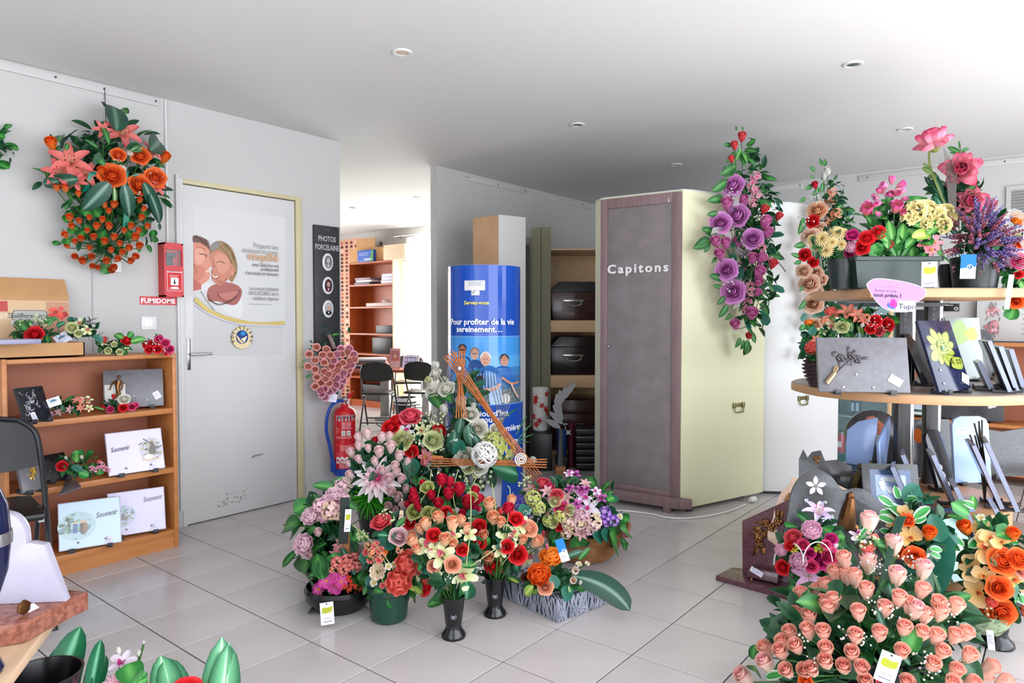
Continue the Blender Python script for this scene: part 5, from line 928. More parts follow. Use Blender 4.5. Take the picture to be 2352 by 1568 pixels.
def sepals(mb, s=.3, z=0, n=5):
    ring(mb, n, 0, L=s, W=s*.4, e0=20, e1=75, c0=lin(G1), c1=lin(G3), r0=.02, z0=z-.02, nt=3, ns=1); mb.ball((0, 0, z-.03), (.07, .07, .06), 6, col=lin(G1))
def f_rose(c0, c1):
    mb = MB(); c0, c1 = lin(c0), lin(c1); d0 = tuple(x*.92 for x in c0)
    for k, (rr, h, fl, n, cl) in enumerate(((.05, .66, 0, 2, .8), (.105, .66, .0, 3, .55), (.16, .64, .01, 3, .34), (.215, .6, .035, 4, .16), (.27, .53, .08, 4, .03), (.325, .43, .17, 5, 0))): wrapped(mb, rr, h, fl, n, d0, mixc(c0, c1, min(1, .25+k/4)), k*.9, close=cl, nt=4, wide=1.35)
    sepals(mb); return mb
def f_bud(c0, c1):
    mb = MB(); c0, c1 = lin(c0), lin(c1); d0 = tuple(x*.86 for x in c0)
    for k, (rr, h, fl, n, cl) in enumerate(((.03, .93, 0, 1, .2), (.075, .96, .0, 2, .2), (.13, .97, .01, 2, .16), (.19, .95, .03, 3, .12), (.245, .88, .08, 3, .06))): wrapped(mb, rr, h, fl, n, d0 if k < 4 else c0, mixc(c1, c0, .0 if k < 3 else .45), k*1.1, close=cl, wide=1.5)
    sepals(mb, .34); return mb
def f_peony(c0, c1, op=1):
    mb = MB(); c0, c1 = lin(c0), lin(c1)
    for k in range(6):
        n = 4+k; ring(mb, n, k*.5, L=.62, W=.42, e0=80-k*14*op, e1=150-k*17*op, c0=c0, c1=c1, a=.6, b=.25, cup=.35, r0=.02+.02*k, z0=.06, nt=4)
    sepals(mb); return mb
def f_lily(c0, c1, cc='#d8c060', n=6, e=(62, -18), W=.24):
    mb = MB(); ring(mb, n, 0, L=.62, W=W, e0=e[0], e1=e[1], c0=lin(c0), c1=lin(c1), a=.6, b=.75, cup=.3, nt=6)
    for i in range(6):
        t = i*1.05; x, y = .13*math.cos(t), .13*math.sin(t); mb.tube([(0, 0, .05), (x*.6, y*.6, .22), (x, y, .34)], .009, 4, col=lin('#d8d4a0')); mb.ball((x, y, .35), (.022, .022, .03), 5, col=lin(cc))
    return mb
def f_orch(c0, c1, lip, cen='#e8d080'):
    mb = MB(); c0, c1 = lin(c0), lin(c1)
    for i in range(5): petal(mb, .5, .34 if i in (1, 4) else .27, 25, 5, R(90+72*i), c0, c1, .55, .45, .12, nt=5)
    petal(mb, .3, .24, 70, 20, R(-90), lin(lip), lin(lip), .5, .3, .8, .02, nt=4); petal(mb, .2, .2, 80, 110, R(90), lin(lip), c1, .5, .4, .5, .02, nt=3); mb.ball((0, 0, .07), (.05, .05, .06), 6, col=lin(cen)); return mb
def f_phal(c0, c1, lip):
    mb = MB(); c0, c1 = lin(c0), lin(c1)
    for i in (0, 2, 4): petal(mb, .46, .3, 15, 0, R(90+72*i*.833), c0, c1, .5, .45, .1, nt=4)
    for p in (10, 170): petal(mb, .52, .62, 20, 5, R(p), c0, c1, .6, .3, .1, nt=5, ns=3)
    petal(mb, .25, .2, 60, 10, R(-90), lin(lip), c0, .5, .3, .8, nt=3)
    for s in (-1, 1): mb.ball((s*.06, -.05, .08), (.03, .04, .03), 5, col=lin(lip))
    return mb
def f_multi(layers, cen=None, rc=.1, zc=.08):
    mb = MB()
    for k, (n, L, W, e0, e1, c0, c1, ab) in enumerate(layers): ring(mb, n, k*.37, L=L, W=W, e0=e0, e1=e1, c0=lin(c0), c1=lin(c1), a=ab[0], b=ab[1], nt=4, ns=1, cup=.3, r0=.03)
    if cen: mb.ball((0, 0, zc), (rc, rc, rc*.6), 8, col=lin(cen))
    return mb
RND, PNT = (.55, .35), (.6, .8)
def f_prim(c, cen, n=5, mid=None): return f_multi([(n, .46, .46, 30, -5, mid or cen, c, RND)], cen, .09, .07)
def f_lotus(c0, c1, tip):
    mb = MB()
    for k, (n, e0, e1, L) in enumerate(((5, 75, 100, .5), (7, 50, 92, .56), (8, 22, 70, .6), (5, 0, 25, .5))): ring(mb, n, k*.4, L=L, W=.34, e0=e0, e1=e1, c0=lin(c0), c1=lin(c1), a=.6, b=.5, cup=.5, nt=5, ctip=lin(tip))
    mb.ball((0, 0, -.02), (.12, .12, .08), 8, col=lin('#a8b060')); return mb
def f_cup(c0, c1, n=6, h=.6, inner=None):
    mb = MB(); ring(mb, n, 0, L=h, W=.36, e0=40, e1=95, c0=lin(c0), c1=lin(c1), a=.5, b=.5, cup=.4, nt=5)
    if inner: mb.ball((0, 0, .12), (.09, .09, .1), 6, col=lin(inner))
    return mb
def f_ball(fl, n=14, r=.36, s=.34, seed=1):
    """a head of small florets"""
    mb = MB(); q = random.Random(seed)
    for i in range(n):
        z = 1-1.25*(i+.5)/n; t = i*2.4; rr = math.sqrt(max(0, 1-z*z)); d = Vector((rr*math.cos(t), rr*math.sin(t), z)); f = fl[i % len(fl)]
        mb.join(f, zdir(d*r+Vector((0, 0, r*.7)), d, q.random()*6) @ Sc(s))
    return mb
def f_spike(c, n=16, h=1, seed=0, rr=.07):
    mb = MB(); q = random.Random(seed); mb.tube([(0, 0, -.3), (0, 0, h)], .012, 4, col=lin('#3f5a34'))
    for i in range(n): t = i*2.4; z = h*(.12+.9*i/n); s = (1-.6*i/n); mb.ball((rr*s*math.cos(t), rr*s*math.sin(t), z), (.045*s+.012, .045*s+.012, .055*s+.015), 5, col=mixc(lin(c), (1, 1, 1), q.random()*.15))
    return mb
def f_gyp(n=12, seed=0, c='#eeeae4', s=.07, st='#8fa08a'):
    mb = MB(); q = random.Random(seed)
    for i in range(n):
        p = (q.uniform(-.5, .5), q.uniform(-.5, .5), q.uniform(.1, .6)); mb.tube([(0, 0, -.2), p], .008, 3, col=lin(st)); mb.ball(p, s*q.uniform(.7, 1.3), 5, col=lin(c))
    return mb
def f_berry(c, n=7, seed=0): 
    mb = MB(); q = random.Random(seed)
    for i in range(n): t = i*2.4; r = .32*math.sqrt(i/n); mb.ball((r*math.cos(t), r*math.sin(t), .2+.2*q.random()), .13, 7, col=mixc(lin(c), lin('#f08040'), q.random()*.4))
    return mb
def f_mum(c0, c1, cen=None, n=5, needle=False):
    L = []
    for k in range(n): L.append((8+k*3, .2+.075*k, .03 if needle else .13, 86-k*19, 60-k*20, c0, mixhex(c0, c1, k/(n-1)), PNT if not needle else (.4, .3)))
    return f_multi(L, cen, .08, .12)
PB = lambda a, b: (lambda: f_bud(a, b)); PR = lambda a, b: (lambda: f_rose(a, b))
FK = {
 'pb': ('rosebud', PB('#fcd8c2', '#f4a091')), 'pB': ('rosebud', PB('#f6e0c8', '#f4b0b8')), 'po': ('rose', PR('#f9c4a0', '#f3ab8e')), 'pr': ('rosebud', PB('#f6dcb2', '#f39c78')), 'rr': ('rose', PR('#d01822', '#ee3038')), 'rb': ('rosebud', PB('#c8183a', '#e63450')),
 'cr': ('rose', PR('#e04058', '#f67084')), 'pp': ('rosebud', PB('#f0dcd8', '#f6d2d4')), 'wr': ('rose', PR('#e4e0c8', '#f2f0e8')), 'wb': ('rosebud', PB('#e8e6dc', '#f4f2ee')), 'or': ('rose', PR('#f06428', '#f87c3c')), 'oR': ('rose', PR('#f08a20', '#f6a038')),
 'ob': ('rosebud', PB('#f08a30', '#ec4a1c')), 'lv': ('rose', PR('#d67cc8', '#e6a4e0')), 'lb': ('rosebud', PB('#d878b4', '#e48cc0')), 'sb': ('rosebud', PB('#e0404a', '#ea6a6a')), 'ph': ('rose', PR('#f0b070', '#f4cdb0')), 'pw': ('rose', PR('#eeb48c', '#f4dcca')),
 'hr': ('rose', PR('#f4bfa4', '#eeaaa6')), 'hp': ('rose', PR('#eaa4bc', '#f0b8c6')), 'gr': ('rose', PR('#a8b850', '#d4d890')), 'cw': ('rose', PR('#e8e6b4', '#d4dca0')), 'hot': ('rose', PR('#d82868', '#ec5a90')), 'mg': ('rose', PR('#b8186c', '#d83c8c')),
 'li': ('lily', lambda: f_lily('#f29080', '#e46a70', '#8a3a20')), 'lp': ('lily', lambda: f_lily('#f4d4ec', '#e89ad4', '#a05080')), 'lw': ('lily', lambda: f_lily('#e8c8e8', '#d4cdf0', '#d83078')), 'ls': ('lily', lambda: f_lily('#f4b098', '#e87868', '#a04030')), 'lk': ('lily', lambda: f_lily('#f0d0c8', '#e48ab0', '#a04060')),
 'oc': ('orchid', lambda: f_orch('#d4dc8c', '#eef0cc', '#d4607c')), 'ow': ('orchid', lambda: f_orch('#f0e8f0', '#e8dcec', '#c83c90')), 'om': ('orchid', lambda: f_orch('#b04a94', '#c46ab0', '#7a1a6c')), 'oy': ('orchid', lambda: f_phal('#f4c874', '#f2cf9c', '#d83a30')), 'ok': ('orchid', lambda: f_orch('#f0a0a8', '#ec8a98', '#e0b060')),
 'pe': ('peony', lambda: f_peony('#ee5048', '#f6887a')), 'pk': ('peony', lambda: f_peony('#e88ab8', '#f2c8dc', .75)), 'pl': ('peony', lambda: f_peony('#e4a8c0', '#eed4dc')), 'ra': ('ranunculus', lambda: f_peony('#f06a10', '#f49a3a')), 'ro': ('ranunculus', lambda: f_peony('#e0480c', '#f07028')), 'mp': ('rose', PR('#d83a4c', '#e8646c')),
 'da': ('dahlia', lambda: f_multi([(12, .55, .17, 12, -8, '#f0dce0', '#f2eeee', PNT), (11, .46, .16, 30, 8, '#f0c4d0', '#f2ecec', PNT), (9, .34, .13, 55, 30, '#e890b0', '#f0dce4', PNT), (7, .2, .1, 78, 70, '#d83888', '#e878a8', PNT)], '#d8286c', .07, .1)),
 'dy': ('daisy', lambda: f_multi([(12, .45, .12, 15, -5, '#f2f2ec', '#f4f4f0', RND)], '#d8c040', .1)), 'mu': ('chrysanthemum', lambda: f_mum('#ecdcb0', '#e8d4c8')), 'mc': ('chrysanthemum', lambda: f_mum('#d8c080', '#e8dcb0')), 'mk': ('chrysanthemum', lambda: f_mum('#f0b8c8', '#f2dce4')), 'mn': ('spider_chrysanthemum', lambda: f_mum('#2f9a10', '#4ab428', None, 6, True)),
 'pm': ('primula', lambda: f_prim('#d43a9c', '#f0a030', 6, '#e470b4')), 'vi': ('violet', lambda: f_ball([f_prim('#4a1fa8', '#e0b8e0'), f_prim('#5c2cc0', '#d8a8e8')], 9, .3, .42)), 'bh': ('hyacinth', lambda: f_ball([f_multi([(6, .5, .2, 30, -10, '#4a3aa0', '#6a5cc0', PNT)]), f_multi([(6, .5, .2, 30, -10, '#5c50b4', '#8c80d0', PNT)])], 16, .36, .4)),
 'hg': ('hydrangea', lambda: f_ball([f_prim('#dce08c', '#c4cc60', 4), f_prim('#e8e8b4', '#ccd070', 4)], 16, .36, .36)), 'hk': ('hydrangea', lambda: f_ball([f_prim('#f0c4cc', '#f4e4c8', 4), f_prim('#ecdcc8', '#e0c890', 4), f_prim('#e8a8b8', '#f0e0d0', 4)], 16, .36, .36)), 'hs': ('hydrangea', lambda: f_ball([f_prim('#ee7a78', '#f4b0a0', 4), f_prim('#e86470', '#f0a090', 4)], 16, .36, .38)), 'hl': ('hydrangea', lambda: f_ball([f_prim('#e8b8c8', '#f0d4d0', 4), f_prim('#dca4bc', '#eac8cc', 4)], 14, .36, .38)),
 'hy': ('lily_cluster', lambda: f_ball([f_lily('#e0d88c', '#f2e6b4', '#c0a040', 6, (70, 5), .42)], 9, .3, .62)), 'bl': ('blossom', lambda: f_ball([f_prim('#eeb4c4', '#d86a90'), f_prim('#f2ccd4', '#e08aa4')], 7, .3, .42)), 'bs': ('blossom', lambda: f_ball([f_prim('#f0b088', '#e88a68'), f_prim('#f4ccb0', '#e8a080')], 7, .3, .42)), 'br': ('blossom', lambda: f_prim('#e88a80', '#c83a48')), 'bw': ('blossom', lambda: f_prim('#eeeaf0', '#d0c060')),
 'pp2': ('rose', PR('#e8b8bc', '#f0d4d4')), 'an': ('anemone', lambda: f_multi([(7, .5, .4, 45, 20, '#d8c0a0', '#ecd8c0', RND), (6, .4, .34, 60, 45, '#d0b890', '#e4d0b4', RND)], '#5c6038', .11, .1)), 'ma': ('magnolia', lambda: f_cup('#e4b890', '#f2eee8', 7, .6, '#a83a20')), 'be': ('berry_cluster', lambda: f_berry('#d8281c')), 'gb': ('berry_cluster', lambda: f_berry('#9cc030', 7, 3)),
 'fr': ('freesia', lambda: f_ball([f_cup('#e8909c', '#d850a0', 6, .7, '#f0b060'), f_cup('#ecb0a8', '#e07ac0', 6, .7, '#f0b060')], 6, .26, .72)), 'fc': ('freesia', lambda: f_cup('#e8a070', '#cc3c90', 6, .75, '#f0c060')), 'lo': ('lotus', lambda: f_lotus('#f2d0cc', '#f07aa4', '#d8305c')), 'tu': ('tulip', lambda: f_cup('#e890b8', '#f0b4cc', 6, .8)), 'pn': ('pinecone', lambda: f_multi([(8, .34, .16, 10+k*13, 30+k*10, '#3a2018', '#6a4430', RND) for k in range(6)], '#4a2a1c', .12, .14)),
 'gy': ('gypsophila', lambda: f_gyp()), 'gv': ('gypsophila', lambda: f_gyp(14, 3, '#d8e0b4', .09, '#8c9c5a')), 'gs': ('seed_head', lambda: f_ball([f_multi([(5, .3, .2, 60, 40, '#8ca070', '#b4c49c', RND)])], 18, .34, .34)), 'bead': ('white_bead', lambda: f_multi([(7, .4, .3, 60, 110, '#d8d8d4', '#f0f0ee', RND)])), 'ca': ('cattail', lambda: MB().tube([(0, 0, -.2), (0, 0, 0)], .02, 5, col=lin('#6a8a3a')).lathe([(0, 0), (.12, .03), (.12, .95), (0, 1)], 10, col=lin('#b03040'))), 'cp': ('cattail', lambda: MB().tube([(0, 0, -.2), (0, 0, 0)], .02, 5, col=lin('#6a8a3a')).lathe([(0, 0), (.13, .03), (.13, .95), (0, 1)], 10, col=lin('#d87890'))),
 'ht': ('heather_spike', lambda: f_spike('#6a4a9c', 18, 1, 1)), 'hm': ('heather_spike', lambda: f_spike('#a83a5c', 18, 1, 2)), 'hb': ('heather_spike', lambda: f_spike('#8a7ac4', 16, 1, 3, .06)), 'mo': ('rosebud', PB('#f29a50', '#ea4a20')), 'mr': ('rosebud', PB('#d82838', '#e84a50')), 'pj': ('rosebud', PB('#e4a0b0', '#e8788c')),
}
FC = {}
def flower_mesh(k):
    if k not in FC: n, f = FK[k]; FC[k] = f().mesh(n, PETAL)
    return FC[k]
def leaf_mb(W=.42, droop=.25, fold=.25, c0=G1, c1=G2, mid=None, a=.55, b=.7, n=6, ns=2, wave=0, edge=None):
    mb = MB(); P = []; cs = []; tm_ = a/(a+b); norm = tm_**a*(1-tm_)**b
    for i in range(n+1):
        t = i/n; w = W*max(.04, max(t, .015)**a*max(1-t, 0)**b/norm); z = -droop*t*t+wave*math.sin(t*5)
        for j in range(-ns, ns+1):
            s = j/ns; P.append((t*(1-.3*droop*t), s*w*.5, z+fold*w*abs(s)*.5)); c = mixc(lin(c0), lin(c1), abs(s))
            if mid and j == 0: c = lin(mid)
            if edge and abs(j) == ns: c = lin(edge)
            cs.append(c)
    m = 2*ns+1; mb.add(P, [(i*m+j, i*m+j+1, (i+1)*m+j+1, (i+1)*m+j) for i in range(n) for j in range(2*ns)], cs); return mb
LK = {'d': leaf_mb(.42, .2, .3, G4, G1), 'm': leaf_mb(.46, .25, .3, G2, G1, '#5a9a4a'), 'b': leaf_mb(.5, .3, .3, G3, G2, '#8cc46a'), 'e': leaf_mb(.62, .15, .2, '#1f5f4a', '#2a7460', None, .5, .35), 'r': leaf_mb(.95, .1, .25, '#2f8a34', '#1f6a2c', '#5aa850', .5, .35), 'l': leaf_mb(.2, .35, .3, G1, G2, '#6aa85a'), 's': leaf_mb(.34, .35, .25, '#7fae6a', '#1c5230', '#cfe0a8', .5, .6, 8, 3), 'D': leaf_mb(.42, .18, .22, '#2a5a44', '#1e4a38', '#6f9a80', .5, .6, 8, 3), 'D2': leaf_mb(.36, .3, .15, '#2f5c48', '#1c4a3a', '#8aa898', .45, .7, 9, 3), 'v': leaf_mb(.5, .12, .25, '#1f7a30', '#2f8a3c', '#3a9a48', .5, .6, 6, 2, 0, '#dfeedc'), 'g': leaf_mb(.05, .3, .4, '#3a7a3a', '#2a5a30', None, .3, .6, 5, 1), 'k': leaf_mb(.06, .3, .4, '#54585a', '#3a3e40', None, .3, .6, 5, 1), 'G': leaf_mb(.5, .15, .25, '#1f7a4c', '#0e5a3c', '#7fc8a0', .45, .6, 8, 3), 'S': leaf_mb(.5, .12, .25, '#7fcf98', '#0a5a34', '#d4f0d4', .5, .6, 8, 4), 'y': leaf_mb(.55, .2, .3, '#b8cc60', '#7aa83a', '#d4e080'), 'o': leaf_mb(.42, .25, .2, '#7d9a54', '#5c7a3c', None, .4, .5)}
LC = {}
def leaf_mesh(k):
    if k not in LC: LC[k] = LK[k].mesh('leaf', LEAFM)
    return LC[k]
class Arr:
    szk = 1.0
    """a flower arrangement: root at its base, flowers and leaves set on an ellipsoid round C"""
    def __init__(s, name, label, cat, base, C, rad, n=None, group=None, focus=None, seed=1):
        s.base = Vector(base); s.root = thing(name, label, cat, T(s.base), group); s.C = Vector(C); s.rad = rad; s.q = random.Random(seed); s.inv = T(-s.base)
        s.n = (Vector(n) if n else -Vector((FW.x, FW.y, .0))).normalized(); s.r = Vector((0, 0, 1)).cross(s.n).normalized(); s.u = s.n.cross(s.r); s.F = Vector(focus) if focus else s.C-s.u*rad[1]*.7-s.n*.02; s.st = MB(); s.zmin = 0; s.cmin = .2 if n is not None else -.2
    def dome(s, px, py, k=1, lift=0):
        d = 0
        for _ in range(4):
            p = onplane(px, py, s.C+s.n*d, s.n); o = p-s.C; a, b = o.dot(s.r)/s.rad[0], o.dot(s.u)/s.rad[1]; d = s.rad[2]*k*math.sqrt(max(0, 1-a*a-b*b))+lift
        p = onplane(px, py, s.C+s.n*d, s.n); nn = s.r*(a/s.rad[0])+s.u*(b/s.rad[1])+s.n*(max(.25, math.sqrt(max(0, 1-a*a-b*b)))/s.rad[2]); return p, nn.normalized()
    def part(s, name, me, M, **k): return ob(name, me, None, s.root, s.inv @ M, **k)
    def mesh(s, name, mb, m, **k): return ob(name, mb, m, s.root, s.inv, **k)
    def fl(s, txt, dflt=None, face=.35, up=.25, stem=True, lift=0, k_=1):
        """'kind x y size; ...' in photograph pixels"""
        for it in txt.split(';'):
            w_ = it.split()
            if not w_: continue
            if w_[0] in FK: k, w_ = w_[0], w_[1:]; dflt = k
            else: k = dflt
            x, y, sz = [float(v) for v in w_[:3]]; p, nn = s.dome(x, y, k_, lift+(.03 if s.cmin > 0 else 0)+s.q.uniform(-.012, .012)); size = sz*s.szk*depth(p)/FPX
            cam_ = (CAM-p).normalized(); z = (nn*(1-face)+cam_*face+Vector((0, 0, up))+Vector((s.q.uniform(-.15, .15), s.q.uniform(-.15, .15), s.q.uniform(-.1, .1)))).normalized()
            nm = FK[k][0]; sc = size*(1.0 if nm not in ('rosebud', 'tulip', 'cattail') else .95)
            off = .5 if nm in ('rosebud', 'tulip', 'cattail', 'heather_spike') else .28
            if nm == 'rosebud': z = (z+s.u*.55).normalized()
            b = p-z*sc*off; s.part(nm, flower_mesh(k), zdir(b, z, s.q.random()*6.3) @ Sc(sc))
            if stem: f = s.F+Vector((s.q.uniform(-.02, .02), s.q.uniform(-.02, .02), 0)); m_ = (b+f)/2+z*(b-f).length*-.08; s.st.tube([b, m_, f], .0028, 4, col=lin('#3f6e34'))
        return s
    def lf(s, txt, dflt='m', lift=0, k_=1, name='leaf'):
        """'kind x0 y0 x1 y1 ...' from the stalk end to the tip"""
        for it in txt.split(';'):
            w_ = it.split()
            if not w_: continue
            if w_[0] in LK: k, w_ = w_[0], w_[1:]; dflt = k
            else: k = dflt
            x0, y0, x1, y1 = [float(v) for v in w_[:4]]; wf = float(w_[4]) if len(w_) > 4 else 1; p, n0 = s.dome(x0, y0, k_, lift); q_, n1 = s.dome(x1, y1, k_, lift); L = (q_-p).length
            s.part(name, leaf_mesh(k), basis(p, q_-p, ((CAM-p).normalized()*.4+s.n*.9 if s.cmin > 0 else (CAM-p).normalized()+Vector((0, 0, .35)))) @ Sc(L, L*wf, L))
        return s
    def leaves(s, n, kinds, size, region=None, k0=.8, k1=1.02, down=.15, stuffn=0, stuffk='d', stuffs=None, lo=.35):
        """n single leaves over the front of the dome, and a dark inner mass of stuffn small ones"""
        q = s.q
        def spot(ka, kb):
            for _ in range(50):
                a, b = q.uniform(-1, 1), q.uniform(-1, 1)
                if a*a+b*b > 1: continue
                if region and not region(a, b): continue
                c = math.sqrt(max(0, 1-a*a-b*b))*q.uniform(s.cmin, 1); v = Vector((a, b, c)); k = q.uniform(ka, kb); 
                p = s.C+(s.r*a*s.rad[0]+s.u*b*s.rad[1]+s.n*c*s.rad[2])*k; d = (s.r*a/s.rad[0]+s.u*b/s.rad[1]+s.n*c/s.rad[2]).normalized(); return p, d
            return s.C.copy(), s.n.copy()
        for i in range(n):
            p, d = spot(k0, k1); L = size*q.uniform(.7, 1.25); x = (d+Vector((q.uniform(-.8, .8), q.uniform(-.8, .8), q.uniform(-.8, .5)-down))).normalized(); z = (CAM-p).normalized()*.7+Vector((q.uniform(-.4, .4), q.uniform(-.4, .4), .7)); p2 = p-x*L*.5
            if p2.z+min(0, x.z)*L < s.zmin+.005: p2.z += s.zmin+.005-(p2.z+min(0, x.z)*L)
            s.part('leaf', leaf_mesh(kinds[i % len(kinds)]), basis(p2, x, z) @ Sc(L))
        if stuffn:
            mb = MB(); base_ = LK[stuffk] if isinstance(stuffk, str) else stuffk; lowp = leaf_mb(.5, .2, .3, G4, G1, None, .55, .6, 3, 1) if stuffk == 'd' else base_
            for i in range(stuffn):
                p, d = spot(lo, .9); L = (stuffs or size)*q.uniform(.6, 1.2); x = (d+Vector((q.uniform(-1, 1), q.uniform(-1, 1), q.uniform(-1, 1)))).normalized(); p2 = p-x*L*.4
                if p2.z+min(0, x.z)*L < s.zmin+.005: p2.z += s.zmin+.005-(p2.z+min(0, x.z)*L)
                mb.join(lowp, basis(p2, x, d+Vector((q.uniform(-.5, .5), q.uniform(-.5, .5), .3))) @ Sc(L))
            s.mesh('foliage', mb, LEAFM, kind='stuff')
        return s
    def twigs(s, paths, r, m, name='twig', k_=1, lift=0, n=4):
        for P in paths:
            pts = [s.dome(x, y, k_, lift)[0] for x, y in P]; s.mesh(name, MB().tube(cr(pts, False, 4), r, n), m)
        return s
    def tag(s, cx, cy, w, h, kind, roll=0, lift=.03, D=None, tilt=0):
        p = s.dome(cx, cy+h/2, 1, lift)[0] if D is None else at(cx, cy+h/2, D); k = depth(p)/FPX; card(s.root, s.inv @ facecam(p, roll, tilt) , w*k, h*k, kind); return s
    def done(s):
        if s.st.v: s.mesh('stems', s.st, LEAFM, kind='stuff')
        return s.root
def pot(a, prof, m, P=None, sx=1, sy=1, n=28, name='pot', yaw=0): return ob(name, MB().lathe(prof, n, sx=sx, sy=sy), m, a.root, a.inv @ T(P if P is not None else a.base) @ Rz(yaw))
# ================================================================ ARRANGEMENTS
def ctr(px, py, D): return at(px, py, D)
def rad(wx, wy, D, d): return (wx*D/FPX, wy*D/FPX, d)
NW = Vector((0, -1, 0))
# wall spray of lilies, hung on the left wall by a wire
C0 = onY(245, 430, WY-.05)
a = Arr('wall_spray', 'big orange and coral lily spray hanging on the left wall', 'wall spray', (C0.x, WY-.012, C0.z), C0, (.36, .44, .2), NW, seed=3)
a.fl('li 285 300 72; 160 365 82; 135 392 66; 198 395 62; 352 345 44; 238 296 40; 172 415 46; 238 432 34; 362 428 40; or 272 355 32; 258 403 56; 322 425 50; 357 408 46; 322 357 42; ob 118 330 40; 378 362 36; 232 392 26; dy 283 385 20; 258 352 18; 300 350 16', face=.5)
q = random.Random(9); a.fl('mo '+';'.join('%d %d %d' % (x, y, q.uniform(19, 28)) for x, y in [(150, 540), (165, 520), (182, 508), (160, 500), (155, 565), (172, 590), (190, 600), (205, 570), (215, 545), (222, 520), (205, 500), (235, 505), (250, 520), (262, 545), (240, 555), (255, 575), (275, 560), (285, 530), (300, 520), (310, 545), (295, 570), (310, 590), (270, 595), (245, 600), (225, 615), (212, 612), (262, 615), (320, 565), (325, 500), (330, 480), (320, 460), (250, 485), (240, 470), (262, 470), (338, 520), (130, 430), (150, 432), (180, 445), (300, 600), (185, 548), (200, 530), (280, 580), (255, 620), (318, 530), (210, 590), (172, 555)]), face=.55)
a.fl('gy 305 450 26; 270 372 22; 360 400 24', stem=False)
a.lf('D 268 300 268 224 .95; 345 345 384 312 1; 135 415 90 425 1.1; 180 410 90 424 .9; D2 250 420 188 492 1.25; 285 425 308 508 1.1; 345 445 384 528 .75; 330 420 386 524 .7; l 250 330 235 270; 225 340 190 312; s 300 345 345 335; 262 430 268 478 .7; d 230 350 215 380; 290 340 330 332; m 150 345 158 325; 240 380 215 350', 'D', .065)
a.leaves(55, 'dmld', .09, lambda x, y: y > -.2, down=.2, stuffn=0); a.leaves(95, 'rrmrd', .055, lambda x, y: y < -.05 and abs(x) < .75 and (y > -.75 or abs(x) < .4), .8, 1.02, .3)
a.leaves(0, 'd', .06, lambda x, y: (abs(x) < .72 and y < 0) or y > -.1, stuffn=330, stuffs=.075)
for P in (((210, 395), (205, 420), (195, 440)), ((290, 395), (285, 430), (292, 470), (288, 520)), ((262, 382), (235, 400), (210, 395)), ((310, 400), (330, 430), (318, 460))):
    pts = [a.dome(x, y, .9, .03)[0] for x, y in P]; mb = MB(); pp_ = cr(pts, False, 4); n_ = len(pp_)
    mb.add([p+Vector((s*.014, 0, s*.006)) for s in (-1, 1) for p in pp_], [(i, i+1, n_+i+1, n_+i) for i in range(n_-1)]); a.mesh('ribbon', mb, mat('teal_satin', '#0f7a62', .25))
a.mesh('hanging_wire', MB().tube([(1.557, WY-.012, 2.46), (1.562, WY-.02, C0.z+.05)], .0022, 5), DKGREY); a.done()
# plant tip at the left edge of the picture
C1 = onY(-12, 335, WY-.05); a = Arr('wall_spray', 'green leafy spray at the left frame edge, only its tips showing', 'wall spray', (C1.x, WY-.012, C1.z), C1, (.09, .14, .06), NW, seed=5); a.leaves(16, 'rr', .06, k0=.7, stuffn=30, stuffs=.05); a.twigs([((-10, 350), (5, 354), (16, 352))], .002, TWIG); a.done()
# posies lying on the bookcase
def posy(label, px, py, D, wx, wy, z, fl, lf='', n=14, kinds='dm', size=.05, stuffn=40, name='posy', cat='posy', dd=.05, face=.4, **k):
    C = at(px, py, D); c = Arr(name, label, cat, (C.x, C.y, z), C, rad(wx, wy, D, dd), seed=int(px), **k); c.zmin = z; c.fl(fl, face=face); c.lf(lf, 'm', .01)
    c.leaves(n, kinds, size, stuffn=stuffn, stuffs=size*.8); return c
zt = 1.048
c = posy('posy with a red carnation and long leaves in the cardboard tray, at the left', 80, 768, 3.28, 60, 30, 1.055, 'rr 78 768 40; wb 30 742 14; gv 90 735 30; 60 745 24', 'm 60 760 35 722 .9; 65 755 20 750 .8; 100 740 130 728; l 110 750 128 722', 20, size=.06, stuffn=70); c.tag(62, 806, 27, 54, 'blueprint', 4, .02); c.done()
c = posy('cream orchid posy with dark blades at the right of the cardboard tray', 180, 755, 3.38, 55, 26, 1.055, 'cw 165 752 26; oc 185 740 26; 200 758 24; cw 180 765 18; wb 215 748 14; 232 765 14', 'k 200 745 236 738 1.6; 195 740 228 726 1.6; e 215 770 238 784 1; G 130 750 150 738', 18, 'dek', .06, 60); c.tag(152, 775, 30, 24, 'blueprint', -32, .02); c.done()
c = posy('small posy with one red rose and broad leaves, centre of the bookcase top', 258, 795, 3.5, 44, 24, zt, 'rr 292 782 26; oc 238 785 18; cw 262 790 14; 248 805 16; 275 808 15; oc 292 803 14; sb 240 780 18', 'b 285 778 258 762 1.1; 300 785 332 774 1.1; r 295 775 305 762 1; d 250 800 232 812; m 285 800 290 820', 16, size=.05); c.done()
c = posy('round posy of small red roses with white filler, right end of the bookcase top', 362, 792, 3.62, 38, 24, zt, 'hot 380 787 20; 365 777 18; 390 802 20; rr 342 803 19; 362 802 20; 385 808 18; 350 788 17; 372 790 16; 335 792 16; gy 345 778 24; 358 790 24; 330 808 20; 375 800 20; 395 812 16', '', 10, size=.04); c.done()
pq = tg(ob('memorial_plaque', MB().box(-.14, .1, -.07, .07, 0, .022, .002), mat('lavender_slate', '#8f8ca8', .3), M=T(at(22, 783, 3.08).x, at(22, 783, 3.08).y, 1.114) @ Rz(2)), 'lavender grey slab lying across the left end of the cardboard tray', 'plaque')
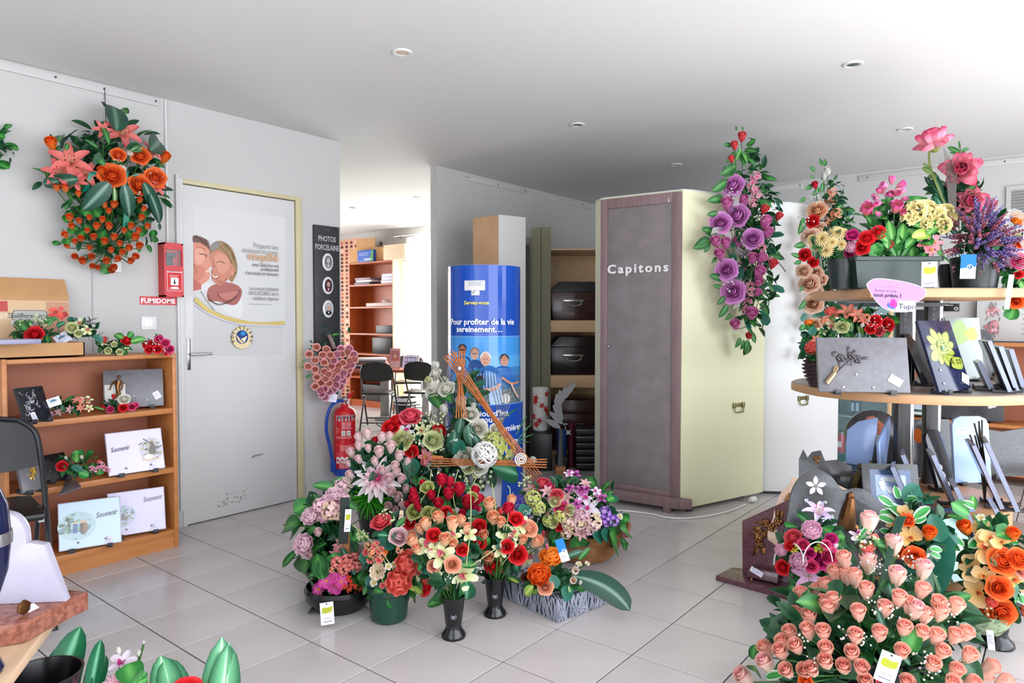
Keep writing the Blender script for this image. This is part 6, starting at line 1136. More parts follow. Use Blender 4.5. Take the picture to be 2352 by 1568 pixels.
# inside the bookcase
c = posy('pink and cream lily posy with a paper tag on the upper bookcase shelf', 155, 932, 3.3, 66, 22, SHZ[2]+.002, 'ls 178 916 24; oc 200 915 26; ls 192 922 22; lk 100 936 20; 105 948 18; pl 118 948 16; lk 135 945 20; 160 940 18; ls 185 936 18; oc 205 937 18', 'l 215 935 240 938; d 140 930 150 945; 170 938 180 950', 16, size=.05, stuffn=50); c.tag(128, 922, 26, 20, 'blueprint', -18, .02); c.done()
c = posy('posy of red rosebuds with a white blossom in front of the bowls plaque', 275, 930, 3.5, 46, 22, SHZ[2]+.002, 'mr 261 911 15; hot 253 940 16; rr 283 936 20; hot 303 934 18; 312 930 14; mr 238 935 14; wr 285 916 26; mr 275 944 12', 'd 260 930 255 912; l 240 940 222 944', 10, size=.04); c.done()
c = posy('posy with a red rose, ivy leaves and pink filler on a slate, lower shelf', 185, 1068, 3.28, 64, 32, SHZ[1]+.002, 'rr 142 1070 24; wb 152 1052 12; 188 1050 12; bl 232 1068 20; 222 1078 18; 242 1076 16; 210 1075 16; 250 1080 12; br 228 1060 10', 'b 176 1062 176 1030 1; r 180 1085 205 1092 1; e 165 1070 190 1080; m 150 1075 140 1060', 20, 'mrd', .05, 60); c.mesh('slate', MB().prism([(onplane(x, y, at(180, 1100, 3.2), Vector((0, 0, 1))).x, onplane(x, y, at(180, 1100, 3.2), Vector((0, 0, 1))).y) for x, y in ((136, 1113), (186, 1096), (176, 1082), (150, 1085))], SHZ[1]+.001, SHZ[1]+.008), GRAN_G); c.done()
# ---- heart wreath of roses at the wall end
CH = onY(757, 838, WY-.045)
h = Arr('rose_heart', 'heart-shaped wreath of peach and pink roses on the wall end', 'wreath', (CH.x, WY-.012, CH.z), CH, (.3, .32, .1), NW, seed=7)
pk = [(420, 70), (355, 130), (475, 140), (510, 90), (545, 140), (640, 85), (650, 130), (720, 80), (760, 130), (410, 185), (490, 205), (580, 190), (660, 210), (725, 190), (345, 240), (410, 270), (490, 290), (560, 240), (610, 275), (670, 300), (720, 270), (425, 340), (505, 355), (560, 320), (610, 345), (660, 370), (460, 390), (540, 395), (410, 420), (495, 445), (600, 410), (575, 450), (640, 420), (470, 490), (500, 520), (740, 230), (700, 110), (610, 130), (560, 160), (765, 180), (690, 240), (620, 235), (530, 310), (590, 380), (640, 330), (540, 470), (455, 455), (700, 320)]
h.fl(';'.join('%s %d %d %d' % ('hp' if x > 560 and (x+y) % 3 or y > 400 and x > 440 else 'hr', 620+x/3.92, 780+y/3.92, 18) for x, y in pk), face=.5, stem=False)
inheart = lambda x, y: (x*x*1.25+(y*1.05-.62*abs(x)**.6+.1)**2) < .78
h.leaves(36, 'mrd', .05, inheart, .75, 1.05, .1, 170, 'd', .04); h.lf('l 705 825 692 832; 708 838 690 845; 706 815 694 812; m 715 860 702 868')
h.mesh('ribbon_handle', MB().tube([h.dome(755, 768, 0, .03)[0], h.dome(768, 800, 1, .01)[0]], .012, 8), mat('dusty_ribbon', '#8c6c6c', .5)); h.tag(760, 913, 24, 19, 'plain', 10, .05); h.done()
# ================= the group in the middle of the floor
Arr.szk = 1.14
# tall white arrangement in a white bucket, with copper rattan triangle
bp = Vector((at(1112, 1000, 3.9).x, at(1112, 1000, 3.9).y, 0))
a = Arr('white_arrangement', 'tall white rose arrangement with copper rattan sticks in a white bucket', 'flower arrangement', bp, ctr(1085, 1000, 3.9), rad(110, 150, 3.9, .22), seed=11, focus=bp+Vector((0, 0, .42)))
pot(a, [(0, .0), (.085, 0), (.105, .38), (.1, .38), (.08, .02), (0, .02)], mat('white_bucket', '#d4d4e2', .3), name='bucket')
a.fl('wr 1003 889 54; 1026 893 36; 1068 1049 42; 1098 984 40; 1082 951 32; wb 1060 925 36; 1049 1059 26; 1021 940 26; 998 838 18; wr 1000 858 26; wb 1004 838 16; 1088 933 18; cw 998 1005 40; wr 1102 1071 34; 1141 986 28; hg 1153 1034 62; 1138 1010 40; cw 1118 1000 26; wb 1222 1059 24; cw 1075 1075 24; 1095 1085 20; gv 1010 965 30; 1060 1090 40; 1110 1100 44; 1085 1110 36; ow 1040 1000 26; cw 985 870 18', up=.35)
a.lf('m 1010 895 1036 915 1.2; 995 865 982 870; k 1000 915 998 940; D 1060 960 1050 1005 1.2; 1075 975 1085 1030 1.3; 1045 990 1040 1050 1.3; d 1060 930 1040 950; 1070 940 1085 965; G 1130 1072 1205 1085 1.2; D 1090 1000 1110 1035; e 1060 1010 1050 1050 1.2; m 990 905 1012 930', 'm', .01)
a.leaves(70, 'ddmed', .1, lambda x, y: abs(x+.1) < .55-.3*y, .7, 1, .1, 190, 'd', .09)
D4 = 3.66
def rods(arr, p, q_, D, n=5, w=4, m=COPPER, r=.0035):
    for k in range(n):
        o = (k-(n-1)/2)*w; dx, dy = q_[0]-p[0], q_[1]-p[1]; L = math.hypot(dx, dy); ox, oy = -dy/L*o, dx/L*o; arr.mesh('rattan_rod', MB().tube([at(p[0]+ox*1.6, p[1]+oy*1.6, D), at((p[0]+q_[0])/2+ox*.5, (p[1]+q_[1])/2+oy*.5, D-.012*(k % 2)), at(q_[0]+ox*1.6, q_[1]+oy*1.6, D)], r, 5), m)
rods(a, (1054, 808), (1060, 960), D4); rods(a, (1029, 812), (1233, 1097), D4-.02, 5, 4); rods(a, (990, 1061), (1256, 1064), D4-.04, 4, 4)
for x, y in ((1055, 846), (1197, 1054)): a.mesh('wire_binding', MB().lathe([(.014, -.01), (.016, 0), (.014, .01)], 10, M=T(at(x, y, D4-.02))), SILVER)
bw = at(1113, 1044, 3.6); mb = MB(); q = random.Random(2)
for k in range(34): ax = Vector((q.uniform(-1, 1), q.uniform(-1, 1), q.uniform(-1, 1))).normalized(); mb.tube([Vector((math.cos(t), math.sin(t), 0))*.067*q.uniform(.97, 1.03) for t in [j*.449 for j in range(14)]], .0028, 4, M=zdir(bw, ax), closed=True)
a.mesh('wicker_ball', mb, WHWICK, kind='stuff'); mb = MB(); sp = at(1197, 1054, 3.58)
mb.tube([Vector(((.006+.0009*j)*math.cos(j*.55), 0, (.006+.0009*j)*math.sin(j*.55))) for j in range(32)], .0035, 5, M=facecam(sp)); a.mesh('spiral_disc', mb, WHWICK)
a.twigs([((1040+i*4, 1010), (1022+i*6, 930), (1030+i*5, 830+i*12)) for i in range(6)]+[((1150, 980), (1140+i*6, 930), (1128+i*9, 885+i*4)) for i in range(6)]+[((1010+i*4, 1040), (990+i*5, 980), (975+i*7, 945)) for i in range(6)], .002, TWIG, 'twig', .6)
a.lf('g 1190 1010 1226 960 1; 1188 1015 1236 985 1; 1186 1020 1230 1005 1; 1185 1000 1215 940 1; 1160 960 1200 920 1', 'g', .0, 1, 'grass_blade'); a.done()
# pale pink rosebud bush with white dahlia
bp = onZ(870, 1225, 0)
a = Arr('rosebud_bush', 'upright bush of pale pink rosebuds with a white dahlia, back left of the group', 'flower arrangement', bp, ctr(868, 1090, 3.5), rad(78, 105, 3.5, .16), seed=12, focus=bp+Vector((0, 0, .2)))
pot(a, [(0, 0), (.1, 0), (.13, .2), (.12, .2), (0, .18)], BLPOT)
a.fl('pp 824 1005 26; 844 997 26; 876 1005 28; 894 1002 24; 824 1025 24; 807 1040 28; 871 1038 32; 898 1027 32; 917 1048 30; 824 1055 24; 906 1071 28; 894 1101 30; 909 1084 26; 921 1101 28; 897 1130 30; 932 1124 26; 913 1142 30; 890 1163 26; 804 1091 26; 861 1060 24; 846 1030 22; 935 1060 20; 800 1065 18; 878 1080 22; 905 1170 22; 790 1110 20; 925 1165 20; da 865 1093 88', up=.45)
a.fl('mn 842 1137 84; 765 1222 50', face=.2, up=.5); a.leaves(46, 'ddem', .09, None, .7, 1, .1, 170, 'd', .08); a.twigs([((940, 1120), (925, 1070), (915, 1035)), ((950, 1130), (940, 1090), (948, 1040))], .002, TWIG); a.done()
# coral and red arrangement behind
bp = onZ(965, 1190, 0)
a = Arr('red_arrangement', 'mixed red and cream arrangement topped by a coral rose, behind the pink rosebuds', 'flower arrangement', bp, ctr(950, 1035, 3.85), rad(85, 95, 3.85, .16), seed=13, focus=bp+Vector((0, 0, .25)))
pot(a, [(0, 0), (.1, 0), (.12, .28), (.11, .28), (0, .25)], BLPOT)
a.fl('cr 943 956 46; rr 911 966 30; 897 981 36; 860 1012 22; 1010 986 28; 945 1036 28; 1012 1095 16; ow 931 987 32; cw 923 1010 44; 995 1012 40; ok 981 1045 36; oc 969 984 30; gv 980 970 34; 1000 1030 28; wb 948 938 12; oc 920 1030 24; li 918 1028 22; wb 972 1022 16; 985 1068 14; br 975 1060 18; gv 960 1010 26', up=.35)
a.lf('k 880 985 850 960 1; 890 990 862 955 1; 905 985 895 952 1; e 930 1050 960 1090 1.2; d 955 1080 925 1065; m 985 1000 1010 1030; k 965 965 985 945 1', 'd', .01); a.leaves(50, 'dmek', .09, None, .7, 1, .1, 170, 'd', .08); a.twigs([((1000, 1000), (1015, 1030), (1030, 1060)), ((960, 1100), (985, 1080), (1000, 1075))], .002, TWIG)
a.mesh('rattan_bundle', MB().tube([at(992, 1050, 3.65), at(1018, 1052, 3.65)], .012, 8), COPPER); a.done()
# pale pink trailing spray on the left
bp = onZ(780, 1330, 0)
a = Arr('pink_spray', 'sprawling pale pink peony spray with long leafy shoots, left edge of the group', 'flower arrangement', bp, ctr(760, 1215, 3.15), rad(78, 115, 3.15, .16), seed=14, focus=bp+Vector((0, 0, .12)))
pot(a, [(0, 0), (.09, 0), (.12, .14), (.11, .14), (0, .12)], BLPOT)
a.fl('pl 768 1140 36; 715 1187 36; 700 1250 42; hk 757 1171 44; hl 735 1160 34; hl 782 1113 30; mk 772 1150 24; pl 743 1187 26; pp 713 1275 24; 730 1223 26; hl 790 1145 28; lk 780 1250 24; 770 1270 22; pl 750 1150 24; ls 779 1262 20; hk 775 1180 30', up=.3)
a.lf('m 690 1202 628 1205 1; 700 1206 671 1196 1; 690 1206 646 1230 1.1; 712 1204 676 1222 1; 705 1194 678 1185 1; 725 1210 692 1226 1.2; 735 1168 720 1182 1; 685 1262 636 1309 .55; 700 1262 660 1282 1; 705 1285 682 1342 1; 715 1290 690 1335 1; 700 1258 668 1280 .9; k 745 1140 738 1122; 760 1145 742 1124; m 745 1275 720 1320 1.1; r 730 1260 700 1290 1', 'm', .0)
a.leaves(46, 'mmrd', .09, None, .7, 1.0, .1, 150, 'd', .08); a.twigs([((720, 1210), (690, 1208), (650, 1204)), ((715, 1270), (690, 1275), (650, 1295))], .0025, mat('green_stem', '#4a6a3a', .6))
a.mesh('rattan_bundle', MB().tube([at(798, 1300, 3.0), at(794, 1225, 3.0)], .016, 8), WICK); a.mesh('dark_stake', MB().box(-.02, .02, -.003, .003, 0, .2, M=facecam(at(788, 1248, 2.98), 3)), DKGREEN); a.tag(797, 1195, 14, 52, 'green', 4, 0, 2.95); a.done()
# low black bowl
bp = onZ(782, 1392, 0)
a = Arr('flower_bowl', 'low black bowl of magenta primulas and red berries with a paper price tag', 'flower arrangement', bp, ctr(782, 1322, 2.98), rad(80, 60, 2.98, .12), seed=15, focus=bp+Vector((0, 0, .08)))
pot(a, [(0, 0), (.1, 0), (.145, .05), (.15, .085), (.14, .1), (.13, .08), (0, .07)], BLPOT, name='bowl')
a.fl('pm 746 1332 34; 728 1353 30; 770 1343 38; 763 1326 28; 784 1333 30; hs 774 1291 28; 796 1288 32; 812 1283 28; 790 1308 26; 818 1302 26; 804 1299 26; bs 782 1306 18; 762 1308 16; be 801 1330 24; 815 1346 18; 801 1354 18; 816 1364 14; 828 1352 16; 790 1347 20; 806 1341 16', up=.35)
a.lf('m 735 1330 727 1255 .8; 742 1330 742 1262 .8; 750 1325 752 1275 .7; D 815 1320 780 1245 .5; 825 1330 842 1265 .5; m 830 1340 850 1318 1.2; r 820 1325 848 1330 1.2; 740 1360 715 1378 1; m 720 1340 706 1365 1; 828 1310 845 1295 1.2', 'm', .01)
a.leaves(46, 'mdrm', .07, None, .7, 1, .15, 130, 'd', .06); a.tag(753, 1408, 30, 52, 'green', -3, 0, 2.74); a.done()
# green pot
bp = onZ(905, 1425, 0); bp.y += .03
a = Arr('potted_arrangement', 'dark green pot of coral peonies with a beige anemone, front left of the group', 'flower arrangement', bp, ctr(905, 1292, 2.87), rad(80, 108, 2.87, .14), seed=16, focus=bp+Vector((0, 0, .14)))
pot(a, [(0, 0), (.062, 0), (.074, .012), (.082, .115), (.088, .12), (.088, .145), (.08, .145), (.07, .1), (0, .1)], GREENPOT)
a.fl('pe 935 1294 52; 916 1335 52; rr 975 1346 38; an 867 1312 38; bw 857 1337 18; 892 1300 16; 905 1296 14; pp2 916 1232 40; br 861 1250 20; 872 1262 20; 839 1267 18; 870 1284 18; 850 1284 18; 859 1254 16; bs 855 1268 26; 878 1276 20; 843 1252 16; ra 886 1269 10; mp 875 1198 42; br 878 1344 14; oc 964 1311 38; pe 975 1330 20; bs 918 1262 20; gv 830 1232 26; 898 1190 24; 880 1180 20; pr 945 1230 26', up=.3)
a.lf('m 880 1360 850 1352 1.1; D 900 1350 880 1372 .8; s 875 1380 862 1368 .9; r 905 1390 890 1375; y 935 1350 990 1366 .35; G 890 1230 860 1225; e 900 1235 925 1225 1.2; d 870 1220 850 1235; o 895 1360 875 1385 .8; m 950 1360 965 1380', 'm', .01)
a.leaves(60, 'dmem', .08, None, .7, 1, .1, 170, 'd', .07); a.twigs([((905, 1310), (870, 1260), (810, 1205)), ((890, 1300), (850, 1240), (815, 1210)), ((890, 1360), (860, 1290), (820, 1215))], .002, mat('pale_stem', '#a8b078', .6)); a.done()
# two black vases
VP = [(0, 0), (.046, 0), (.048, .006), (.046, .014), (.034, .03), (.03, .045), (.033, .06), (.044, .16), (.041, .16), (.028, .05), (0, .05)]
def vase(px, py, label, cx, cy, wx, wy, D, seed, fl, lf):
    b = onZ(px, py-7, 0); v = Arr('vase_bouquet', label, 'flower vase', b, ctr(cx, cy, D), rad(wx, wy, D, .12), seed=seed, focus=b+Vector((0, 0, .13)))
    pot(v, VP, BLPOT, name='vase'); o = Art(step=.0004); q = random.Random(1); f = facecam(b+Vector((0, 0, .092)))
    o.ell(0, 0, .011, .011, '#8f8f9a', n=16).ell(0, 0, .0095, .0095, '#26262c', n=16).blob([(-.006, .003), (-.001, .0), (.005, .004), (.003, -.003), (-.003, -.005)], '#a4a4ae'); o.put('emblem', v.root, v.inv @ f @ T(0, -.0365, 0) @ Rx(-6))
    v.fl(fl, up=.3); v.lf(lf, 'm', .005); v.leaves(44, 'ddmed', .085, lambda x, y: y > -.85, .65, .98, .2, 120, 'd', .07); return v
v = vase(1042, 1468, 'front black vase with peach rosebuds and pale green orchids', 1030, 1268, 85, 85, 2.72, 17,
 'pr 979 1205 38; 1007 1192 40; 1039 1203 40; 1058 1197 32; 1022 1240 38; 951 1245 38; 958 1262 30; po 1040 1296 34; rr 996 1228 30; oc 1015 1274 54; 1071 1324 58; 980 1250 50; 1079 1221 38; 992 1262 34; pr 1072 1212 26; gy 1030 1320 26; 1100 1305 22',
 'd 1015 1330 980 1312 1.1; 1020 1340 975 1330 1; e 1020 1340 992 1360 1.3; m 1030 1370 972 1390 .9; 1035 1360 985 1375 1; 1062 1340 1080 1388 1.1; G 1070 1335 1074 1390 1; s 1040 1378 1038 1408 .9; r 1035 1370 1030 1390; e 1050 1340 1030 1358 1.2; m 1060 1300 1105 1290 .8'); v.twigs([((1070, 1300), (1078, 1240), (1082, 1170), (1080, 1120)), ((1080, 1300), (1110, 1280), (1135, 1262))], .002, mat('pale_stem')); v.fl('oc 1000 1310 30; pr 965 1215 30; 1040 1250 30; rr 1062 1262 26; oc 1042 1228 34; po 995 1300 26', lift=-.02); v.fl('bead 1082 1238 16; 1077 1189 15', stem=False); v.done()
v = vase(1137, 1418, 'second black vase with peach and red roses, behind the front one', 1150, 1225, 90, 85, 2.95, 18,
 'pr 1125 1160 40; 1133 1190 40; 1122 1282 40; 1232 1244 38; po 1216 1213 36; pr 1175 1150 30; rb 1168 1170 36; rr 1186 1191 30; 1100 1210 32; 1098 1245 36; 1133 1300 36; 1190 1274 38; sb 1150 1175 20; oc 1168 1231 50; 1202 1200 40; 1218 1282 42; 1093 1222 36; ma 1240 1262 24; gy 1105 1298 26; 1210 1180 18; pr 1150 1200 32; 1112 1230 32; oc 1150 1262 36; rr 1165 1255 28; pr 1200 1240 30; oc 1185 1222 32',
 'd 1130 1320 1090 1312 .9; m 1150 1330 1100 1335 .7; 1160 1325 1200 1335 .9; D 1165 1300 1175 1335 1.1; e 1140 1260 1160 1245; d 1175 1240 1200 1235; r 1110 1250 1125 1235; y 1170 1328 1195 1338 .6; G 1180 1290 1200 1320 .9'); v.twigs([((1150, 1300), (1165, 1200), (1172, 1130), (1166, 1115)), ((1150, 1300), (1190, 1250), (1225, 1210)), ((1150, 1290), (1140, 1180), (1130, 1110))], .002, mat('pale_stem')); v.done()
# red rosebuds behind the vases
bp = onZ(1020, 1290, 0)
a = Arr('red_rose_bush', 'bush of red rosebuds and green roses with curly twigs, centre of the group', 'flower arrangement', bp, ctr(1020, 1165, 3.3), rad(95, 85, 3.3, .15), seed=19, focus=bp+Vector((0, 0, .15)))
pot(a, [(0, 0), (.09, 0), (.12, .14), (.11, .14), (0, .12)], DWICK, name='basket')
a.fl('rb 953 1146 34; 991 1138 28; 1015 1105 36; 1030 1135 34; 1055 1125 38; 1034 1108 28; 1074 1154 40; 1098 1150 36; 1007 1158 34; 1090 1128 28; 1089 1176 30; 972 1111 22; 950 1130 24; 960 1165 24; 938 1160 22; 1060 1180 26; rr 940 1200 28; 1025 1175 24; gr 951 1175 32; 983 1178 28; 981 1118 28; 1085 1140 24; gr 1000 1175 20; hot 1092 1165 24; gy 940 1190 24; wb 1050 1172 14; bead 967 1146 15; 1026 1170 16; 1039 1118 12; 1075 1140 12; cw 1040 1182 22; pp 925 1160 22; ok 1060 1190 20', up=.4)
a.leaves(46, 'dmrm', .08, None, .7, 1, .1, 150, 'd', .07); a.twigs([((990, 1190), (965, 1160), (985, 1120), (990, 1080)), ((1020, 1190), (1005, 1150), (1015, 1100), (1005, 1080)), ((1050, 1180), (1040, 1130), (1052, 1080)), ((1085, 1180), (1080, 1130), (1095, 1095)), ((960, 1180), (950, 1150), (970, 1125))], .002, mat('pale_stem')); a.done()
# grey wicker block
cs_ = [onZ(1160, 1362, 0), onZ(1268, 1436, 0), onZ(1378, 1393, 0)]; e1 = cs_[0]-cs_[1]; e2 = cs_[2]-cs_[1]; mid = (cs_[0]+cs_[2])/2
b = T(mid.x, mid.y, 0) @ Rz(math.degrees(math.atan2(e2.y, e2.x))); wa, wb_ = e2.length, abs(e1.cross(e2).z)/e2.length
a = Arr('wicker_block', 'grey painted wicker block planted with orange ranunculus and one huge dark leaf', 'flower arrangement', (mid.x, mid.y, 0), ctr(1268, 1340, 2.9), rad(95, 62, 2.9, .1), seed=20, focus=(mid.x, mid.y, .09))
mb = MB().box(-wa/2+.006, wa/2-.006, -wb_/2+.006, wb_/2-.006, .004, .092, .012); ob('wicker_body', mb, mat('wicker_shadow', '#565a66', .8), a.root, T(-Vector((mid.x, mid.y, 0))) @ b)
mb = MB(); q = random.Random(5)
for k in range(170):
    f = q.random(); tl = q.uniform(-.05, .05)
    if f < .36: x, z = q.uniform(-wa/2, wa/2), 0; p1 = (x, -wb_/2-.001, .002); p2 = (min(wa/2, max(-wa/2, x+tl)), -wb_/2-.001, .094)
    elif f < .68: y = q.uniform(-wb_/2, wb_/2); p1 = (-wa/2-.001, y, .002); p2 = (-wa/2-.001, min(wb_/2, max(-wb_/2, y+tl)), .094)
    elif f < .76: y = q.uniform(-wb_/2, wb_/2); p1 = (wa/2+.001, y, .002); p2 = (wa/2+.001, y+tl*.5, .094)
    else: x, y = q.uniform(-wa/2, wa/2), q.uniform(-wb_/2, wb_/2); t = q.uniform(-.6, .6)+(1.57 if q.random() < .5 else 0); p1 = (max(-wa/2, min(wa/2, x-.07*math.cos(t))), max(-wb_/2, min(wb_/2, y-.07*math.sin(t))), .094); p2 = (max(-wa/2, min(wa/2, x+.07*math.cos(t))), max(-wb_/2, min(wb_/2, y+.07*math.sin(t))), .096)
    mb.tube([p1, ((p1[0]+p2[0])/2, (p1[1]+p2[1])/2, (p1[2]+p2[2])/2), p2], .0028, 4)
ob('wicker_strands', mb, GWICK, a.root, T(-Vector((mid.x, mid.y, 0))) @ b, kind='stuff'); a.zmin = .09
a.fl('ra 1267 1284 50; ro 1238 1322 46; ra 1252 1312 22; po 1253 1348 32; ma 1320 1313 38; 1315 1334 36; wb 1333 1338 12; pn 1205 1322 34; bw 1330 1293 14; 1345 1318 14; bw 1350 1292 12; ca 1248 1228 22; cp 1257 1258 24', up=.35)
a.lf('e 1290 1350 1318 1375 1.3; s 1305 1345 1318 1382 .8; e 1265 1320 1282 1352 1.2; D 1300 1280 1340 1262 .9; m 1330 1285 1355 1255 .8; y 1225 1345 1200 1370 1; o 1240 1355 1215 1362', 'm', .0)
mb = MB(); base_ = leaf_mb(.5, .0, .12, '#2c5644', '#1e4436', '#8aa898', .5, .5, 10, 4); A0, A1_, A2 = at(1312, 1322, 2.86), at(1405, 1335, 2.84), at(1447, 1402, 2.78); pts_ = []
for (x, y, z) in base_.v:
    t = x; p = A0*(1-t)**2+A1_*2*t*(1-t)+A2*t*t; tn = (A1_-A0)*(1-t)+(A2-A1_)*t; sd = tn.cross(FW).normalized(); pts_.append(p+sd*y*.2-FW*(z*.2))
mb.add(pts_, base_.f, base_.c); a.mesh('large_leaf', mb, LEAFM); a.leaves(22, 'mdr', .06, lambda x, y: y > -.6 and abs(x) < .75, .5, .95, .1, 80, 'd', .06); a.tag(1300, 1262, 20, 54, 'blue', -18, .0, 2.68); a.done()
# big wicker basket of mixed flowers
bp = onZ(1350, 1288, 0); bp = Vector((bp.x+.06, bp.y+.05, 0))
a = Arr('flower_basket', 'wide brown wicker basket of many mixed flowers with purple violets, right of the group', 'flower basket', bp, ctr(1312, 1178, 3.42), rad(132, 92, 3.42, .17), seed=21, focus=bp+Vector((0, 0, .1)))
for k in range(11):
    r0 = .12+.095*(k/10)**.8; a.mesh('wicker_row', MB().tube([bp+Vector((r0*1.15*math.cos(t)*(1+.012*math.sin(13*t+k*3.14)), r0*math.sin(t)*(1+.012*math.sin(13*t+k*3.14)), .012+k*.0145)) for t in [j*.1795 for j in range(35)]], .0085, 6, closed=True), WICK)
a.mesh('basket_lining', MB().lathe([(0, .01), (.115, .01), (.2, .15), (.18, .16), (0, .15)], 28, M=T(bp)), DWICK)
a.fl('mp 1245 1111 34; lk 1219 1121 30; 1257 1126 28; mp 1279 1136 26; hot 1291 1167 32; om 1336 1124 28; 1327 1154 24; ow 1342 1139 36; 1354 1162 42; om 1382 1139 26; ow 1307 1084 22; om 1320 1085 26; gs 1316 1136 24; 1364 1147 26; vi 1390 1177 34; 1410 1195 30; 1393 1197 28; hk 1329 1198 40; hl 1341 1185 28; hk 1364 1200 38; hg 1224 1144 38; 1237 1166 34; hk 1306 1203 34; cw 1298 1188 26; hk 1316 1212 30; bh 1194 1154 38; 1206 1175 30; 1180 1145 24; tu 1262 1147 22; 1258 1180 18; cw 1270 1200 22; pj 1435 1228 22; hg 1260 1195 30; lk 1335 1225 26; ow 1275 1170 20; cw 1310 1170 24; pl 1330 1185 24; wb 1240 1181 14; lk 1345 1108 24; bw 1425 1185 14; hl 1350 1215 30; cw 1275 1150 26; lk 1300 1140 28; om 1310 1120 24; hg 1285 1185 28; bw 1372 1180 16; hk 1300 1225 26; ow 1325 1165 24; gs 1265 1175 20; gv 1205 1110 30; hot 1265 1115 18; om 1345 1120 20; ow 1370 1125 22; rr 1285 1210 18', up=.35)
a.lf('m 1320 1230 1348 1248 1; r 1325 1228 1330 1260 1; m 1290 1225 1275 1250; r 1400 1225 1425 1250 1; 1425 1215 1448 1220 .9; m 1420 1240 1450 1250 .7; 1430 1235 1440 1270 .8; e 1380 1220 1405 1235 1.2; 1360 1225 1390 1240 1; r 1395 1150 1412 1140; m 1385 1145 1395 1120; d 1290 1100 1275 1085 1.2; 1310 1105 1335 1095 1.2', 'm', .0)
a.leaves(80, 'mdrem', .075, lambda x, y: y > -.95, .7, 1, .1, 240, 'd', .07); a.leaves(14, 'dd', .08, lambda x, y: y > .5, .9, 1.1, -.2); a.twigs([((1200, 1180), (1195, 1140), (1206, 1100), (1196, 1085)), ((1245, 1200), (1270, 1165), (1300, 1140)), ((1190, 1210), (1185, 1170), (1178, 1130))], .002, mat('pale_stem')); a.done()
# ================= hanging sprays on the cabinets
Arr.szk = 1.0
sdv = (Bk-Rc).normalized(); NC = Vector((sdv.y, -sdv.x, 0)); PC = Vector((Rc.x, Rc.y, 0))
def cabC(px, py, P0, off): return onplane(px, py, P0, NC)+NC*off
C2 = cabC(1697, 560, PC, .1)
a = Arr('rose_spray', 'long hanging spray of lilac roses with grey ribbon on the cream cabinet', 'wall spray', C2-NC*.1+Vector((0, 0, 0)), C2, (.27, .76, .16), NC, seed=31)
a.fl('lv 1684 425 50; 1693 495 55; 1655 512 50; 1729 548 48; 1669 619 50; 1684 670 55; lb 1669 468 41; 1709 461 36; 1644 555 38; 1667 559 36; 1695 557 36; 1653 585 38; 1702 617 36; 1729 594 36; 1744 625 41; 1742 648 34; 1727 721 43; 1689 746 36; 1758 510 41; 1764 535 36; 1749 594 34; 1741 672 26; sb 1704 314 29; 1687 334 26; 1756 481 29; 1789 497 26; 1775 606 31; 1720 772 24; 1680 365 22; bl 1735 405 31; 1730 426 34; 1737 445 31; 1731 466 26; 1750 568 26; 1727 670 29; 1716 695 31; 1713 712 26; 1755 590 24; 1722 655 24; 1770 595 19', face=.5)
a.fl('gy 1680 445 34; 1690 525 40; 1680 610 40; 1705 590 36; 1715 655 34; 1670 650 34; 1745 500 30; 1690 700 26', stem=False)
LVS = 'm 1690 300 1692 286; 1705 300 1706 288; 1680 335 1664 330; 1715 335 1736 322; 1710 345 1736 344; 1720 365 1738 378; 1690 380 1660 400; 1668 415 1640 440; 1660 455 1630 460; 1650 490 1628 492; 1640 530 1616 527; 1625 545 1602 562; 1632 550 1598 570; 1630 560 1620 580; 1645 590 1636 605; 1660 640 1634 632; 1655 660 1640 655; 1665 680 1650 700; 1670 700 1655 730; 1680 720 1668 735; 1700 775 1692 800; 1708 780 1705 805; 1716 780 1714 820; 1720 790 1720 822 .8; 1712 750 1730 760; 1690 350 1672 372; 1700 360 1715 380; d 1665 380 1660 395; b 1700 345 1690 372 1; 1705 350 1722 368 1; 1700 340 1702 365 1; m 1755 640 1758 655; 1690 400 1668 410; 1720 400 1735 392; 1700 420 1715 440; 1645 545 1618 520; e 1690 600 1680 580; 1735 610 1740 630; 1712 735 1722 752'
a.lf(LVS, 'm', .01); a.leaves(110, 'mdme', .085, lambda x, y: True, .65, .92, .15, 300, 'd', .075); a.twigs([((1770, 590), (1785, 600), (1796, 612), (1804, 624))], .003, mat('dark_twig', '#3a2620', .7)); a.twigs([((1775, 482), (1793, 479))], .003, BLACKP, 'clip')
RIB = mat('grey_organza', '#a9a5a4', .4)
def ribbon(arr, paths, wd, m, off=.03):
    for P in paths:
        pp_ = cr([arr.dome(x, y, 1, off)[0] for x, y in P], False, 4); n_ = len(pp_); t = (pp_[-1]-pp_[0]); sd = t.cross(FW).normalized()*wd; mb = MB(); mb.add([p+sd*s for s in (-1, 1) for p in pp_], [(i, i+1, n_+i+1, n_+i) for i in range(n_-1)]); arr.mesh('ribbon', mb, m)
ribbon(a, [((1635, 530), (1655, 528), (1676, 540), (1678, 555)), ((1685, 465), (1700, 475)), ((1694, 540), (1708, 530), (1720, 527)), ((1692, 572), (1710, 582), (1726, 576)), ((1695, 610), (1697, 650), (1694, 690), (1692, 705)), ((1696, 440), (1690, 470), (1700, 500))], .02, RIB); a.done()
PC2 = Vector((W2.x, W2.y, 0)); sd2 = (W3-W2).normalized(); NC = Vector((sd2.y, -sd2.x, 0))
C3 = onplane(1880, 605, PC2, NC)+NC*.09
a = Arr('rose_spray', 'long hanging spray of peach and dark red roses on the white cabinet', 'wall spray', C3-NC*.09, C3, (.2, .78, .15), NC, seed=32)
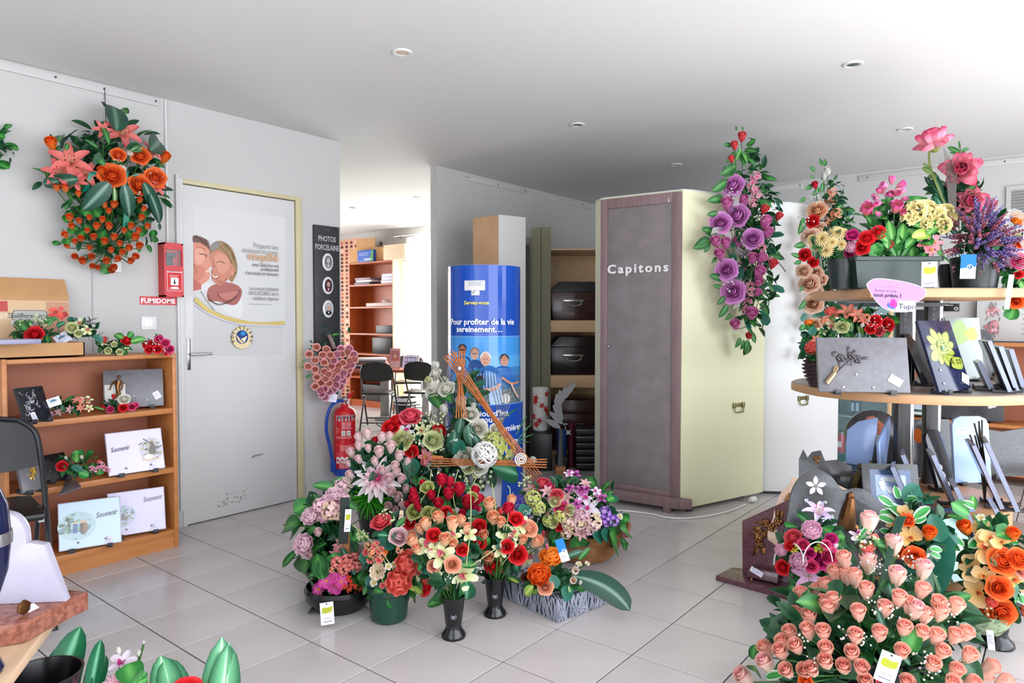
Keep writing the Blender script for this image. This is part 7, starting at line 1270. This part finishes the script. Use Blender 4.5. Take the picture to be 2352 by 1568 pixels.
a.fl('ph 1877 483 43; pw 1882 527 36; 1862 543 41; 1846 622 34; 1875 627 31; 1886 642 29; 1859 651 46; 1875 668 31; 1868 697 46; rr 1866 508 31; 1848 585 29; 1868 602 24; rb 1872 425 22; sb 1908 660 26; bs 1907 461 31; 1921 490 34; 1903 508 31; 1910 440 26; 1888 735 29; 1895 480 26; wb 1900 393 26; 1893 405 22; pw 1872 745 31', face=.5); a.fl('gy 1855 510 34; 1870 455 26; 1880 590 28; 1850 560 28; 1885 705 26', stem=False)
a.lf('m 1885 380 1886 360 1; 1890 380 1902 362 1; 1872 395 1862 380; 1870 410 1862 402; 1865 425 1852 435; 1850 455 1838 462; 1905 430 1916 420; 1915 462 1930 455; 1920 480 1936 470; 1925 495 1942 483; 1845 500 1840 540; 1850 560 1828 565; 1835 590 1820 582; 1840 600 1826 605; 1845 655 1838 670; 1850 690 1838 712; e 1850 720 1842 738 1.2; 1845 745 1838 760 1.2; 1860 735 1850 750; 1875 720 1868 740 1; m 1890 420 1888 445 1.2; 1880 430 1870 450; b 1850 770 1858 790; d 1850 800 1836 826 1.2; 1860 805 1864 835 1', 'm', .01)
a.leaves(80, 'mdem', .08, None, .7, .95, .15, 280, 'd', .075); a.done()
# ================= on the display stand
zt = 1.364
def onstand(px, D, z): p = at(px, 700, D); return Vector((p.x, p.y, z))
bp = onstand(1934, 3.2, zt)
a = Arr('cream_posy_pot', 'dark pot of cream chrysanthemums at the left end of the top shelf', 'flower pot', bp, ctr(1908, 552, 3.2), rad(52, 48, 3.2, .09), seed=33, focus=bp+Vector((0, 0, .1))); pot(a, [(0, 0), (.05, 0), (.068, .135), (.06, .135), (0, .11)], DKGREEN); a.zmin = zt
a.fl('mc 1885 545 40; 1925 528 40; 1870 562 32; 1895 575 34; 1938 560 30; 1912 555 30; 1862 545 24; 1940 530 26; mg 1955 540 24'); a.leaves(36, 'dmd', .06, None, .7, 1, .2, 110, 'd', .05); a.done()
bp = onstand(2040, 3.16, zt)
a = Arr('planter_box', 'long dark green planter of freesias and red primroses on the top shelf', 'planter', bp, ctr(2060, 535, 3.16), rad(125, 85, 3.16, .1), seed=34, focus=bp+Vector((0, 0, .1))); a.zmin = zt
pm_ = T(Vector((0, 0, 0))) @ Rz(CYAW); mb = MB(); mb.add([(x*(1 if z else .9), y*(1 if z else .85), z*.13) for z in (0, 1) for x, y in ((-.19, -.075), (.19, -.075), (.19, .075), (-.19, .075))], [(3, 2, 1, 0), (0, 1, 5, 4), (1, 2, 6, 5), (2, 3, 7, 6), (3, 0, 4, 7), (4, 5, 6, 7)]).box(-.2, .2, -.085, -.07, .12, .14, .003).box(-.2, .2, .07, .085, .12, .14, .003).box(-.2, -.185, -.085, .085, .12, .14, .003).box(.185, .2, -.085, .085, .12, .14, .003)
ob('planter_trough', mb, mat('planter_green', '#12281f', .35), a.root, pm_, smooth=False)
a.fl('fr 2047 432 44; 2026 450 34; fc 1990 485 52; 2058 480 50; fr 2062 452 34; 2002 478 34; fc 2072 490 30; hy 2104 482 44; 2125 484 48; 2147 490 44; 2171 493 48; 2165 515 36; 2128 515 26; 2090 498 34; rr 1980 568 34; 1991 546 34; 2018 533 32; 2005 540 28; pk 1958 568 36; mg 1951 582 24; 1958 539 28; ok 2128 556 38; 2152 556 38; 2140 575 26; pe 2042 563 20; hot 1970 575 22', up=.35)
a.lf('b 2040 555 2000 515 .8; 2050 550 2040 500 .8; 2060 560 2090 520 .8; 2070 560 2075 505 .8; 2080 570 2110 530 .8; 2040 570 2030 530 .8; y 2095 545 2148 530 .9; r 2010 590 2008 560 1; 2005 580 2028 560 1; 2020 590 2000 570 1; b 2130 540 2160 510 .9; 2140 520 2150 500 .8; r 2150 580 2176 585 1; 2125 580 2115 600 1; k 2010 530 1988 515; 2020 530 2005 508; m 2060 590 2035 545 .5; 2070 595 2100 550 .5; 2065 590 2070 545 .5', 'b', .01)
a.leaves(70, 'bmbr', .075, None, .7, .98, .1, 190, 'd', .07); a.tag(2134, 630, 31, 58, 'green', 0, 0, 2.94); a.done()
bp = onstand(2238, 3.14, zt)
a = Arr('heather_pot', 'black pot of purple and red heather with a blue tag on the top shelf', 'flower pot', bp, ctr(2255, 548, 3.14), rad(84, 82, 3.14, .14), seed=35, focus=bp+Vector((0, 0, .1))); a.zmin = zt
pot(a, [(0, 0), (.085, 0), (.1, .12), (.104, .125), (.1, .14), (.09, .12), (0, .11)], DKGREEN); q = random.Random(6); t_ = ''
for k in range(130):
    an, rr_ = q.random()*6.28, q.random()**.5; x, y = 2255+82*rr_*math.cos(an), 548+78*rr_*math.sin(an); t_ += '%s %d %d %d;' % (('hm' if x < 2240 and q.random() < .75 else q.choice(['ht', 'hb', 'ht', 'hm'])), x, y, q.uniform(40, 58))
a.fl(t_, up=.1, face=.0, stem=False); a.leaves(0, 'd', .06, stuffn=160, stuffs=.06); a.tag(2222, 612, 30, 56, 'blue', 2, 0, 2.92); a.done()
bp = onstand(2190, 3.42, zt)
a = Arr('lotus_arrangement', 'tall pink lotus arrangement rising behind the heather on the top shelf', 'flower arrangement', bp, ctr(2190, 430, 3.4), rad(75, 140, 3.4, .1), seed=36, focus=bp+Vector((0, 0, .12))); pot(a, [(0, 0), (.06, 0), (.075, .13), (.065, .13), (0, .11)], BLPOT); a.zmin = zt
a.fl('lo 2207 388 92; 2232 460 74; 2275 470 36', face=.6, up=.0); a.fl('lo 2141 318 88', face=-.15, up=1.2, stem=False)
a.twigs([((2138, 338), (2134, 355), (2136, 380), (2150, 420), (2175, 480))], .007, mat('lotus_stem', '#6a7a3a', .5), 'lotus_stem'); a.twigs([((2180+i*2, 490), (2176+i*2.5, 420), (2168+i*4, 340+i*6)) for i in range(9)], .002, TWIG)
a.lf('m 2205 352 2175 334 .8; 2206 350 2232 334 .6; 2205 345 2202 318 .3; 2206 355 2180 348 .6; 2208 350 2220 345 .6; m 2225 440 2244 418; 2230 445 2258 430; 2235 450 2260 440; D 2165 450 2140 385 .5; 2175 470 2120 395 .4; 2170 480 2145 440 .7; e 2160 500 2150 440 .6; d 2150 420 2130 415; G 2165 480 2148 440 .8; o 2140 400 2116 378 .8; 2135 390 2120 372 .8; 2150 410 2128 395', 'm', .0); a.leaves(26, 'dmD', .09, lambda x, y: y < .1, .6, 1, .1, 60, 'd', .08, ); a.done()
# right edge of the top shelf
bp = onstand(2335, 3.12, zt)
a = Arr('pink_basket_posy', 'magenta posy in white wicker strands trailing variegated leaves, right frame edge', 'posy', bp, ctr(2338, 610, 3.1), rad(46, 95, 3.1, .08), seed=37, focus=bp)
a.fl('mk 2332 588 50; pk 2322 575 34; hot 2345 600 36; or 2335 692 34; 2346 560 24; ra 2338 506 40; cw 2335 545 20; rr 2340 630 20', up=.2); a.lf('s 2320 620 2306 640 1; 2345 640 2330 655 1; 2335 660 2350 675 1; b 2312 620 2292 632 1; v 2325 660 2315 680; r 2320 700 2308 715; 2330 705 2318 735; m 2312 665 2322 700; d 2345 545 2352 530; s 2330 625 2350 615', 's', .0)
a.leaves(44, 'bsrd', .055, lambda x, y: y < .1, .6, 1.02, .3, 60, 'd', .05); mb = MB(); q = random.Random(4)
for k in range(9): mb.tube(cr([a.dome(2298, 572+k*5, 1, .03)[0], a.dome(2325, 574+k*4+q.uniform(-4, 4), 1, .05)[0], a.dome(2350, 576+k*5, 1, .03)[0]], False, 4), .0018, 4)
for k in range(5): mb.tube([a.dome(2330+(22+k*3)*math.cos(t), 530+(34+4*k)*math.sin(t), 1, .02)[0] for t in [R(200+j*24) for j in range(10)]], .0016, 4)
a.mesh('white_strands', mb, WHWICK, kind='stuff'); ob('leaning_card', MB().box(-.011, .011, 0, .002, 0, .15, M=facecam(at(2312, 710, 3.0), 6, 0) @ Rz(30)), WHITEP, a.root, a.inv); a.done()
# behind the granite plaque on the middle shelf
def midpot(name, label, px, D, cx, cy, wx, wy, fl, lf, seed, wick=True):
    b = onstand(px, D, .905); a = Arr(name, label, 'flower arrangement', b, ctr(cx, cy, D), rad(wx, wy, D, .09), seed=seed, focus=b+Vector((0, 0, .15))); a.zmin = .905; pot(a, [(0, 0), (.05, 0), (.075, .09), (.06, .17), (.055, .17), (0, .14)], DWICK, name='dark_basket')
    for k in range(9): a.mesh('wicker_band', MB().tube([b+Vector(((.05+.028*math.sin(k*.35))*1.04*math.cos(t), (.05+.028*math.sin(k*.35))*1.04*math.sin(t), .012+k*.018)) for t in [j*.449 for j in range(14)]], .005, 5, closed=True), DWICK)
    a.fl(fl); a.lf(lf, 'm', .0); a.leaves(34, 'dmr', .06, None, .7, 1, .1, 90, 'd', .05); a.done()
midpot('salmon_basket', 'dark round basket of salmon roses and eucalyptus at the left of the middle shelf', 1888, 3.28, 1872, 790, 40, 50, 'pe 1865 800 30; hr 1888 795 28; ls 1875 780 24; pe 1890 812 22; oc 1890 758 24; or 1894 822 18; ra 1858 742 20', 'e 1850 760 1842 775 1.2; 1855 790 1838 812 1.2; d 1850 805 1836 828 1.1; 1865 815 1868 840 1; r 1848 745 1842 758; e 1870 750 1862 770 1.2', 41)
midpot('lily_basket', 'basket of salmon lilies, cream leaves and dark red roses behind the granite plaque', 1985, 3.3, 1978, 742, 82, 44, 'ls 1912 720 40; 1950 714 46; 1972 722 38; 1985 735 26; pe 1908 716 24; cw 1935 750 30; oc 1910 745 30; rr 2012 736 28; 2040 745 32; 2000 755 24; mp 2020 760 24; gy 2015 725 28; 2028 755 24; 2005 745 22; wb 1980 748 14; bs 1895 735 24; 1990 728 22', 's 1960 745 1920 755 .8; 1955 740 1960 765; D 1905 745 1912 762; o 1970 750 1990 770; 1920 735 1900 725; m 1945 740 1925 725', 42)
# ================= foreground right
bp = onZ(1880, 1400, 0)
a = Arr('magenta_arrangement', 'magenta and pink arrangement with a pale peony and lilies, before the burgundy stele', 'flower arrangement', bp, ctr(1872, 1262, 2.72), rad(98, 92, 2.72, .13), seed=51, focus=bp+Vector((0, 0, .12))); pot(a, [(0, 0), (.08, 0), (.1, .13), (.09, .13), (0, .11)], BLPOT)
a.fl('lw 1882 1168 66; pk 1864 1223 60; mp 1821 1233 40; rr 1797 1303 34; pk 1797 1266 38; 1836 1290 54; mg 1884 1286 44; hot 1908 1277 42; lp 1856 1322 66; mg 1910 1236 28; gb 1880 1260 36; 1828 1262 30; hot 1898 1250 22; 1845 1250 28; rr 1815 1252 26; ow 1915 1255 28; hot 1865 1300 30; mg 1862 1270 24; 1902 1300 26; wb 1846 1190 10', up=.3)
a.lf('v 1850 1190 1846 1186; m 1810 1330 1840 1345 1.2; r 1820 1335 1830 1370 1; d 1790 1290 1782 1262; m 1830 1180 1856 1196 .6; D 1870 1200 1900 1250 .5', 'm', .0); a.leaves(44, 'dmrd', .075, None, .6, .98, .1, 150, 'd', .07)
for cx, w_ in ((1812, 34), (1878, 34)): a.mesh('white_wire_loop', MB().tube([a.dome(cx+w_*math.cos(t), 1292+48*math.sin(t), 1, .04)[0] for t in [R(-185+j*14) for j in range(14)]], .0022, 5), WHWICK)
a.done()
bp = Vector((at(2000, 1500, 2.2).x, at(2000, 1500, 2.2).y, 0))
a = Arr('peach_rose_bush', 'huge bush of peach rosebuds filling the bottom right foreground', 'flower arrangement', bp, ctr(1985, 1455, 2.25), rad(285, 225, 2.25, .34), seed=52, focus=bp+Vector((0, 0, .12))); pot(a, [(0, 0), (.13, 0), (.17, .2), (.16, .2), (0, .18)], BLPOT)
rs = [(870, 620), (950, 760), (800, 730), (730, 830), (775, 850), (1040, 860), (540, 900), (720, 960), (660, 880), (790, 940), (745, 1000), (495, 1050), (600, 1060), (455, 1190), (590, 1170), (710, 1180), (500, 1290), (265, 1310), (380, 1330), (400, 1260), (565, 1480), (730, 1310), (730, 1410), (865, 1450), (930, 1340), (1000, 1460), (955, 1210), (980, 1030), (1140, 1190), (1180, 1000), (1290, 920), (1370, 970), (1470, 860), (1490, 1050), (1590, 960), (1730, 980), (1330, 1150), (1310, 1330), (1470, 1190), (1580, 1210), (1720, 1210), (1800, 1190), (1830, 1360), (1550, 1430), (1730, 1480), (1940, 1510), (1700, 1570), (2100, 1560), (1990, 1450), (1030, 1560), (1350, 1565), (1850, 1570), (880, 740), (1610, 1030), (550, 960), (620, 1470), (430, 1480), (1620, 1330)]
a.fl('pb '+';'.join('%d %d %d' % (1680+x/3.35, 1100+y/3.35, 53) for x, y in rs), up=.5, face=.15); a.fl('pB '+';'.join('%d %d 60' % (1680+x/3.35, 1100+y/3.35) for x, y in [(1055, 640), (1060, 330), (1250, 500), (1275, 750), (1480, 700), (265, 1420), (100, 1520), (1420, 1010)])+';mp 2032 1566 34; or 1850 1566 34; pe 1993 1260 34', up=.6, face=.1)
a.fl('gy '+';'.join('%d %d 40' % (1680+x/3.35, 1100+y/3.35) for x, y in [(920, 690), (1130, 700), (1090, 960), (1230, 1020), (1420, 1020), (900, 1210), (1030, 1230), (600, 930), (1490, 1370), (1340, 620), (560, 1240), (640, 1430), (1690, 1060), (1510, 1500), (540, 980), (1500, 660)]), stem=False)
a.fl('ow 1975 1225 46; br 2009 1229 18; gv 1990 1240 40', up=.3)
a.lf('v 2000 1200 1960 1250 .3; d 1950 1400 1945 1340; D 2010 1390 2035 1450 .6; 2050 1370 2040 1330; m 1735 1480 1725 1520 1.2; 1735 1530 1728 1560 1.2; m 1990 1230 1960 1240 .8; 2010 1250 2045 1255 .8; 2010 1235 2035 1262; v 1760 1555 1800 1545 .7; D 1820 1560 1790 1552; 2070 1500 2095 1530 .9; r 2105 1440 2085 1500 .7; m 2160 1440 2180 1455', 'm', .0)
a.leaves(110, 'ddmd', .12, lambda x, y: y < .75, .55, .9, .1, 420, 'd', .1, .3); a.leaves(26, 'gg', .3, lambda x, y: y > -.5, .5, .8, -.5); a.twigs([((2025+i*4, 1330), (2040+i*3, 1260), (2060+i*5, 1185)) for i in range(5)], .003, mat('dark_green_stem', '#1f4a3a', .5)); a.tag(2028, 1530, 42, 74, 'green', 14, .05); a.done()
bp = onZ(2110, 1425, 0)
a = Arr('orchid_spray', 'orange orchids, roses and variegated leaves standing behind the peach bush', 'flower arrangement', bp, ctr(2105, 1235, 2.62), rad(90, 125, 2.62, .13), seed=53, focus=bp+Vector((0, 0, .12))); pot(a, [(0, 0), (.07, 0), (.085, .13), (.08, .13), (0, .11)], BLPOT)
a.fl('oy 2053 1195 46; 2077 1175 40; 2089 1230 52; ob 2134 1225 48; or 2085 1194 32; 2101 1279 48; 2058 1265 34; oy 2165 1345 56; pB 2055 1245 40; ob 2060 1210 26; mr 2060 1200 16; gv 2040 1290 30; gy 2140 1330 24; 2090 1320 30', up=.4)
a.lf('v 2065 1145 2055 1115 1; 2075 1145 2108 1118 1.1; 2075 1150 2105 1142 .9; 2050 1160 2018 1138 1; 2065 1165 2030 1160 1; 2050 1175 2020 1175; 2100 1190 2138 1160 .9; 2100 1200 2130 1185 1; 2050 1225 2020 1215 1; v 2135 1260 2168 1262 1; 2138 1270 2165 1280; r 2060 1260 2030 1250; D2 2130 1260 2180 1330 1.2; e 2140 1180 2165 1250 1', 'v', .0)
mb = MB(); leaf_b = leaf_mb(.5, .0, .1, '#1a6a3c', '#0f5530', '#2f8a50', .5, .5, 10, 4); a.lf('e 2120 1385 2150 1200 .75; 2110 1380 2165 1270 .8', 'e', .03, .6, 'broad_leaf'); a.leaves(40, 'dmve', .085, None, .6, .95, .1, 120, 'd', .075); a.done()
bp = onZ(2312, 1487, 0); bp.y += .03
a = Arr('orange_bouquet', 'orange rose and yellow orchid bouquet in a black vase at the right frame edge', 'flower vase', bp, ctr(2272, 1290, 2.6), rad(98, 128, 2.6, .14), seed=54, focus=bp+Vector((0, 0, .2))); pot(a, [(0, 0), (.055, 0), (.058, .006), (.055, .018), (.038, .035), (.034, .05), (.038, .07), (.05, .2), (.046, .2), (.03, .06), (0, .06)], BLPOT, name='vase')
a.mesh('net_bowl', MB().lathe([(0, 0), (.05, .005), (.085, .05), (.095, .085), (.09, .085), (.08, .05), (0, .01)], 24, M=T(at(2262, 1450, 2.58))), mat('pale_green_net', '#9fb08c', .6, col2='#6f8464', scale=40, contrast=(.45, .55)))
a.fl('ob 2217 1212 48; oy 2246 1203 42; ob 2325 1228 46; oy 2265 1252 74; or 2302 1288 62; 2340 1283 50; oy 2232 1303 58; 2216 1268 40; 2334 1330 50; or 2295 1350 54; oy 2241 1362 60; or 2238 1397 50; 2301 1405 58; oy 2258 1318 44; 2275 1235 40; ra 2214 1300 20; bw 2252 1186 20; pe 2356 1400 40; 2276 1380 26; gv 2285 1400 40; 2250 1420 30; oy 2300 1240 40; hr 2352 1310 40', up=.3)
a.lf('b 2235 1170 2235 1135 1; r 2225 1180 2186 1155 .8; m 2225 1190 2180 1180 .9; v 2240 1165 2210 1150; r 2290 1230 2330 1215; e 2320 1350 2345 1370 1.1; m 2330 1380 2350 1420; 2300 1360 2320 1330; d 2215 1330 2200 1315; b 2230 1420 2210 1430; m 2310 1420 2335 1430; v 2290 1300 2270 1280; b 2240 1425 2260 1445 1', 'm', .0)
a.leaves(54, 'dmbv', .08, None, .6, .95, .1, 150, 'd', .075); a.tag(2278, 1470, 14, 46, 'plain', -6, 0, 2.42); a.done()
# ================= foreground left: bowl and big leaves
bp = Vector((at(270, 1560, 1.95).x, at(270, 1560, 1.95).y, 0))
a = Arr('leafy_arrangement', 'big leaved arrangement with pale pink blooms cut by the bottom left edge', 'flower arrangement', bp, ctr(290, 1600, 1.9), rad(230, 130, 1.9, .12), seed=61, focus=bp+Vector((0, 0, .1))); pot(a, [(0, 0), (.1, 0), (.13, .12), (.12, .12), (0, .1)], BLPOT)
a.lf('G 120 1610 185 1428 .85; 105 1600 140 1470 .6; G 205 1600 233 1454 .5; 215 1600 245 1490 .5; o 200 1600 205 1524 .7; S 400 1660 367 1494 .85; 420 1660 380 1500 .9; S 500 1680 509 1466 .75; 505 1680 525 1480 .7; r 320 1560 335 1540; 310 1570 290 1520; r 300 1580 340 1555', 'G', .0, 1, 'large_leaf')
a.fl('mk 262 1568 76; 305 1585 50; ow 280 1512 60; wb 272 1495 22; 318 1500 18; rr 430 1590 70; 405 1600 50; wb 330 1475 10', face=.3, up=.5); a.leaves(30, 'mdr', .09, lambda x, y: y < .2, .5, .9, .1, 110, 'd', .08); a.done()
bl2 = Vector((at(95, 1560, 1.72).x, at(95, 1560, 1.72).y, 0)); zr = at(95, 1545, 1.72).z
o = thing('black_bowl', 'glossy black bowl rim showing at the bottom left corner', 'bowl', T(bl2)); ob('bowl', MB().lathe([(0, 0), (.05, 0), (.055, zr*.5), (.088, zr-.02), (.092, zr), (.086, zr), (.08, zr-.03), (.04, zr*.55), (0, zr*.5)], 36), BLPOT, o)
